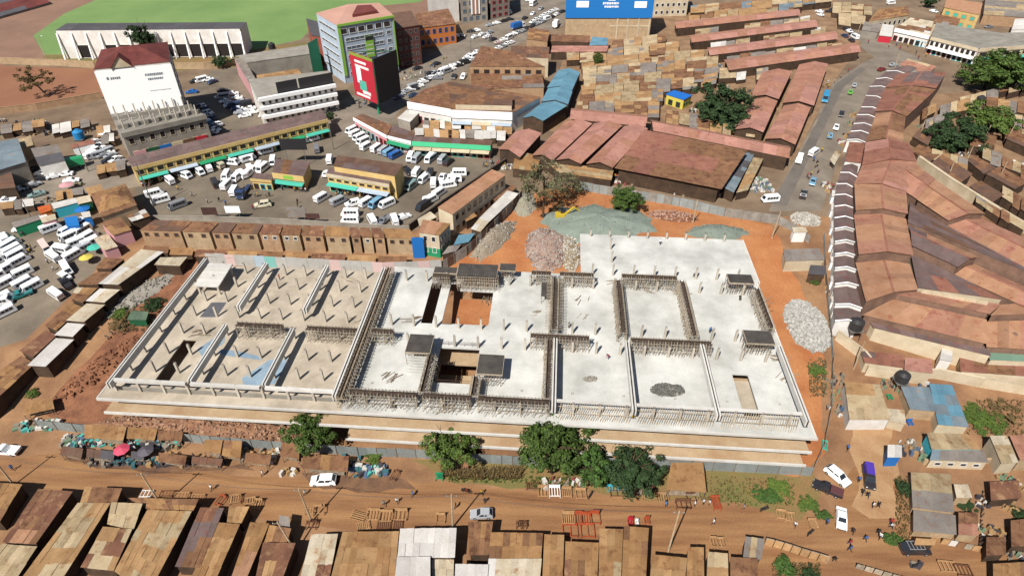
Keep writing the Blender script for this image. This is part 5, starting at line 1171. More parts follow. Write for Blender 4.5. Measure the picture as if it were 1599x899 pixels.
# western shops
H('canopy_station', 'grey roofed filling canopy on the side street', 'canopy', [(48, 232), (90, 226), (101, 249), (60, 258)], 5.0, w_white, [r_grey, r_slate], drop=.2, cw=3, cl=6)
H('dark_depot', 'dark blue grey depot roof beside the filling canopy', 'building', [(-60, 232), (28, 216), (40, 252), (-60, 282)], 6, w_grey, [r_slate, r_gbl], drop=.3, cw=5, cl=6)
H('cream_shed', 'cream flat roof behind the dark depot', 'shed', [(26, 218), (48, 212), (52, 226), (32, 232)], 4.5, w_brick, [r_sand], drop=.2)
H('red_roof_depot', 'red brown roofed depot at the side street', 'building', [(-60, 272), (18, 270), (24, 292), (-60, 300)], 4, w_tin, [r_red, r_dark], drop=.3, cw=4, cl=5)
wl = ['painted steel container shop at the side street, teal and white', 'painted steel container shop at the side street, green', 'painted steel container shop at the side street, bright orange', 'green container shop at the van yard entrance', 'white and pink container shop at the van yard', 'blue container stall beside white minibuses', 'white shop strip with red roof by the filling canopy', 'white topped stall with a blue front near hipped house']
for (q, wm, rm), lab in zip([([(80, 318), (118, 309), (122, 316), (84, 326)], w_cyan, r_white), ([(119, 309), (140, 305), (143, 314), (122, 319)], w_dgreen, r_cream), ([(58, 324), (78, 319), (80, 328), (62, 333)], w_orange, flat('orange_top', C(222, 110, 50))), ([(18, 348), (60, 336), (64, 342), (22, 356)], w_green, r_grey), ([(62, 340), (86, 334), (88, 342), (66, 348)], w_pink, r_cream), ([(100, 340), (120, 337), (124, 352), (104, 354)], w_bluep, flat('blue_top', C(40, 130, 210))), ([(110, 226), (146, 218), (148, 224), (112, 232)], w_whitep, r_red), ([(126, 332), (140, 330), (142, 338), (130, 340)], w_bluep, r_white)], wl):
    H('container_shop', lab, 'shop', q, 3.0, wm, [rm], drop=.1, cw=3, cl=3, group='container shops of the side street')
sl1 = ['white topped stall in the crowded lane below the podium', 'grey topped stall in the crowded lane below the podium', 'tan topped stall in the crowded lane below the podium']
for a, b, n, d in [((150, 198), (172, 196), 2, 8), ((156, 212), (178, 208), 2, 9), ((0, 196), (70, 186), 4, 8), ((80, 196), (140, 184), 4, 8), ((150, 258), (196, 250), 3, 10), ((86, 300), (130, 292), 3, 7), ((0, 316), (52, 310), 3, 7)]:
    shack_row(a, b, n, d, [r_white, r_grey, r_tan], sl1 if a[0] > 140 else [s.replace('in the crowded lane below the podium', 'along the side street by the bare pitch') for s in sl1], 'side street stalls', h=(2.2, 2.8), name='street_stall', cat='stall')
sl2 = [c + ' topped stall before the tall white fascia hall' for c in ('white', 'grey', 'tan')]
for a, b, n, d in [((660, 188), (720, 190), 5, 7), ((648, 200), (700, 203), 4, 7), ((705, 202), (790, 206), 7, 8), ((725, 192), (800, 196), 6, 7)]:
    shack_row(a, b, n, d, [r_white, r_grey, r_tan], sl2, 'fascia hall stalls', h=(2.2, 2.8), name='street_stall', cat='stall')
# bins, tanks
def tank(label, px, py, h=1.6, r=.9, lift=0, mat=None):
    b = P(px, py, lift); t = thing('water_tank', label, 'water tank', b - Vector((0, 0, lift))); mb = MB(); n = 16
    mb.tube(b, b + Vector((0, 0, h * .8)), r, r, n); mb.tube(b + Vector((0, 0, h * .8)), b + Vector((0, 0, h)), r, r * .45, n); mb.build('drum', mat or flat('tank_black', C(62, 60, 60), rough=.45), t, smooth=False)
    for k in range(3): mb = MB(); z = b.z + h * (.2 + .22 * k); mb.tube((b.x, b.y, z), (b.x, b.y, z + .08), r * 1.04, r * 1.04, n); mb.build('rib', mat or MATS['tank_black'], t)
    mb = MB(); mb.tube(b + Vector((0, 0, h)), b + Vector((0, 0, h + .12)), r * .4, r * .4, 10); mb.build('lid', mat or MATS['tank_black'], t)
    if lift:
        mb = MB()
        for dx in (-r, r):
            for dy in (-r, r): mb.bar((b.x + dx * .8, b.y + dy * .8, b.z - lift), (b.x + dx * .8, b.y + dy * .8, b.z), .12)
        mb.box(b.x - r, b.x + r, b.y - r, b.y + r, b.z - .14, b.z - .002); mb.build('stand', f_grey, t)
tank('black water tank on a stand at the end of the lean-to chain', 1335, 512, 2.6, 1.5, 3)
tank('black water tank by the greenish house roof', 1407, 594, 2.4, 1.3, 2.2)
tank('blue water tank behind the side street shops', 125, 216, 3, 1.6, .5, flat('tank_blue', C(40, 140, 200)))
tank('black water tank among the shacks by the twin trees', 1530, 160, 2.4, 1.5, 2)
tank('black water tank on a tall steel stand at the pitch edge', 425, 76, 2.4, 1.4, 6)
# ------------------------------------------------------------------ vehicles (local +x is forward)
m_tyre = flat('tyre', C(40, 38, 38), rough=.9); m_hub = flat('hub', C(170, 170, 170), rough=.4); m_win = glass('vehicle_glass', C(48, 54, 60))
m_lamp = flat('headlight', C(240, 240, 230), rough=.3); m_tail = flat('tail_light', C(170, 30, 30), rough=.4); m_bump = flat('bumper', C(84, 82, 80))
PAINT = {}
def paint(n):
    if n not in PAINT:
        c = dict(white=(248, 248, 246), silver=(188, 190, 194), grey=(140, 140, 144), dark=(56, 54, 58), blue=(40, 110, 190), navy=(58, 74, 110), lblue=(130, 180, 210), red=(140, 50, 40), green=(52, 170, 110), lime=(120, 200, 90), cream=(232, 220, 190), pinkw=(240, 214, 204), gteal=(150, 176, 170), purple=(92, 66, 180), maroon=(110, 70, 70), cyan=(60, 160, 206), teal=(50, 140, 140))[n]
        PAINT[n] = pm('paint_' + n, C(*c, 1.3 if n == 'white' else 1.0), None, rough=.32, spec=.5, fine=.03, rand=.05)
    return PAINT[n]
def profile_body(prof, w, mat_names, narrow=.86, zn=1.0):
    """side outline (x, z) swept across the width, with tumble-home above zn"""
    mb = MB(); n = len(prof)
    def half(z): return w / 2 * (1 if z <= zn else 1 - (1 - narrow) * min(1, (z - zn) / .7))
    L = [(x, half(z), z) for x, z in prof]; Rr = [(x, -half(z), z) for x, z in prof]
    mb.add(L + Rr, [tuple(range(n)), tuple(range(2 * n - 1, n - 1, -1))] + [(i, i + n, (i + 1) % n + n, (i + 1) % n) for i in range(n)])
    return mb
def wheel_mesh():
    mb = MB(); mb.tube((0, -.1, 0), (0, .1, 0), .33, .33, 12); return mb.data('tyre', m_tyre)
def hub_mesh():
    mb = MB(); mb.tube((0, -.11, 0), (0, .11, 0), .18, .18, 8); return mb.data('rim', m_hub)
WM, HM = wheel_mesh(), hub_mesh()
KIND = {}
def quadbox(mb, pts, n, t=.02):
    n = Vector(n).normalized() * t; mb.hexa([Vector(p) - n for p in pts], [Vector(p) + n for p in pts])
def make_kind(k):
    parts = []       # (name, maker(paint)->mesh) ; wheels list
    if k in ('van', 'bus'):
        l, w, h = (4.9, 1.75, 2.1) if k == 'van' else (7.2, 2.2, 2.9)
        f = l / 2
        prof = [(-f, .35), (f - .05, .35), (f, .75), (f - .1, 1.05), (f - .75, h - .1), (f - 1.0, h), (-f + .15, h), (-f, h - .2)]
        body = profile_body(prof, w, None, .9, 1.0)
        z0, z1 = 1.12 if k == 'van' else 1.5, h - .3
        y = w / 2 * .955
        side = [(f - 1.05 - i * (l - 1.5) / 4, f - 1.05 - (i + .86) * (l - 1.5) / 4) for i in range(4)]
        glassq = []
        for s in (1, -1):
            for a, b in side: glassq.append(('side_window', [(a, s * y, z0), (b, s * y, z0), (b, s * y * .96, z1), (a, s * y * .96, z1)], (0, 1, 0)))
        glassq.append(('windscreen', [(f - .17, y * .84, 1.15), (f - .17, -y * .84, 1.15), (f - .68, -y * .8, h - .22), (f - .68, y * .8, h - .22)], (.85, 0, .5)))
        glassq.append(('rear_window', [(-f, y * .75, z0 + .1), (-f, -y * .75, z0 + .1), (-f + .05, -y * .75, z1 - .05), (-f + .05, y * .75, z1 - .05)], (1, 0, 0)))
        wx = (f - .85, -f + .95); wy = w / 2 - .12
        lamps = [(f - .02, w * .33, .78)]; tails = [(-f, w * .42, .95)]
    elif k in ('car', 'suv', 'hatch'):
        l, w, h, hood, z0 = dict(car=(4.4, 1.7, 1.45, .92, .98), hatch=(4.0, 1.68, 1.5, .95, 1.0), suv=(4.7, 1.85, 1.78, 1.1, 1.16))[k]
        f = l / 2; rb = -f + (.75 if k == 'car' else .12)
        prof = [(-f, .35), (f - .05, .32), (f, .6), (f - .1, hood - .2), (f - 1.15, hood), (f - 1.85, h - .04), (f - 2.2, h), (rb + .5, h - .02), (rb, hood + .08), (-f + .03, hood)]
        body = profile_body(prof, w, None, .78, hood - .05); y = w / 2 * .92; glassq = []
        xa, xb = f - 1.55, rb + .35
        for s in (1, -1):
            for a, b in ((xa, (xa + xb) / 2 + .05), ((xa + xb) / 2 - .05, xb)): glassq.append(('side_window', [(a, s * y, hood + .04), (b, s * y, hood + .04), (b - (.1 if b == xb else 0) + .15, s * y * .9, h - .12), (a - .35 if a == xa else a, s * y * .9, h - .12)], (0, 1, .3)))
        glassq.append(('windscreen', [(f - 1.2, y * .86, hood + .03), (f - 1.2, -y * .86, hood + .03), (f - 1.82, -y * .74, h - .06), (f - 1.82, y * .74, h - .06)], (.6, 0, .8)))
        glassq.append(('rear_window', [(rb + .03, y * .8, hood + .14), (rb + .03, -y * .8, hood + .14), (rb + .46, -y * .72, h - .08), (rb + .46, y * .72, h - .08)], (-.8, 0, .6)))
        wx = (f - .85, -f + .8); wy = w / 2 - .1; lamps = [(f - .04, w * .36, .68)]; tails = [(-f, w * .38, .78)]
    elif k == 'pickup':
        l, w, h = 5.1, 1.8, 1.7; f = l / 2
        prof = [(-f, .45), (f - .05, .4), (f, .7), (f - .1, .95), (f - 1.2, 1.05), (f - 1.75, h), (f - 2.6, h), (f - 2.9, 1.08), (f - 2.95, .72), (-f + .08, .72), (-f + .06, 1.08), (-f, 1.08)]
        body = profile_body(prof, w, None, .82, 1.05); y = w / 2 * .93; glassq = []
        for s in (1, -1): body.box(-f + .02, f - 2.92, s * w / 2 - .05, s * w / 2 + .05, .7, 1.1); glassq.append(('side_window', [(f - 1.5, s * y, 1.1), (f - 2.75, s * y, 1.1), (f - 2.6, s * y * .92, h - .1), (f - 1.85, s * y * .92, h - .1)], (0, 1, .3)))
        glassq.append(('windscreen', [(f - 1.25, y * .84, 1.1), (f - 1.25, -y * .84, 1.1), (f - 1.7, -y * .76, h - .08), (f - 1.7, y * .76, h - .08)], (.8, 0, .6)))
        wx = (f - .9, -f + 1.0); wy = w / 2 - .1; lamps = [(f - .04, w * .36, .78)]; tails = [(-f, w * .4, .85)]
    elif k == 'truck':
        l, w, h = 8.0, 2.4, 3.0; f = l / 2
        prof = [(f - 2, .7), (f - .05, .6), (f, 1.2), (f - .1, 1.5), (f - .35, 2.5), (f - .6, 2.6), (f - 2, 2.6)]
        body = profile_body(prof, w, None, .94, 1.5); body.box(-f, f - 2.1, -.5, .5, .6, .9); y = w / 2 * .97; glassq = []
        for s in (1, -1): glassq.append(('side_window', [(f - .35, s * y, 1.6), (f - 1.7, s * y, 1.6), (f - 1.7, s * y, 2.3), (f - .6, s * y, 2.3)], (0, 1, .1)))
        glassq.append(('windscreen', [(f - .12, y * .86, 1.55), (f - .12, -y * .86, 1.55), (f - .32, -y * .84, 2.4), (f - .32, y * .84, 2.4)], (1, 0, .25)))
        wx = (f - 1.1, -f + 1.4); wy = w / 2 - .15; lamps = [(f - .02, w * .36, 1.0)]; tails = [(-f, w * .2, .8)]
    bodies = {}
    gm = []
    for nm, pts, n in glassq: mb = MB(); quadbox(mb, pts, n); gm.append((nm, mb.data(nm, m_win)))
    lm = []
    for (x, yy, z) in lamps:
        for s in (1, -1): mb = MB(); mb.box(x - .06, x + .05, s * yy - .16, s * yy + .16, z - .08, z + .08); lm.append(('headlight', mb.data('headlight', m_lamp)))
    for (x, yy, z) in tails:
        for s in (1, -1): mb = MB(); mb.box(x - .04, x + .05, s * yy - .1, s * yy + .1, z - .12, z + .12); lm.append(('tail_light', mb.data('tail_light', m_tail)))
    mb = MB(); mb.box(f - .1, f + .05, -w * .44, w * .44, .38, .58); bumper = [mb.data('bumper', m_bump)]; mb = MB(); mb.box(-f - .05, -f + .1, -w * .44, w * .44, .4, .58); bumper.append(mb.data('bumper', m_bump))
    KIND[k] = dict(body=body, bodies=bodies, glass=gm, lamps=lm, bumper=bumper, wheels=[(x, s * wy, .33 if k not in ('truck', 'bus') else .45) for x in wx for s in (1, -1)], big=k in ('truck', 'bus'), l=l, w=w, h=h, f=f)
for k in ('van', 'bus', 'car', 'suv', 'hatch', 'pickup', 'truck'): make_kind(k)
EXTRA = {}
def vehicle(kind, colr, px, py, ang, label, group=None, name=None, detail=2, cover=None, flip=False):
    p = P(px, py); a = R(ang); q = P(px + 6 * math.cos(a), py - 6 * math.sin(a))
    rz = math.atan2(q.y - p.y, q.x - p.x) + (math.pi if flip else 0)
    K = KIND[kind]; nm = name or dict(van='minibus', bus='bus', car='car', suv='car', hatch='car', pickup='pickup_truck', truck='truck')[kind]
    t = thing(nm, label, dict(van='minibus', bus='bus', truck='truck', pickup='pickup').get(kind, 'car'), p, group); t.rotation_euler = (0, 0, rz)
    # sit on the slope of the ground
    if YA < p.y < YB:
        s = math.atan(ZB / (YB - YA)); t.rotation_euler = (Matrix.Rotation(s, 3, 'X') @ Matrix.Rotation(rz, 3, 'Z')).to_euler()
    if colr not in K['bodies']: K['bodies'][colr] = K['body'].data('body', paint(colr))
    inst('body', K['bodies'][colr], t)
    for n_, me in K['glass']: inst(n_, me, t)
    for w_ in K['wheels']:
        s = 1.35 if K['big'] else 1
        wh = inst('wheel', WM, t, w_, (0, 0, 0), (s, s, s))
        if detail > 1: inst('rim', HM, wh)
    if detail > 1:
        [inst('bumper', x_, t) for x_ in K['bumper']]
        for n_, me in K['lamps']: inst(n_, me, t)
    if cover:
        key = (kind, cover)
        if key not in EXTRA:
            mb = MB(); f = K['f']
            if kind == 'truck':
                prof = [(-f, .95), (f - 2.15, .95), (f - 2.15, 2.9), (f - 2.3, 3.2), (-f + .2, 3.2), (-f, 2.9)]; EXTRA[key] = profile_body(prof, K['w'], None, .8, 2.6).data('load_cover', paint(cover))
            elif kind == 'pickup':
                mb.box(-f + .05, f - 2.95, -K['w'] / 2 + .03, K['w'] / 2 - .03, .75, 1.16); EXTRA[key] = mb.data('load_cover', paint(cover))
            else:
                mb.box(-f + .2, f - 1.2, -K['w'] * .42, K['w'] * .42, K['h'] + .002, K['h'] + .12); EXTRA[key] = mb.data('roof_panel', paint(cover))
        inst('load_cover', EXTRA[key], t)
    return t
LW = {'white': 'white', 'silver': 'silver', 'grey': 'grey', 'dark': 'black', 'blue': 'bright blue', 'navy': 'dark blue', 'lblue': 'light blue', 'red': 'dark red', 'green': 'green', 'lime': 'lime green', 'cream': 'cream', 'pinkw': 'pinkish white', 'gteal': 'grey green', 'cyan': 'sky blue', 'teal': 'teal', 'maroon': 'maroon', 'purple': 'purple'}
KN = dict(van='minibus', bus='bus', car='car', suv='estate car', hatch='hatchback', pickup='pickup', truck='lorry')
def lot(items, ox, oy, s, place, group, dk='van'):
    for it in items:
        x, y, a = it[:3]; c = it[3] if len(it) > 3 else 'white'; k = it[4] if len(it) > 4 else dk
        vehicle(k, c, ox + x / s, oy + y / s, a, LW[c] + ' ' + KN[k] + ' ' + place, group + ': ' + LW[c] + ' ' + KN[k], flip=rnd.random() < .5)
lot([(100, 290, 30), (130, 333, 28), (140, 378, 28), (175, 425, 28), (195, 525, 25), (215, 605, 28), (275, 640, 28), (30, 760, 10), (430, 160, 20), (570, 185, 28), (585, 225, 25), (660, 268, 22), (515, 330, -10), (390, 315, -55, 'pinkw'), (450, 390, -35), (625, 375, 30), (565, 490, -60), (475, 700, -35), (550, 605, -50, 'dark', 'pickup'), (200, 160, 5, 'white', 'pickup'), (715, 315, 25, 'silver'), (20, 250, 20), (-30, 330, 25), (-20, 440, 28), (-30, 560, 25), (185, 700, 20, 'teal', 'pickup')], 0, 330, 5.29, 'parked in the yard beside the brown sheds', 'vehicles of the van yard')
lot([(255, 635, 15), (310, 695, 15), (470, 745, 20, 'grey'), (395, 510, -40), (540, 462, -20), (675, 428, -40), (762, 395, -60), (855, 365, -30, 'cream'), (975, 342, -5), (1110, 302, 0), (1145, 408, -70), (1070, 457, -35), (925, 470, 60), (930, 555, 45), (820, 538, -60, 'dark'), (1000, 612, 60), (1095, 615, 55, 'navy', 'truck')], 200, 200, 5.995, 'standing between the yellow shop row and brick terrace', 'vehicles of the lower bus park')
lot([(175, 348, 12), (540, 250, 15), (40, 405, 20), (235, 428, 80), (125, 465, 60), (575, 328, -80, 'grey'), (675, 415, 80), (155, 762, 8, 'cream', 'suv'), (615, 712, 30), (745, 738, 25, 'silver'), (860, 752, 15, 'white', 'suv'), (962, 748, 30), (835, 832, 0), (835, 885, 0), (650, 518, 60, 'white', 'car')], 380, 170, 4.995, 'standing around the yellow buildings of the bus park', 'vehicles around the ticket office')
lot([(100, 136, 25), (128, 163, 25), (158, 192, 25), (188, 222, 25), (212, 262, 30), (292, 277, 35), (348, 292, 35, 'silver'), (393, 307, 30, 'lblue'), (440, 328, 28, 'blue'), (555, 348, 65), (715, 357, 35, 'silver'), (850, 378, 40, 'dark', 'suv'), (660, 517, 40), (560, 570, 40, 'gteal'), (735, 548, 85), (530, 448, -45, 'dark', 'pickup'), (930, 468, 0), (892, 516, 0), (850, 562, 10), (710, 657, 5, 'white', 'car'), (285, 708, 35, 'lblue'), (372, 712, 25), (258, 838, -60), (350, 836, 40, 'grey', 'pickup'), (432, 836, -70), (500, 807, 20, 'white', 'car')], 530, 180, 4.996, 'lined up between the curved shop and green arcade', 'vehicles of the upper bus park')
lot([(145, 458, -70), (250, 478, 30, 'dark', 'pickup'), (370, 492, 5, 'white', 'pickup'), (595, 552, 8, 'white', 'car'), (310, 667, 15, 'gteal', 'car'), (790, 320, 30), (770, 350, 25), (860, 342, 20, 'silver', 'car'), (60, 722, 5, 'white', 'pickup'), (900, 385, 15, 'dark', 'car'), (930, 460, 5, 'white', 'car'), (20, 620, 10, 'grey', 'car'), (870, 190, 40, 'white', 'van'), (900, 245, 40, 'silver', 'van')], 0, 180, 5.286, 'on the side street by the filling canopy', 'vehicles of the side street', 'van')
def rows(lines, place, group, k='van', cols=('white',)):
    for x0, y0, x1, y1, n, a in lines:
        for i in range(n):
            t_ = (i + .5) / n; kk = k if rnd.random() < .8 else ('car' if k == 'van' else 'van'); c = cols[int(rnd.random() * len(cols))]
            vehicle(kk, c, lerp(x0, x1, t_) + rnd.random() * 1.5, lerp(y0, y1, t_) + rnd.random() * 1.5, a + (rnd.random() - .5) * 10, LW[c] + ' ' + KN[kk] + ' ' + place, group + ': ' + LW[c] + ' ' + KN[kk], detail=1, flip=rnd.random() < .5)
rows([(2, 372, 10, 500, 6, 25), (118, 352, 150, 385, 4, 25), (45, 352, 70, 350, 2, 15), (95, 425, 108, 440, 1, -40)], 'parked in the yard beside the brown sheds', 'vehicles of the van yard')
rows([(225, 282, 300, 264, 4, 20), (330, 250, 420, 226, 5, 25), (340, 290, 420, 262, 4, 40), (425, 226, 490, 212, 3, 15)], 'standing between the yellow shop row and brick terrace', 'vehicles of the lower bus park', cols=('white', 'white', 'silver'))
rows([(640, 250, 700, 252, 3, 50), (655, 330, 690, 300, 3, 30), (640, 270, 720, 285, 4, 60)], 'lined up between the curved shop and green arcade', 'vehicles of the upper bus park', cols=('white', 'white', 'silver', 'dark'))
rows([(145, 222, 190, 258, 7, 25), (20, 300, 60, 288, 3, 15), (60, 282, 110, 272, 3, 10), (150, 246, 175, 240, 2, 10)], 'on the side street by the filling canopy', 'vehicles of the side street', 'car', ('white', 'silver', 'dark', 'white'))
rows([(315, 165, 325, 205, 8, -15), (345, 150, 385, 185, 7, 8), (360, 145, 400, 180, 6, 8), (420, 190, 470, 178, 4, 0), (475, 172, 515, 165, 3, -10), (300, 128, 330, 125, 3, 10)], 'parked in the square below the three-storey white block', 'cars of the square', 'car', ('white', 'white', 'silver', 'dark', 'navy'))
rows([(640, 140, 740, 92, 10, 18), (655, 130, 745, 88, 9, 18), (620, 150, 650, 138, 3, 10)], 'in the avenue traffic before the glazed tower', 'avenue cars', 'car', ('white', 'white', 'silver', 'dark'))
rows([(790, 62, 880, 18, 12, 22), (775, 78, 800, 66, 4, 20), (800, 40, 850, 12, 4, 30), (735, 60, 770, 50, 3, 20), (760, 42, 800, 30, 4, 10)], 'queueing in the avenue before the blue billboard', 'avenue cars at the blue billboard', 'car', ('white', 'white', 'silver', 'dark'))
rows([(1315, 40, 1335, 62, 5, -30), (1290, 20, 1310, 12, 3, -10)], 'around the road junction by the hipped shop', 'junction cars', 'car', ('white', 'dark', 'silver'))
vehicle('truck', 'white', 112, 263, 12, 'white cabbed lorry with a bright green tarpaulin in the side street', None, cover='green', flip=True)
lot([(310, 522, 10), (350, 562, 10), (390, 602, 10), (455, 632, 5), (520, 692, 10), (480, 662, 5, 'silver'), (150, 605, -30), (205, 662, -20), (235, 708, -20, 'navy'), (215, 757, -10, 'lblue'), (285, 765, -20), (262, 812, -10), (240, 838, -5), (1065, 625, -30), (1195, 605, -10, 'grey'), (1110, 570, -20, 'silver'), (790, 695, 5, 'navy'), (55, 482, 5, 'blue'), (235, 395, 20, 'navy'), (155, 362, 10, 'navy'), (700, 690, 0), (330, 470, 10, 'dark'), (1290, 640, 10, 'dark')], 290, 60, 5.62, 'parked in the square below the three-storey white block', 'cars of the square', 'car')
lot([(905, 308, 0), (955, 305, 5, 'dark'), (1070, 262, 5), (1030, 268, 5, 'dark'), (1160, 318, 20), (1008, 488, 25), (928, 542, 10), (820, 578, 10), (735, 610, 20, 'silver'), (670, 662, 10, 'silver'), (752, 655, 0, 'grey'), (600, 722, 10), (530, 752, 10), (970, 648, 50), (895, 645, 60, 'dark'), (745, 540, 20, 'dark'), (590, 575, 15, 'dark'), (400, 605, 10, 'dark'), (430, 815, 20, 'navy'), (560, 800, 10, 'navy'), (870, 560, 10), (640, 690, 15), (690, 620, 20, 'dark')], 540, 0, 5.286, 'in the avenue traffic before the glazed tower', 'avenue cars', 'car')
lot([(70, 403, -5), (140, 398, -5), (240, 352, 5, 'dark'), (300, 343, 5), (435, 403, 40), (700, 382, 10), (600, 443, 15), (540, 473, 15, 'pinkw'), (650, 423, 20), (910, 252, 20), (940, 228, 20), (985, 213, 20), (1012, 192, 25), (1042, 172, 20), (1078, 160, 20), (1150, 122, 10), (870, 17, 5), (640, 152, 0, 'white', 'van'), (195, 642, 25), (235, 612, 20), (75, 725, 10), (165, 832, 50), (60, 842, 60, 'dark'), (1110, 140, 15), (480, 440, 15, 'dark'), (1000, 250, 20, 'silver'), (300, 580, 30)], 700, 0, 6.915, 'queueing in the avenue before the blue billboard', 'avenue cars at the blue billboard', 'car')
vehicle('bus', 'white', 833, 9, 35, 'long white coach driving up the avenue')
vehicle('truck', 'white', 868, 42, 60, 'white box lorry parked beside the blue billboard block', cover='white')
vehicle('truck', 'white', 809, 45, 15, 'white lorry with a blue load cover in the avenue', cover='blue')
RD = [('bus', 'cyan', 388, 240, 75, 'sky blue bus on the market road'), ('car', 'lime', 530, 202, 70, 'lime green car on the market road'), ('car', 'silver', 553, 163, 65, 'silver car next to the lime green car'), ('car', 'dark', 480, 325, 75, 'black car on the market road'), ('car', 'white', 450, 400, 70, 'white car following the black car on the market road'), ('car', 'lblue', 415, 447, 75, 'pale blue car beside the white car on the market road'), ('van', 'white', 322, 546, 35, 'white minibus turning on the market road'), ('van', 'white', 242, 584, 70, 'white minibus driving on the dark road lane'), ('hatch', 'lblue', 318, 708, 70, 'small blue hatchback by the roadside stalls'), ('suv', 'dark', 265, 778, 75, 'black estate car near the stone scatter'), ('van', 'white', 78, 808, 5, 'white minibus behind the back hoarding'), ('car', 'red', 705, 74, 20, 'dark red car at the road bend')]
for k, c, x, y, a, lab in RD: vehicle(k, c, 1180 + x / 3.596, 90 + y / 3.596, a, lab, flip=rnd.random() < .5)
lot([(175, 88, -10), (180, 112, -20), (345, 188, -30), (352, 212, -30, 'dark'), (350, 258, -30, 'navy'), (395, 290, -35, 'dark'), (670, 32, 5, 'white', 'van'), (970, 88, -15), (690, 463, 10, 'silver'), (1350, 197, 5, 'grey')], 1240, 0, 4.454, 'around the road junction by the hipped shop', 'junction cars', 'car')
for k, c, x, y, a, lab, cv in [('pickup', 'white', 12, 706, -4, 'white pickup on the street end by the earth mound', None), ('suv', 'white', 506, 753, 2, 'white estate car parked before the brown awning stall', None), ('hatch', 'silver', 752, 805, 2, 'silver hatchback driving on the dirt street', None), ('suv', 'white', 1306, 746, -40, 'white estate car parked askew by the site corner', None), ('pickup', 'dark', 1291, 766, -22, 'black pickup with a maroon load cover', 'maroon'), ('pickup', 'dark', 1355, 748, -82, 'dark pickup truck heaped with a purple cover', None), ('car', 'white', 1312, 812, -88, 'white car parked across the street mouth', None), ('suv', 'dark', 1427, 860, 0, 'black jeep with roof rack by the low plot', None)]:
    t = vehicle(k, c, x, y, a, lab, cover=cv, flip=(x in (12, 506, 752, 1291)))
    if 'purple' in lab:
        mb = MB(); mb.add([(x_, s * .8 * (1 if z < 1.5 else .85), z) for z in (.8, 1.5, 2.0) for x_, s in ((-2.5, -1), (.1, -1), (.1, 1), (-2.5, 1))], [(0, 1, 5, 4), (1, 2, 6, 5), (2, 3, 7, 6), (3, 0, 4, 7), (4, 5, 9, 8), (5, 6, 10, 9), (6, 7, 11, 10), (7, 4, 8, 11), (8, 9, 10, 11)]); inst('purple_cover', mb.data('purple_cover', paint('purple')), t)
    if 'rack' in lab:
        mb = MB(); 
        for i in range(5): mb.box(-1.6 + i * .6, -1.52 + i * .6, -.75, .75, 1.86, 1.9)
        for s in (-1, 1): mb.box(-1.7, .9, s * .75 - .03, s * .75 + .03, 1.8, 1.9)
        inst('roof_rack', mb.data('roof_rack', m_hub), t)
# motorcycles
def moto_data(pc):
    mb = MB()
    for x in (-.65, .65):
        for k in range(10):
            a0, a1 = 6.2832 * k / 10, 6.2832 * (k + 1) / 10
            mb.bar((x + .29 * math.cos(a0), 0, .31 + .29 * math.sin(a0)), (x + .29 * math.cos(a1), 0, .31 + .29 * math.sin(a1)), .09, mi=1)
    mb.bar((-.65, 0, .31), (.1, 0, .45), .12, mi=1); mb.bar((.65, 0, .31), (.4, 0, .95), .07, mi=1); mb.bar((.4, -.35, 1.02), (.4, .35, 1.02), .05, mi=1)
    mb.hexa([(-.15, -.14, .55), (.38, -.12, .6), (.38, .12, .6), (-.15, .14, .55)], [(-.15, -.12, .82), (.36, -.08, .9), (.36, .08, .9), (-.15, .12, .82)]); mb.hexa([(-.85, -.13, .66), (-.15, -.14, .62), (-.15, .14, .62), (-.85, .13, .66)], [(-.85, -.13, .8), (-.15, -.14, .76), (-.15, .14, .76), (-.85, .13, .8)], 1)
    mb.box(-.2, .25, -.13, .13, .25, .55, 1)
    return mb.data('frame', [paint(pc), m_tyre])
MO = {c: moto_data(c) for c in ('red', 'dark', 'blue')}
MOTO = [(1430, 884, 20, 'dark', 'dark motorcycle at the foot of the street by the low plot'), (728, 768, -15, 'red', 'red motorcycle parked on the verge side of the street'), (1193, 796, 20, 'dark', 'motorcycle beside the weedy verge and timber frames'), (1285, 768, -30, 'dark', 'motorcycle in front of the black pickup'), (150, 718, 15, 'dark', 'first motorcycle parked before the umbrella stalls'), (166, 720, 10, 'dark', 'second motorcycle parked before the umbrella stalls'), (922, 774, 60, 'dark', 'motorcycle leaning by the bed frames'), (1265, 833, 40, 'dark', 'motorcycle at the timber screen row'), (1275, 255, 60, 'dark', 'motorcycle taxi on the market road'), (1277, 270, 50, 'red', 'red motorcycle taxi waiting on the market road'), (632, 115, 40, 'dark', 'motorcycle crossing the avenue'), (250, 790 - 90, 0, 'blue', 'blue motorcycle between stall sacks and umbrella')]
for x, y, a, c, lab in MOTO:
    p = P(x, y); t = thing('motorcycle', lab, 'motorcycle', p, 'motorcycles'); q = P(x + 5 * math.cos(R(a)), y - 5 * math.sin(R(a))); t.rotation_euler = (0, 0, math.atan2(q.y - p.y, q.x - p.x)); inst('frame', MO[c], t)

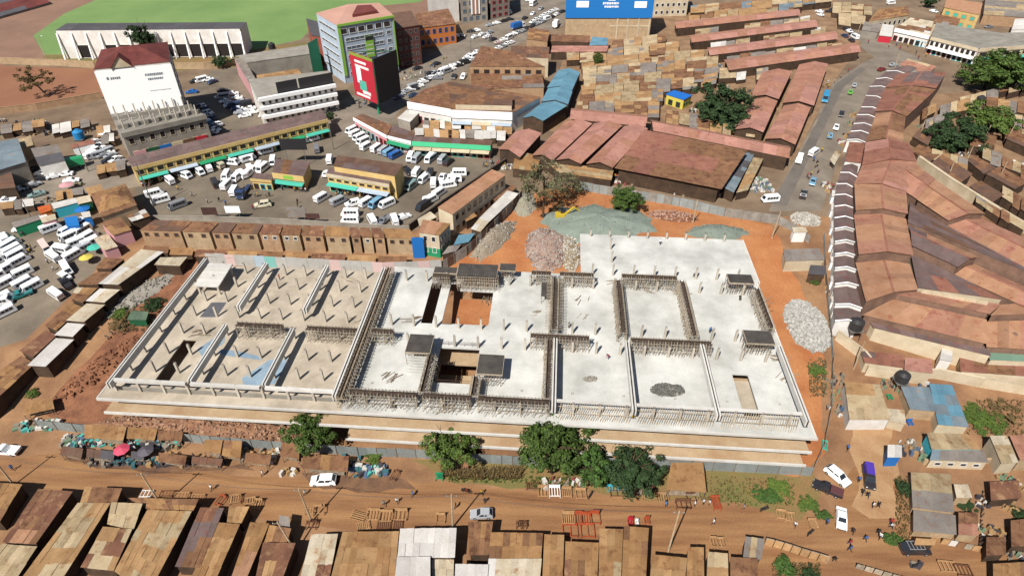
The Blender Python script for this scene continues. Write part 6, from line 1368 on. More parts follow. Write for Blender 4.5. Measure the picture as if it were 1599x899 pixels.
# ------------------------------------------------------------------ people: one skinned body, several poses and clothes
def body_mesh(pose):
    J = dict(pelvis=(0, 0, .95), chest=(.02, 0, 1.3), neck=(.03, 0, 1.48), head=(.05, 0, 1.62), crown=(.04, 0, 1.74))
    if pose == 'stand': hand = [(.05, .3, .82), (.05, -.3, .82)]; knee = [(.03, .1, .5), (.03, -.1, .5)]; foot = [(0, .11, .05), (0, -.11, .05)]; el = [(-.02, .26, 1.12), (-.02, -.26, 1.12)]
    elif pose == 'walk': hand = [(.3, .27, .95), (-.2, -.28, .88)]; knee = [(.22, .1, .55), (-.02, -.1, .5)]; foot = [(.32, .1, .05), (-.38, -.1, .1)]; el = [(.03, .26, 1.12), (-.1, -.26, 1.14)]
    else:
        J = dict(pelvis=(-.1, 0, .8), chest=(.22, 0, 1.05), neck=(.34, 0, 1.16), head=(.44, 0, 1.24), crown=(.5, 0, 1.34))
        hand = [(.5, .2, .6), (.48, -.2, .62)]; knee = [(.1, .12, .46), (.06, -.12, .46)]; foot = [(-.05, .13, .05), (-.08, -.13, .05)]; el = [(.34, .26, .85), (.32, -.26, .85)]
    vs = [J['pelvis'], J['chest'], J['neck'], J['head'], J['crown']]; rd = [.15, .17, .065, .105, .07]; ed = [(0, 1), (1, 2), (2, 3), (3, 4)]
    for i, s in enumerate((1, -1)):
        b = len(vs); c = J['chest']; pz = J['pelvis']
        vs += [(c[0], s * .2, c[2] + .1), el[i], hand[i], (hand[i][0] + .04, hand[i][1], hand[i][2] - .1)]; rd += [.075, .05, .042, .045]; ed += [(1, b), (b, b + 1), (b + 1, b + 2), (b + 2, b + 3)]
        b = len(vs); vs += [(pz[0], s * .1, pz[2] - .06), knee[i], foot[i], (foot[i][0] + .16, foot[i][1], .04)]; rd += [.1, .072, .05, .045]; ed += [(0, b), (b, b + 1), (b + 1, b + 2), (b + 2, b + 3)]
    bm = bmesh.new(); sk = bm.verts.layers.skin.verify()
    bv = [bm.verts.new(v) for v in vs]
    for v, r_ in zip(bv, rd): v[sk].radius = (r_, r_)
    bv[0][sk].use_root = True
    for a, b in ed: bm.edges.new((bv[a], bv[b]))
    me = bpy.data.meshes.new('tmp_body'); bm.to_mesh(me); bm.free()
    o = bpy.data.objects.new('tmp_body', me); col.objects.link(o); o.modifiers.new('s', 'SKIN'); m = o.modifiers.new('d', 'SUBSURF'); m.levels = 1
    dg = bpy.context.evaluated_depsgraph_get(); out = bpy.data.meshes.new_from_object(o.evaluated_get(dg))
    bpy.data.objects.remove(o); bpy.data.meshes.remove(me)
    return out, J
m_skin = flat('skin', C(98, 68, 52), rough=.6); m_hair = flat('black_hair', C(30, 26, 26))
def person_meshes():
    out = []
    cl = [('white shirt and dark trousers', (240, 238, 234), (50, 50, 58)), ('black jacket and dark trousers', (44, 42, 46), (60, 58, 60)), ('red top and blue trousers', (180, 50, 48), (60, 74, 110)), ('blue shirt and black trousers', (70, 110, 170), (44, 42, 44)), ('grey shirt and brown trousers', (150, 146, 140), (110, 84, 62)), ('yellow top and dark trousers', (216, 180, 70), (56, 52, 52))]
    for pose in ('stand', 'walk', 'bend'):
        base, J = body_mesh(pose)
        for nm, a, b in cl:
            me = base.copy(); me.name = 'person'
            for mt in (flat('cloth_%d_%d' % (a[0], a[1]), C(*a), rough=.9), flat('cloth_%d_%d' % (b[0], b[1]), C(*b), rough=.9), m_skin, m_hair): me.materials.append(mt)
            for p in me.polygons:
                c = p.center; p.use_smooth = True
                hd = J['neck']
                if c.z > hd[2] + .03: p.material_index = 3 if (c.z > J['head'][2] + .05 or c.x < J['head'][0] - .05) else 2
                elif c.z < J['pelvis'][2] - .02 and abs(c.y) < .22: p.material_index = 1
                elif abs(c.y) > .24 and c.z < J['chest'][2] - .28: p.material_index = 2
                else: p.material_index = 0
            out.append((pose, nm, me))
    return out
PM = person_meshes()
def person(px, py, place, group, pose=None, cl=None, z=None, sc=1.0):
    c = [x for x in PM if (pose is None or x[0] == pose) and (cl is None or cl in x[1])]
    ps, nm, me = c[int(rnd.random() * len(c))]
    p = P(px, py) if z is None else Zp(px, py, z)
    o = inst('person', me, None, p, (0, 0, rnd.random() * 6.28)); s = sc * (.96 + rnd.random() * .1); o.scale = (s, s, s)
    verb = {'stand': 'standing', 'walk': 'walking', 'bend': 'bending'}[ps]
    lab = 'person in %s %s %s' % (nm, verb, place); tag(o, lab, 'person', group + ': ' + nm + ' ' + verb)
    return o
# street walkers (each seen singly)
for x, y, c, ps in [(411, 742, 'white', 'walk'), (477, 772, 'white', 'walk'), (600, 790, 'grey', 'walk'), (620, 785, 'white', 'walk'), (645, 774, 'black', 'walk'), (752, 772, 'yellow', 'walk'), (757, 785, 'black', 'stand'), (712, 793, 'black', 'walk'), (331, 765, 'white', 'walk'), (21, 734, 'black', 'walk'), (1113, 818, 'white', 'walk'), (1084, 790, 'white', 'stand'), (1098, 787, 'white', 'stand'), (1107, 788, 'white', 'stand'), (1040, 790, 'black', 'bend'), (1322, 703, 'blue', 'walk'), (1340, 752, 'black', 'stand'), (1345, 772, 'black', 'walk'), (1353, 776, 'black', 'walk'), (1362, 792, 'white', 'stand'), (1370, 792, 'black', 'walk'), (1390, 818, 'red', 'stand'), (1390, 824, 'white', 'walk'), (1330, 832, 'black', 'walk'), (1370, 834, 'black', 'walk'), (1372, 840, 'white', 'walk'), (1350, 844, 'black', 'walk'), (1326, 850, 'red', 'walk'), (1326, 860, 'black', 'walk'), (1240, 822, 'white', 'walk'), (1290, 818, 'blue', 'stand'), (1300, 875, 'black', 'bend'), (1160, 795, 'grey', 'walk'), (172, 730, 'grey', 'stand'), (183, 690, 'white', 'stand'), (196, 700, 'black', 'bend'), (305, 716, 'black', 'stand')]:
    person(x, y, 'on the dirt street' if y > 738 and x < 1300 else ('at the street mouth by the sand lane' if x >= 1300 else 'among the umbrella stalls'), 'street walkers', ps, c)
for x, y in [(177, 523), (170, 530), (498, 448), (950, 560), (988, 653), (1083, 432), (873, 440), (1108, 520), (1290, 640), (1312, 640), (888, 512), (875, 515), (1030, 382), (437, 437)]:
    person(x, y, 'on the building site', 'site workers', None, None, z=(S1 if x not in (177, 170, 1290, 1312) else None))
def crowd(n, x0, y0, x1, y1, w, place, group, seed):
    r = random.Random(seed)
    for _ in range(n):
        t = r.random(); person(lerp(x0, x1, t) + (r.random() - .5) * w, lerp(y0, y1, t) + (r.random() - .5) * w, place, group, 'stand' if r.random() < .6 else 'walk')
crowd(44, 222, 292, 505, 214, 6, 'before the yellow shop row', 'shop row crowd', 1)
crowd(30, 525, 305, 620, 312, 6, 'before the yellow shop block', 'shop block crowd', 2)
crowd(14, 430, 292, 480, 300, 6, 'under the ticket office awning', 'ticket office crowd', 3)
crowd(30, 755, 258, 835, 268, 7, 'at the end of the green arcade', 'arcade crowd', 4)
crowd(24, 960, 280, 1120, 310, 8, 'before the rust-red hall', 'hall crowd', 5)
crowd(10, 30, 370, 110, 440, 40, 'in the van yard', 'van yard crowd', 6)
crowd(14, 270, 310, 560, 330, 30, 'crossing the lower bus park', 'bus park walkers', 7)
crowd(10, 1262, 280, 1295, 215, 12, 'along the market road', 'market road walkers', 8)
crowd(14, 560, 160, 700, 100, 24, 'along the avenue kerb', 'avenue walkers', 9)
crowd(8, 1360, 62, 1440, 88, 14, 'at the road bend', 'bend walkers', 10)
crowd(10, 110, 700, 270, 712, 8, 'behind the stall awnings', 'stall keepers', 11)
crowd(8, 1285, 140, 1340, 100, 10, 'beside the pink sheds', 'shed walkers', 12)
# ------------------------------------------------------------------ trees and bushes
m_bark = pm('bark', C(104, 82, 62), C(84, 64, 48), 2, fine=.25)
def leaf_mat(name, a, b):
    m = pm(name, C(*a), C(*b), .9, rough=.75, fine=.2, rand=.1, spec=.2); n = m.node_tree; N = n.nodes; L = n.links
    g = [x for x in N if x.bl_idname == 'ShaderNodeNewGeometry'][0]; vm = [x for x in N if x.bl_idname == 'ShaderNodeVectorMath'][0]
    mr = N.new('ShaderNodeMapRange'); mr.inputs[3].default_value = .55; mr.inputs[4].default_value = 1.45; L.new(g.outputs['Random Per Island'], mr.inputs[0])
    v2 = N.new('ShaderNodeVectorMath'); v2.operation = 'SCALE'; L.new(vm.outputs[0], v2.inputs[0]); L.new(mr.outputs[0], v2.inputs['Scale']); L.new(v2.outputs[0], N['Principled BSDF'].inputs['Base Color'])
    return m
l_green = leaf_mat('leaf_green', (84, 104, 44), (64, 86, 38)); l_dark = leaf_mat('leaf_dark', (62, 84, 46), (48, 68, 40)); l_light = leaf_mat('leaf_light', (104, 124, 52), (80, 104, 48)); l_olive = leaf_mat('leaf_olive', (118, 116, 82), (96, 96, 68)); l_dry = leaf_mat('leaf_dry', (134, 112, 72), (110, 92, 60)); l_bright = leaf_mat('leaf_bright', (86, 116, 52), (66, 94, 44))
def crown_mesh(name, seed, mat, n_cl=130, per=85, leaf=.3, flat_=.8, gap=.0, hollow=.45):
    """unit crown: leaf clumps spread through a lumpy volume of radius 1"""
    r = random.Random(seed); V = []; F = []
    lob = [(Vector((r.gauss(0, 1), r.gauss(0, 1), r.gauss(0, .8))).normalized() * (.35 + .3 * r.random()), .42 + .22 * r.random()) for _ in range(8)] + [(Vector((0, 0, 0)), .6)]
    for _ in range(n_cl):
        c, rad = lob[int(r.random() * len(lob))]; d = Vector((r.gauss(0, 1), r.gauss(0, 1), r.gauss(0, 1))).normalized(); p = c + d * rad * (hollow + (1 - hollow) * r.random() ** .5)
        cr = .1 + .1 * r.random()
        for _ in range(per):
            e = Vector((r.gauss(0, 1), r.gauss(0, 1), r.gauss(0, 1))).normalized() * cr * (r.random() ** .4); q = p + e; q.z *= flat_
            nrm = (e.normalized() + d * .6 + Vector((r.gauss(0, .5), r.gauss(0, .5), r.gauss(0, .5) + .3))).normalized()
            x = nrm.cross(Vector((r.random() - .5, r.random() - .5, r.random() - .5))).normalized(); y = nrm.cross(x); s = leaf * .1 * (.6 + .8 * r.random()); b = len(V)
            V += [tuple(q - x * s), tuple(q - y * s * .55), tuple(q + x * s), tuple(q + y * s * .55)]; F.append((b, b + 1, b + 2, b + 3))
    me = bpy.data.meshes.new(name); me.from_pydata(V, [], F); me.materials.append(mat); return me
CR = {'g': crown_mesh('crown', 1, l_green, leaf=.42), 'd': crown_mesh('crown', 2, l_dark, leaf=.42), 'l': crown_mesh('crown', 3, l_light, 115, 80, .45), 'o': crown_mesh('crown', 4, l_olive, 60, 34, .4, 1.1, hollow=.6), 'y': crown_mesh('crown', 5, l_dry, 50, 40, .5), 'b': crown_mesh('crown', 6, l_bright, 80, 70, .5)}
def tree(label, px, py, h, rx, rz, k, trunk=.25, name='tree', ry=None, lean=(0, 0)):
    b = P(px, py); t = thing(name, label, 'tree', b); r = random.Random(int(px * 7 + py)); mb = MB(); zc = h - rz
    top = Vector((lean[0], lean[1], zc))
    mid = top * .5 + Vector((r.random() - .5, r.random() - .5, 0)) * .5
    mb.tube(Vector((0, 0, -.2)), mid, trunk, trunk * .8, 8); mb.tube(mid, top, trunk * .8, trunk * .55, 8)
    for i in range(9):
        a = 6.2832 * i / 9 + r.random(); s = lerp(mid, top, .3 + .7 * r.random()); e = top + Vector((math.cos(a) * rx * .62, math.sin(a) * rx * .62, rz * (r.random() * 1.1 - .3)))
        m = lerp(s, e, .5) + Vector((0, 0, .3)); mb.tube(s, m, trunk * .4, trunk * .25, 5); mb.tube(m, e, trunk * .25, trunk * .08, 5)
    inst('trunk', mb.data('trunk', m_bark), t)
    inst('crown', CR[k], t, top, (0, 0, r.random() * 6.28), (rx, ry or rx, rz * 1.1))
    return t
tree('dense green tree between the awning stall and hoarding', 490, 706, 9.5, 5.6, 3.9, 'g')
tree('leafy green tree beside the maize patch', 704, 722, 9.8, 5.2, 4.2, 'l')
tree('largest dark green street tree over the hoarding', 862, 738, 13.5, 7.8, 5.8, 'g', .4)
tree('slender bright green tree beside the largest street tree', 920, 756, 8.8, 4.2, 4.2, 'b')
tree('dark green spreading tree above the turquoise bench', 982, 752, 9.8, 6.6, 4.4, 'd', .3)
tree('big round dark tree among the market shacks', 1131, 194, 17, 12.5, 9.2, 'd', .5)
tree('huge green tree below the cream parapet building', 1536, 138, 16, 15, 9, 'g', .5)
tree('round dark tree, lower of the twin trees on the hill', 1486, 230, 12.5, 10, 6.8, 'd', .4)
tree('light green tree, upper of the twin trees on the hill', 1538, 206, 12, 8.6, 6.2, 'l', .4)
tree('dark tree in front of the stadium stand', 236, 97, 19, 5.6, 7.2, 'd', .35)
tree('bare brown tree on the bare pitch', 76, 152, 12, 7.0, 5.0, 'y', .35, lean=(-3.5, 0))
tree('tall sparse grey green tree behind the rubble heap', 848, 340, 19, 6.6, 6.6, 'o', .3)
tree('sparse bush-like tree beside the tall grey green one', 886, 312, 8.5, 6.2, 3.8, 'o', .2)
tree('round glossy green tree at the back hoarding', 980, 328, 8, 5.6, 4.3, 'g', .25)
tree('small ragged tree among tan market shacks', 932, 108, 7.5, 2.6, 3.2, 'g', .2)
tree('small shrub tree at the wall by the grey warehouse', 347, 106, 6, 4.0, 2.6, 'd', .2)
tree('small tree by the junction shops', 1448, 12, 7, 4.5, 3.2, 'd', .25)
tree('small dark tree at the end of yellow shop row', 518, 192, 4.5, 2.2, 1.6, 'd', .15)
def bush(label, px, py, r_, h, k): 
    b = P(px, py); t = thing('bush', label, 'bush', b); inst('crown', CR[k], t, (0, 0, h * .45), (0, 0, px), (r_, r_, h * .62)); mb = MB(); mb.tube((0, 0, -.1), (0, 0, h * .5), .06, .04, 5); inst('stem', mb.data('stem', m_bark), t)
for a in [('green bush beside the parked white car', 1283, 806, 1.6, 1.6, 'b'), ('agave-like bush in the hedge by the faded roof', 1412, 764, 2.0, 2.0, 'd'), ('green bush where the hedge meets the street', 1393, 846, 1.8, 1.4, 'b'), ('weedy bush behind the timber screen row', 1222, 890, 2.2, 1.8, 'b'), ('dark bush behind the weedy one', 1262, 900, 2.0, 1.8, 'd'), ('clipped hedge bush by the cream roofed hut', 1505, 786, 2.2, 1.0, 'd'), ('dark bush at the edge of brown lot', 1594, 806, 2.0, 1.6, 'd'), ('weed clump in the corner verge', 1195, 775, 2.6, 1.4, 'b'), ('weed clump between the earth ramp and verge', 1215, 762, 2.2, 1.2, 'l'), ('shrub by the lower lane wall', 52, 616, 1.4, 1.2, 'l'), ('weedy scrub by the green slatted shed', 192, 508, 3.4, 1.8, 'y'), ('dark scrub behind the green slatted shed', 242, 478, 2.8, 2.0, 'd'), ('yellowing bush above the green slatted shed', 190, 492, 2.0, 1.6, 'l'), ('scrub by the orange track', 1275, 580, 2.0, 1.2, 'l'), ('green tuft under the lane hoarding', 1270, 440, 1.6, 1.2, 'l'), ('shrub on the dry plot beyond the blue roofed house', 1560, 640, 4.0, 1.2, 'y'), ('second shrub on the dry plot', 1535, 655, 4.5, 1.2, 'l'), ('scrub heap above the rubble', 870, 330, 3.0, 1.6, 'y'), ('bush before the site corner by the pickups', 1262, 790, 2.0, 1.2, 'l'), ('low bush by the awning stall', 585, 716, 1.8, 1.2, 'l')]: bush(*a)
# maize and weeds
def blades(name, label, polys, n, hmin, hmax, mat, seed, wd=.07):
    r = random.Random(seed); V = []; F = []
    for (x0, y0, x1, y1) in polys:
        for _ in range(n):
            p = P(x0 + (x1 - x0) * r.random(), y0 + (y1 - y0) * r.random()); h = hmin + (hmax - hmin) * r.random(); a = r.random() * 6.28
            for k in range(3):
                b = a + k * 2.1; d = Vector((math.cos(b), math.sin(b), 0)); s = Vector((-d.y, d.x, 0)) * wd; i = len(V); z = Vector((0, 0, h * (.75 + .25 * k / 2)))
                V += [tuple(p - s), tuple(p + s), tuple(p + s * .8 + d * h * .15 + z * .7), tuple(p - s * .8 + d * h * .15 + z * .7), tuple(p + d * h * .45 + z * .85)]; F += [(i, i + 1, i + 2, i + 3), (i + 3, i + 2, i + 4)]
    me = bpy.data.meshes.new(name); me.from_pydata(V, [], F); me.materials.append(mat); o = inst(name, me); tag(o, label, None, None, 'stuff'); o['category'] = 'plants'
blades('maize_patch', 'dry maize and weeds growing before the hoarding', [(715, 732, 815, 750), (690, 725, 740, 745)], 330, .8, 2.0, l_dry, 1)
blades('verge_weeds', 'green weeds on the street verge', [(700, 738, 815, 754), (1120, 755, 1240, 790), (820, 745, 900, 762)], 200, .25, .7, l_light, 2)
blades('plot_weeds', 'dry weeds on the plot beyond the blue roofed house', [(1510, 625, 1599, 680), (1205, 880, 1280, 899), (1090, 745, 1240, 785)], 260, .3, .8, l_dry, 3)
blades('lane_weeds', 'dry weeds beside the site lane', [(170, 480, 250, 520), (1262, 560, 1290, 620), (820, 300, 900, 330)], 240, .4, 1.0, l_olive, 4)
blades('hedge_weeds', 'weeds along the trench beside the faded roof', [(1398, 745, 1420, 850)], 260, .3, .9, l_dry, 5)

# ------------------------------------------------------------------ poles
m_pole = pm('pole_timber', C(214, 192, 160), C(184, 160, 128), 1, fine=.15); m_wire = flat('wire', C(50, 48, 48))
POLES = []
def pole(label, px, py, h, lean=(0, 0), arm=True, steel=False, lamp=False):
    b = P(px, py); top = b + Vector((lean[0], lean[1], h)); t = thing('street_lamp' if lamp else 'utility_pole', label, 'lamp post' if lamp else 'utility pole', b)
    mb = MB(); mb.tube(b - Vector((0, 0, .3)), top, .17, .11, 8); mb.build('shaft', f_grey if steel else m_pole, t)
    if lamp: mb = MB(); mb.bar(top, top + Vector((1.6, 0, .3)), .08); mb.build('lamp_arm', f_grey, t); mb = MB(); mb.box(top.x + 1.4, top.x + 2.1, top.y - .12, top.y + .12, top.z + .25, top.z + .4); mb.build('lamp_head', w_whitep, t)
    elif arm:
        mb = MB(); mb.bar(top + Vector((-.9, 0, -.5)), top + Vector((.9, 0, -.5)), .1); mb.build('cross_arm', m_wood, t)
        for s in (-.8, 0, .8): mb = MB(); mb.tube(top + Vector((s, 0, -.45)), top + Vector((s, 0, -.2)), .05, .04, 6); mb.build('insulator', f_white, t)
    POLES.append((label, top)); return t
pole('pale utility pole with a white arm above the brown lean-to', 253, 790, 9.5, (-.4, 0))
pole('utility pole beside the crate stack on the street', 487, 814, 9.5, (-.4, 0))
pole('utility pole in front of bright white roof', 707, 823, 9.5, (.3, 0))
pole('bent pale utility pole before the ochre roofs', 1043, 862, 11, (.3, .6))
pole('tarred pole at the street end by the brown roof', 22, 757, 8.5, (-.5, .3))
pole('pole rising from the grey fabric shelter', 463, 862, 8, (-1.6, .6))
for i, (x, y, h, lab) in enumerate([(240, 322, 13, 'tall steel mast in the dark passage by the bus park'), (521, 234, 9, 'steel lamp mast between ticket office and shop block'), (138, 268, 9, 'steel mast by the green tarpaulin lorry'), (1478, 282, 7, 'timber post on the alley behind the market'), (1530, 232, 8, 'timber post in the shade of the twin trees'), (1570, 222, 7, 'timber post behind the brown hill sheds'), (1433, 220, 7, 'timber post by the market flank, the taller'), (1443, 192, 7, 'timber post with a white cap by the market flank'), (1340, 50, 9, 'pale post at the road junction'), (1396, 110, 7, 'concrete post at the road bend lean-tos'), (1082, 348, 7, 'thin post in the orange earth behind the slab'), (1205, 372, 8, 'leaning pale post at the orange track'), (1333, 576, 8, 'black post by the curving white wall'), (55, 352, 8, 'steel mast at the van yard entrance'), (735, 80, 9, 'lamp mast in the avenue')]):
    pole(lab, x, y, h, ((i % 3 - 1) * .3, 0), False, i in (0, 1, 2, 13, 14))
pole('curved lamp post on the hill by the brown sheds', 1556, 286, 7, lamp=True)
pole('lamp post beside the alley wall of the market', 1504, 262, 7, lamp=True)
pole('tall lamp post at the stadium stand', 75, 95, 10, lamp=True)
def wire(a, b, label):
    a = Vector(a); b = Vector(b); pts = [lerp(a, b, k / 8) - Vector((0, 0, 1.2 * (1 - (2 * k / 8 - 1) ** 2))) for k in range(9)]; mb = MB()
    for p, q in zip(pts, pts[1:]): mb.tube(p, q, .022, .022, 4, caps=False)
    tag(mb.build('overhead_wire', m_wire), label, 'wire', 'street overhead wires')
for i, (a, b) in enumerate([(4, 0), (0, 1), (1, 2), (2, 3)]):
    for s in (-.8, .8): wire(POLES[a][1] + Vector((s, 0, -.2)), POLES[b][1] + Vector((s, 0, -.2)), 'overhead wire strung between the street utility poles')

# ------------------------------------------------------------------ street stalls, goods and furniture
def awning(label, q, h, mats, drop=.5, name='market_stall', cw=1.6, cl=2.6):
    """sheet roof on posts with a counter below"""
    p = [P(x, y, h) for x, y in q]; z = sum(v.z for v in p) / 4; p = [Vector((v.x, v.y, z - (drop if i > 1 else 0))) for i, v in enumerate(p)]
    c = sum(p, Vector()) / 4; t = thing(name, label, 'stall', (c.x, c.y, T(c.y))); sheets(t, p, mats, cw, cl, .07, maxn=24)
    for v in shrink(p, .3): mb = MB(); mb.bar((v.x, v.y, T(v.y) - .1), (v.x, v.y, v.z - .06), .1); mb.build('post', m_wood, t)
    k = shrink(p, 1.0); mb = MB(); g = T(c.y); mb.prism([Vector((v.x, v.y, g + .75)) for v in k], [Vector((v.x, v.y, g + .85)) for v in k]); mb.build('counter', m_wood, t)
    for v in k: mb = MB(); mb.bar((v.x, v.y, g - .05), (v.x, v.y, g + .75), .08); mb.build('leg', m_wood, t)
awning('wide brown awning stall with turquoise goods, by the weedy wall end', [(132, 662), (198, 666), (191, 685), (130, 681)], 2.8, [r_tan2, r_tan])
awning('brown awning stall in the middle of the umbrella stalls', [(200, 666), (246, 670), (240, 684), (196, 682)], 2.7, [r_brown, r_tan2])
awning('small brown awning stall at the end of the umbrella stalls', [(247, 671), (286, 674), (282, 686), (244, 684)], 2.7, [r_brown])
awning('square tan awning stall with a splintered seam', [(320, 686), (348, 687), (343, 706), (315, 702)], 2.8, [r_tan2])
awning('square brown awning stall beside the splintered one', [(350, 687), (378, 688), (374, 714), (345, 708)], 2.8, [r_tan2, r_brown])
awning('rust brown awning stall with a cream flap', [(440, 690), (468, 692), (466, 714), (436, 708)], 2.8, [r_brown])
awning('long brown awning stall behind the white estate car', [(474, 708), (545, 712), (542, 734), (470, 728)], 2.8, [r_brown, r_tan2])
awning('large brown canopy beside the furniture display', [(1048, 722), (1098, 722), (1104, 766), (1041, 762)], 3.4, [r_tan2])
awning('small brown stall by the maize patch', [(711, 710), (733, 712), (731, 728), (709, 726)], 2.4, [r_brown])
awning('low brown roof at the lane mouth by the earth mound', [(40, 628), (80, 618), (84, 636), (34, 648)], 2.2, [r_tan2])
awning('grey fabric shelter behind stacked crates', [(436, 804), (452, 806), (452, 824), (434, 822)], 2.6, [r_grey], name='fabric_shelter')
awning('market canopy with white goods along the lane of the market', [(1296, 250), (1304, 236), (1312, 240), (1304, 256)], 2.4, [r_cream])
awning('dark brown tarp shelter at the weedy wall end of the stalls', [(98, 696), (130, 700), (126, 714), (92, 708)], 2.0, [r_dark], .3)
awning('black shade cloth beside the pink sunshade', [(136, 700), (180, 704), (176, 716), (134, 712)], 2.1, [r_slate, r_dark], .3)
awning('black shade cloth between the two sunshades', [(205, 704), (226, 706), (224, 716), (203, 714)], 2.0, [r_slate], .3)
awning('brown tarp shelter beside the grey sunshade', [(248, 706), (292, 711), (288, 724), (246, 718)], 2.1, [r_brown, r_dark], .4)
awning('low brown tarp shelter before the square awnings', [(300, 712), (348, 716), (344, 726), (298, 722)], 1.9, [r_dark, r_brown], .3)
awning('brown tarp shelter with straw bundles beside it', [(384, 706), (424, 710), (420, 724), (380, 720)], 2.0, [r_brown], .4)
def umbrella(label, px, py, mat, r_=1.5):
    b = P(px, py); t = thing('sunshade', label, 'umbrella', b); mb = MB(); n = 8; top = b + Vector((0, 0, 2.6)); rim = [b + Vector((math.cos(6.2832 * k / n) * r_, math.sin(6.2832 * k / n) * r_, 2.05)) for k in range(n)]
    for k in range(n):
        mb = MB(); mb.add([top, rim[k], rim[(k + 1) % n], top - Vector((0, 0, .05)), rim[k] - Vector((0, 0, .05)), rim[(k + 1) % n] - Vector((0, 0, .05))], [(0, 1, 2), (5, 4, 3), (1, 4, 5, 2), (0, 3, 4, 1), (2, 5, 3, 0)]); mb.build('canopy_panel', mat, t)
    mb = MB(); mb.tube(b, top, .04, .03, 6); mb.build('pole', f_grey, t)
umbrella('pink sunshade among the street stalls', 196, 712, flat('pink_cloth', C(226, 84, 110)))
umbrella('grey sunshade among the street stalls', 233, 714, flat('grey_cloth', C(98, 92, 100)))
umbrella('turquoise sunshade in the van yard', 152, 396, w_teal, 1.8); umbrella('yellow sunshade in the van yard', 139, 412, w_yel, 1.6); umbrella('blue sunshade near the container shops', 133, 336, w_bluep, 2)
umbrella('pink sunshade on the side street', 108, 298, w_pink, 2)
GOODC = [flat('goods_%d' % i, C(*c), rough=.8) for i, c in enumerate([(90, 186, 176), (60, 110, 118), (222, 216, 206), (70, 66, 72), (180, 144, 98), (150, 76, 74), (92, 112, 140), (150, 138, 120), (122, 146, 118)])]
def goods(label, px, py, w, d, n, seed, cs=None, mx=.55):
    r = random.Random(seed); b = P(px, py); t = thing('goods_heap', label, 'goods', b); use = cs or range(len(GOODC))
    for ci in use:
        mb = MB()
        for _ in range(max(2, n // len(use))):
            x, y, s = (r.random() - .5) * w, (r.random() - .5) * d, .15 + r.random() * mx; a = r.random() * 3; c, sn = math.cos(a) * s, math.sin(a) * s; z = T(b.y + y); hh = .12 + r.random() * .55; o = Vector((b.x + x, b.y + y, 0)); z0 = z + r.random() * .5
            q = [o + Vector((c - sn * .6, sn + c * .6, 0)), o + Vector((-c - sn * .6, -sn + c * .6, 0)), o + Vector((-c + sn * .6, -sn - c * .6, 0)), o + Vector((c + sn * .6, sn - c * .6, 0))]
            k = .6 + .4 * r.random(); mb.hexa([v + Vector((0, 0, z)) for v in q], [o + (v - o) * k + Vector((0, 0, z0 + hh)) for v in q])
        tag(mb.build('wares', GOODC[ci], t), kind='stuff')
for i, (x, y, w_, d_, n, lab, cs) in enumerate([(150, 690, 8, 2.2, 60, 'turquoise plastic wares under the wide brown awning', [0, 0, 1, 2, 3]), (225, 693, 6, 2.0, 50, 'turquoise and dark wares under the middle awning', [0, 1, 2, 3, 6]), (262, 695, 5, 2, 40, 'mixed wares under the end awning', [0, 2, 4, 7, 3]), (115, 690, 4, 2.5, 40, 'bagged wares at the weedy wall end', [2, 7, 6, 8]), (180, 722, 9, 1.8, 40, 'dark sacks before the pink sunshade', [3, 3, 7, 1]), (245, 722, 8, 1.8, 44, 'scattered wares before the grey sunshade', [3, 3, 4, 1, 7]), (320, 722, 8, 1.6, 36, 'scrap wares before the square awnings', [3, 4, 7, 3]), (405, 712, 7, 3, 50, 'heap of straw coloured bundles by the rust awning', [4, 4, 7, 2]), (575, 736, 7, 2.2, 60, 'teal and dark wares next to the white estate car', [0, 1, 3, 6, 2]), (545, 722, 4, 2, 20, 'goods at the end of the long awning', [3, 7, 1]), (452, 738, 2.4, 1.0, 10, 'pale sacks before the rust awning', [4, 2]), (60, 665, 8, 2.5, 60, 'litter and bottles heap behind the low wall', [2, 8, 0, 7]), (1180, 290, 8, 8, 160, 'white litter and bundles beside the rust-red hall', [2, 2, 7, 8, 6]), (1020, 288, 22, 2.4, 90, 'bundled goods along the front of the rust-red hall', [2, 4, 7, 5]), (1090, 304, 14, 2.4, 60, 'bales of cloth at the corner of the rust-red hall', [2, 4, 7]), (880, 262, 14, 2, 60, 'white wares along the ochre canopy', [2, 2, 4, 3]), (800, 262, 8, 2, 50, 'dark and white wares at the arcade end', [3, 2, 7]), (880, 755, 7, 2, 30, 'grey and pink blocks by the largest street tree', [7, 2, 5]), (1000, 762, 5, 2.5, 40, 'pile of timber scraps beside the large canopy', [4, 7, 5, 3]), (1300, 300, 3, 10, 40, 'roadside wares before the straight lean-to chain', [2, 4, 3, 5]), (1320, 228, 2.5, 8, 30, 'roadside wares before the square red shop', [2, 4, 5]), (300, 190, 6, 6, 20, 'boxes behind the yellow shop row', [2, 4, 5]), (1425, 880, 2, 1, 6, 'small bundles by the black jeep', [3, 7]), (120, 205, 10, 4, 40, 'scrap and crates behind the side street shops', [3, 4, 7, 2]), (60, 208, 12, 4, 40, 'scrap heap by the near wall of the bare pitch', [3, 4, 7])]):
    goods(lab, x, y, w_, d_, n, i + 40, cs)
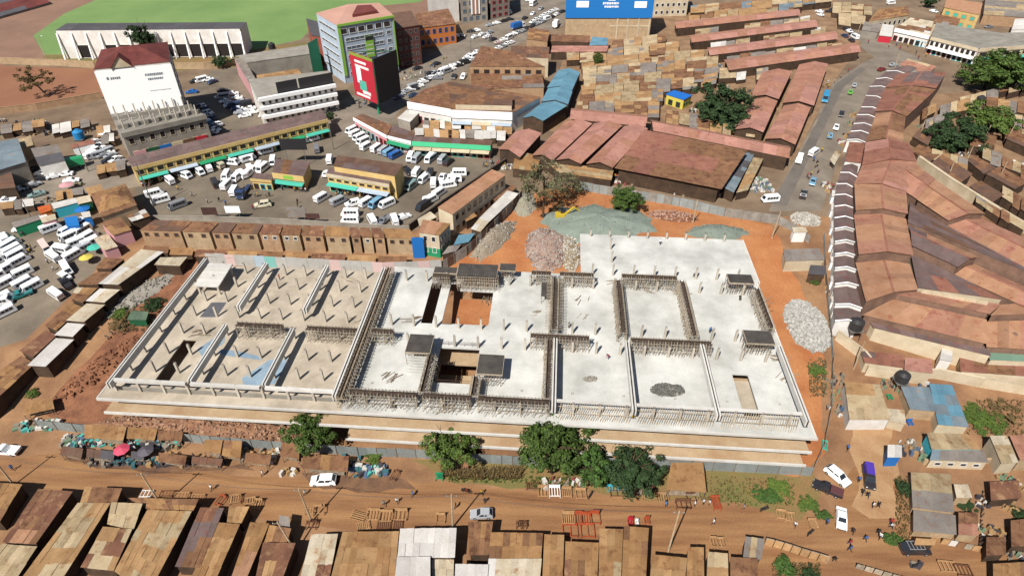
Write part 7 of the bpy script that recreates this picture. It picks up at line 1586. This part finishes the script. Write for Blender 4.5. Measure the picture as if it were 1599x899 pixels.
CL = [('litter and crates in the lanes of the tan shack quarter', [(915, 90, 1180, 200)], 34), ('bundles and litter along the roadside stalls of the market road', [(1298, 270, 1342, 175)], 10), ('crates and scrap in the side street by the container shops', [(0, 285, 140, 330), (0, 190, 150, 212)], 16), ('boxes and wares before the yellow shop row', [(215, 290, 500, 212)], 10), ('scrap and wares at the hill shacks', [(1440, 170, 1599, 300)], 20), ('wares on the avenue kerb', [(560, 165, 700, 90)], 12), ('scrap timber on the brown lot', [(1500, 740, 1599, 890)], 12), ('rubbish along the lane hoarding', [(1300, 420, 1310, 660)], 10), ('yard clutter between the compound walls', [(1350, 560, 1599, 610), (1400, 690, 1440, 720)], 10)]
r_ = random.Random(5)
for lab, bx, n in CL:
    for i in range(n):
        b_ = bx[i % len(bx)]; t_ = r_.random(); wv = bx[0][1] > bx[0][3]
        x, y = lerp(b_[0], b_[2], t_), lerp(b_[1], b_[3], t_ if wv else r_.random())
        goods(lab, x + (r_.random() - .5) * 8, y + (r_.random() - .5) * 6, 3.0, 2.2, 9, 900 + i + int(x), [(2, 3, 4, 7, 7, 4, 3, 6, 8)[int(r_.random() * 9)] for _ in range(3)], .35)
for o_ in [o for o in col.objects if o.name.startswith('goods_heap') and any(o.get('label') == c[0] for c in CL)]: o_['group'] = o_['label']
m_ply = pm('raw_plywood', C(214, 170, 122), C(190, 146, 98), 1.5, fine=.15, rand=.15); m_redw = pm('red_varnish', C(206, 96, 56), C(178, 76, 44), 1.5, fine=.15); m_brw = pm('brown_varnish', C(130, 88, 62), C(108, 70, 50), 1.5, fine=.15)
def frame_item(name, label, px, py, w, d, h, mat, yaw=0, slats=0, back=0.0, legs=True, group=None, cat='bed frame', panel=None):
    """timber furniture frame: four posts, rails, slats, optional backboard"""
    b = P(px, py); t = thing(name, label, cat, b, group); t.rotation_euler = (0, 0, yaw)
    def part(n, *bx):
        mb = MB()
        for x in bx: mb.box(*x)
        inst(n, mb.data(n, panel if (panel and n in ('backboard', 'panel')) else mat), t)
    for sx in (-1, 1):
        for sy in (-1, 1): x, y = sx * (w / 2 - .05), sy * (d / 2 - .05); part('post', (x - .05, x + .05, y - .05, y + .05, 0, h + (back if sy > 0 else .05)))
    for sy in (-1, 1): y = sy * (d / 2 - .05); part('rail', (-w / 2 + .1, w / 2 - .1, y - .03, y + .03, h - .22, h - .04))
    for sx in (-1, 1): x = sx * (w / 2 - .05); part('rail', (x - .03, x + .03, -d / 2 + .1, d / 2 - .1, h - .22, h - .04))
    for k in range(slats): x = -w / 2 + w * (k + 1) / (slats + 1); part('slat', (x - .05, x + .05, -d / 2 + .08, d / 2 - .08, h - .06, h - .02))
    if back: part('backboard', (-w / 2 + .1, w / 2 - .1, d / 2 - .08, d / 2 - .02, h, h + back - .05))
    return t
FR = [(560, 807, 1.6, 2.6, .5, m_ply, 1.3, 3, 0, 'first raw timber sofa frame in the street row before the ochre roof'), (583, 806, 2.2, 1.9, .6, m_ply, 0, 3, .6, 'second raw timber sofa frame in the street row before the ochre roof'), (603, 808, 2.2, 1.9, .6, m_ply, 0, 3, .6, 'third raw timber sofa frame in the street row before the ochre roof'), (626, 806, 2.2, 1.9, .6, m_ply, 0, 2, .6, 'last raw timber sofa frame in the street row before the ochre roof'), (568, 822, 2.2, 1.6, .4, m_ply, .3, 6, 0, 'slatted pallet bed beside timber offcuts'), (600, 820, 2.4, 1.6, .4, m_brw, 0, 6, 0, 'brown slatted pallet bed before the ochre roof'), (622, 820, 1.6, 1.4, .4, m_brw, 0, 4, 0, 'small brown slatted frame next to the pallet bed'), (688, 811, 1.6, 1.5, .6, m_ply, 0, 0, .5, 'single timber armchair frame near the silver hatchback'),
 (484, 800, 1.6, 1.0, .8, m_ply, 0, 2, 0, 'pale timber table by the street pole'), (499, 799, 1.9, 1.6, .9, m_ply, .1, 0, .3, 'pink tan crate table by the street pole'), (487, 822, 1.8, 1.2, .8, m_brw, 0, 2, .3, 'brown chair frame below the crate table'),
 (832, 760, 2.4, 1.4, .6, m_brw, 0, 5, 0, 'brown slatted bench by the verge kerb'), (848, 770, 1.9, 1.9, .7, m_ply, 0, 2, .7, 'light bed frame with brown bars at the verge'), (866, 770, 2.0, 1.9, .7, w_whitep, 0, 3, .7, 'white painted bed frame at the verge'), (885, 771, 1.7, 1.7, .7, m_ply, 0, 4, .6, 'pinkish slatted bed frame at the verge'), (907, 773, 1.9, 1.8, .6, m_ply, 0, 1, .5, 'open brown bed frame beside the motorcycle'), (1008, 774, 1.6, 1.8, 1.0, m_ply, 0, 4, .5, 'slatted cabinet frame by the timber scraps'), (1034, 780, 2.2, 1.6, .7, m_ply, 0, 4, .7, 'long display bench frame before the large canopy'), (1066, 790, 2.6, 1.4, .8, m_brw, 0, 2, .6, 'brown sofa frame before the large canopy'), (1078, 780, 1.6, 1.5, .9, m_brw, 0, 0, .5, 'dark upholstered armchair before the large canopy'), (1117, 788, 1.4, 2.6, .9, m_redw, 0, 5, .3, 'reddish slatted frame at the canopy end'),
 (887, 812, 2.2, 2.0, .7, m_ply, 0, 5, .8, 'raw bed frame with headboard beside the red ones'), (903, 812, 1.2, 2.0, .7, m_redw, 0, 2, .8, 'narrow orange red bed frame in the row'), (915, 813, 1.8, 2.0, .7, m_redw, 0, 3, .8, 'orange red bed frame in the middle of the row'), (929, 812, 1.6, 2.0, .8, m_redw, 0, 0, 1.0, 'orange red bed frame with tall end board'), (890, 830, 2.6, 2.2, .6, m_redw, 0, 1, .2, 'wide red brown table frame behind the rough brown roof'), (917, 830, 2.4, 2.4, .6, m_redw, 0, 1, .3, 'tall red brown frame behind the rough brown roof'), (984, 816, .9, .9, .6, w_redp, 0, 1, .8, 'red chair before the plain brown roof'), (1010, 815, .9, .9, .6, m_redw, 0, 1, .8, 'red brown chair at the alley of the plain brown roof'), (994, 817, .5, .7, .7, w_whitep, 0, 1, .4, 'white stool between two red chairs'), (810, 822, .9, 1.0, 1.0, m_brw, 0, 2, .2, 'first tall brown stool before the wide brown roof'), (819, 822, .7, 1.0, 1.0, m_brw, 0, 2, .2, 'second tall brown stool before the wide brown roof'), (1113, 850, 1.0, 1.6, 1.0, m_ply, 0, 1, .4, 'first raw door frame leaning by the pale tan roof'), (1124, 851, 1.2, 1.6, 1.0, m_ply, 0, 1, .4, 'second raw door frame leaning by the pale tan roof'), (1268, 820, 1.4, 1.6, .8, m_ply, 0, 5, .4, 'pinkish slatted frame beside the green bush'), (1218, 806, 1.6, 1.6, .8, m_ply, -.2, 2, .4, 'first timber frame at the verge corner'), (1232, 810, 1.5, 1.6, .8, m_ply, -.2, 2, .4, 'second timber frame at the verge corner'), (230, 772, 2.0, 1.4, .5, w_whitep, 0, 2, 0, 'white timber trestle in the shade by the pale pole'), (262, 772, 2.4, 1.2, .6, m_brw, 0, 3, 0, 'brown trestle row in the shade, first'), (285, 775, 2.4, 1.2, .6, m_ply, 0, 3, 0, 'pale trestle row in the shade, second'), (310, 778, 2.2, 1.2, .6, m_ply, 0, 3, 0, 'pale trestle row in the shade, third'), (368, 782, 2.0, 1.6, .8, m_ply, .2, 4, .3, 'stacked pale frames beside the tiny cream roof'), (392, 784, 1.8, 1.2, .7, m_ply, .2, 3, .2, 'pale frame at the corner of tiny cream roof'), (346, 783, 1.2, 1.8, .7, m_redw, -.3, 0, .3, 'orange topped box frame by the brown lean-to'), (403, 790, 1.4, 1.8, .8, m_ply, 0, 2, .4, 'timber frame by the narrow orange tan roof'), (617, 744, 1.2, 2.0, .7, m_brw, -.3, 2, .2, 'brown wooden cart at the earth ramp'), (1478, 886, 2.6, 1.8, .6, m_ply, -.1, 3, .2, 'first timber pallet frame by the brown lot'), (1503, 892, 2.4, 1.8, .6, m_brw, -.1, 3, .2, 'second timber pallet frame by the brown lot'), (968, 772, 3.6, 1.2, .6, m_brw, 0, 2, .0, 'long low bench under the spreading tree')]
for x, y, w_, d_, h_, m, ya, sl_, bk, lab in FR: frame_item('furniture_frame', lab, x, y, w_, d_, h_, m, ya, sl_, bk, cat='furniture', group='furniture along the street')
t = frame_item('turquoise_bench', 'turquoise sofa bench under the dark spreading tree', 963, 764, 3.6, 1.1, .5, w_cyan, 0, 6, .5, cat='bench')
t = frame_item('green_bin', 'green handcart by the maize patch', 686, 747, 1.4, 1.2, .9, w_green, 0, 6, .3, cat='cart')
frame_item('turquoise_bench', 'turquoise barrow inside the lane hoarding', 1287, 697, 1.0, 2.2, .6, w_teal, -.4, 4, .2, cat='cart')
frame_item('blue_chair', 'blue plastic chair in the yard of the tan house', 1420, 662, 1.0, 1.0, .6, w_bluep, 0, 3, .6, cat='chair')
frame_item('green_tub', 'green tub stand in the yard by the black tank', 1388, 622, 1.0, 1.0, .7, w_green, 0, 3, .2, cat='tub')
for q, lab, m in [([(1545, 752), (1590, 750), (1596, 776), (1548, 780)], 'rusty brown shed at the far side of the brown lot', [r_brown, r_rust]), ([(1578, 812), (1630, 808), (1634, 850), (1580, 852)], 'low tan shed on the brown lot', [r_tan2, r_brown]), ([(1540, 838), (1570, 838), (1572, 864), (1541, 866)], 'small brown lean-to by the row of short posts', [r_rust, r_brown]), ([(1550, 880), (1620, 876), (1625, 930), (1552, 930)], 'dark brown shed beyond the plank fence', [r_brown, r_tan2]), ([(1430, 840), (1462, 842), (1460, 850), (1428, 849)], 'narrow plank roof by the black jeep', [r_tan])]:
    H('lot_shed', lab, 'shed', q, 2.4, w_tin, m, drop=.3, cw=1.5, cl=2.6, jit=.08, group='sheds of the brown lot')
# timber screens
ps = [(1193, 850), (1206, 853), (1220, 857), (1233, 861), (1247, 866), (1261, 870), (1275, 874), (1290, 879)]
t = thing('timber_screen', 'row of framed plywood screens along the street edge', 'fence', P(1240, 864))
for a, b in zip(ps, ps[1:]):
    A, B = P(*a), P(*b); n = Vector((0, -1, 0)); mb = MB(); slab_between(mb, A + (B - A) * .04, B - (B - A) * .04, n, .1, 1.9, 0, .04); mb.build('panel', m_ply, t); mb = MB()
    for k in (A, B): mb.bar(k, k + Vector((0, 0, 2.1)), .1)
    mb.bar(A + Vector((0, 0, 2)), B + Vector((0, 0, 2)), .08); mb.build('frame', m_woodp, t)
t = thing('timber_screen', 'low slatted screen at the foot of the street by the black jeep', 'fence', P(1370, 890))
for k in range(6):
    A, B = P(1335 + k * 14, 886 + k * 4), P(1347 + k * 14, 889.5 + k * 4); mb = MB(); slab_between(mb, A, B, Vector((0, -1, 0)), .05, 1.3, 0, .05); mb.build('panel', m_woodp, t)
t = thing('plank_fence', 'plank fence with posts beside the pinkish lean-to', 'fence', P(1500, 858))
for k in range(5):
    A, B = P(1468 + k * 12, 848 + k * 2.6), P(1479 + k * 12, 850 + k * 2.6); mb = MB(); slab_between(mb, A, B, Vector((0, -1, 0)), .05, 1.5, 0, .05); mb.build('panel', [m_ply, r_white, r_brown, m_woodp][k % 4], t)
# black ditch edge along the street
mb = MB()
for k in range(12): a = P(1534 - k * .5, 770 + k * 7.5); mb.tube(a, a + Vector((0, 0, .8 + .3 * (k % 3))), .12, .1, 6)
tag(mb.build('post_row', m_woodd), 'row of short dark posts bordering the brown lot', 'posts')
# excavator behind the gravel
b = P(876, 342); t = thing('excavator', 'small yellow excavator beside the teal gravel heap', 'excavator', b); m_ye = paint('cream'); m_yel = pm('machine_yellow', C(224, 190, 60), None, rough=.5, fine=.06)
for s in (-1, 1): mb = MB(); mb.box(b.x - 1.7, b.x + 1.7, b.y + s * 1.0 - .3, b.y + s * 1.0 + .3, b.z, b.z + .7); mb.build('crawler', m_tyre, t)
mb = MB(); mb.box(b.x - 1.6, b.x + .9, b.y - 1.1, b.y + 1.1, b.z + .72, b.z + 1.7); mb.build('deck', m_yel, t)
mb = MB(); mb.box(b.x - .2, b.x + 1.2, b.y + .1, b.y + 1.1, b.z + 1.705, b.z + 2.8); mb.build('cab', m_win, t)
mb = MB(); mb.bar(b + Vector((.9, -.3, 1.6)), b + Vector((3.4, .8, 3.2)), .4, .5); mb.bar(b + Vector((3.4, .8, 3.2)), b + Vector((5.6, 1.8, 1.2)), .3, .4); mb.build('boom', m_yel, t)
mb = MB(); mb.box(b.x + 5.2, b.x + 6.2, b.y + 1.4, b.y + 2.3, b.z + .4, b.z + 1.2); mb.build('bucket', m_bump, t)
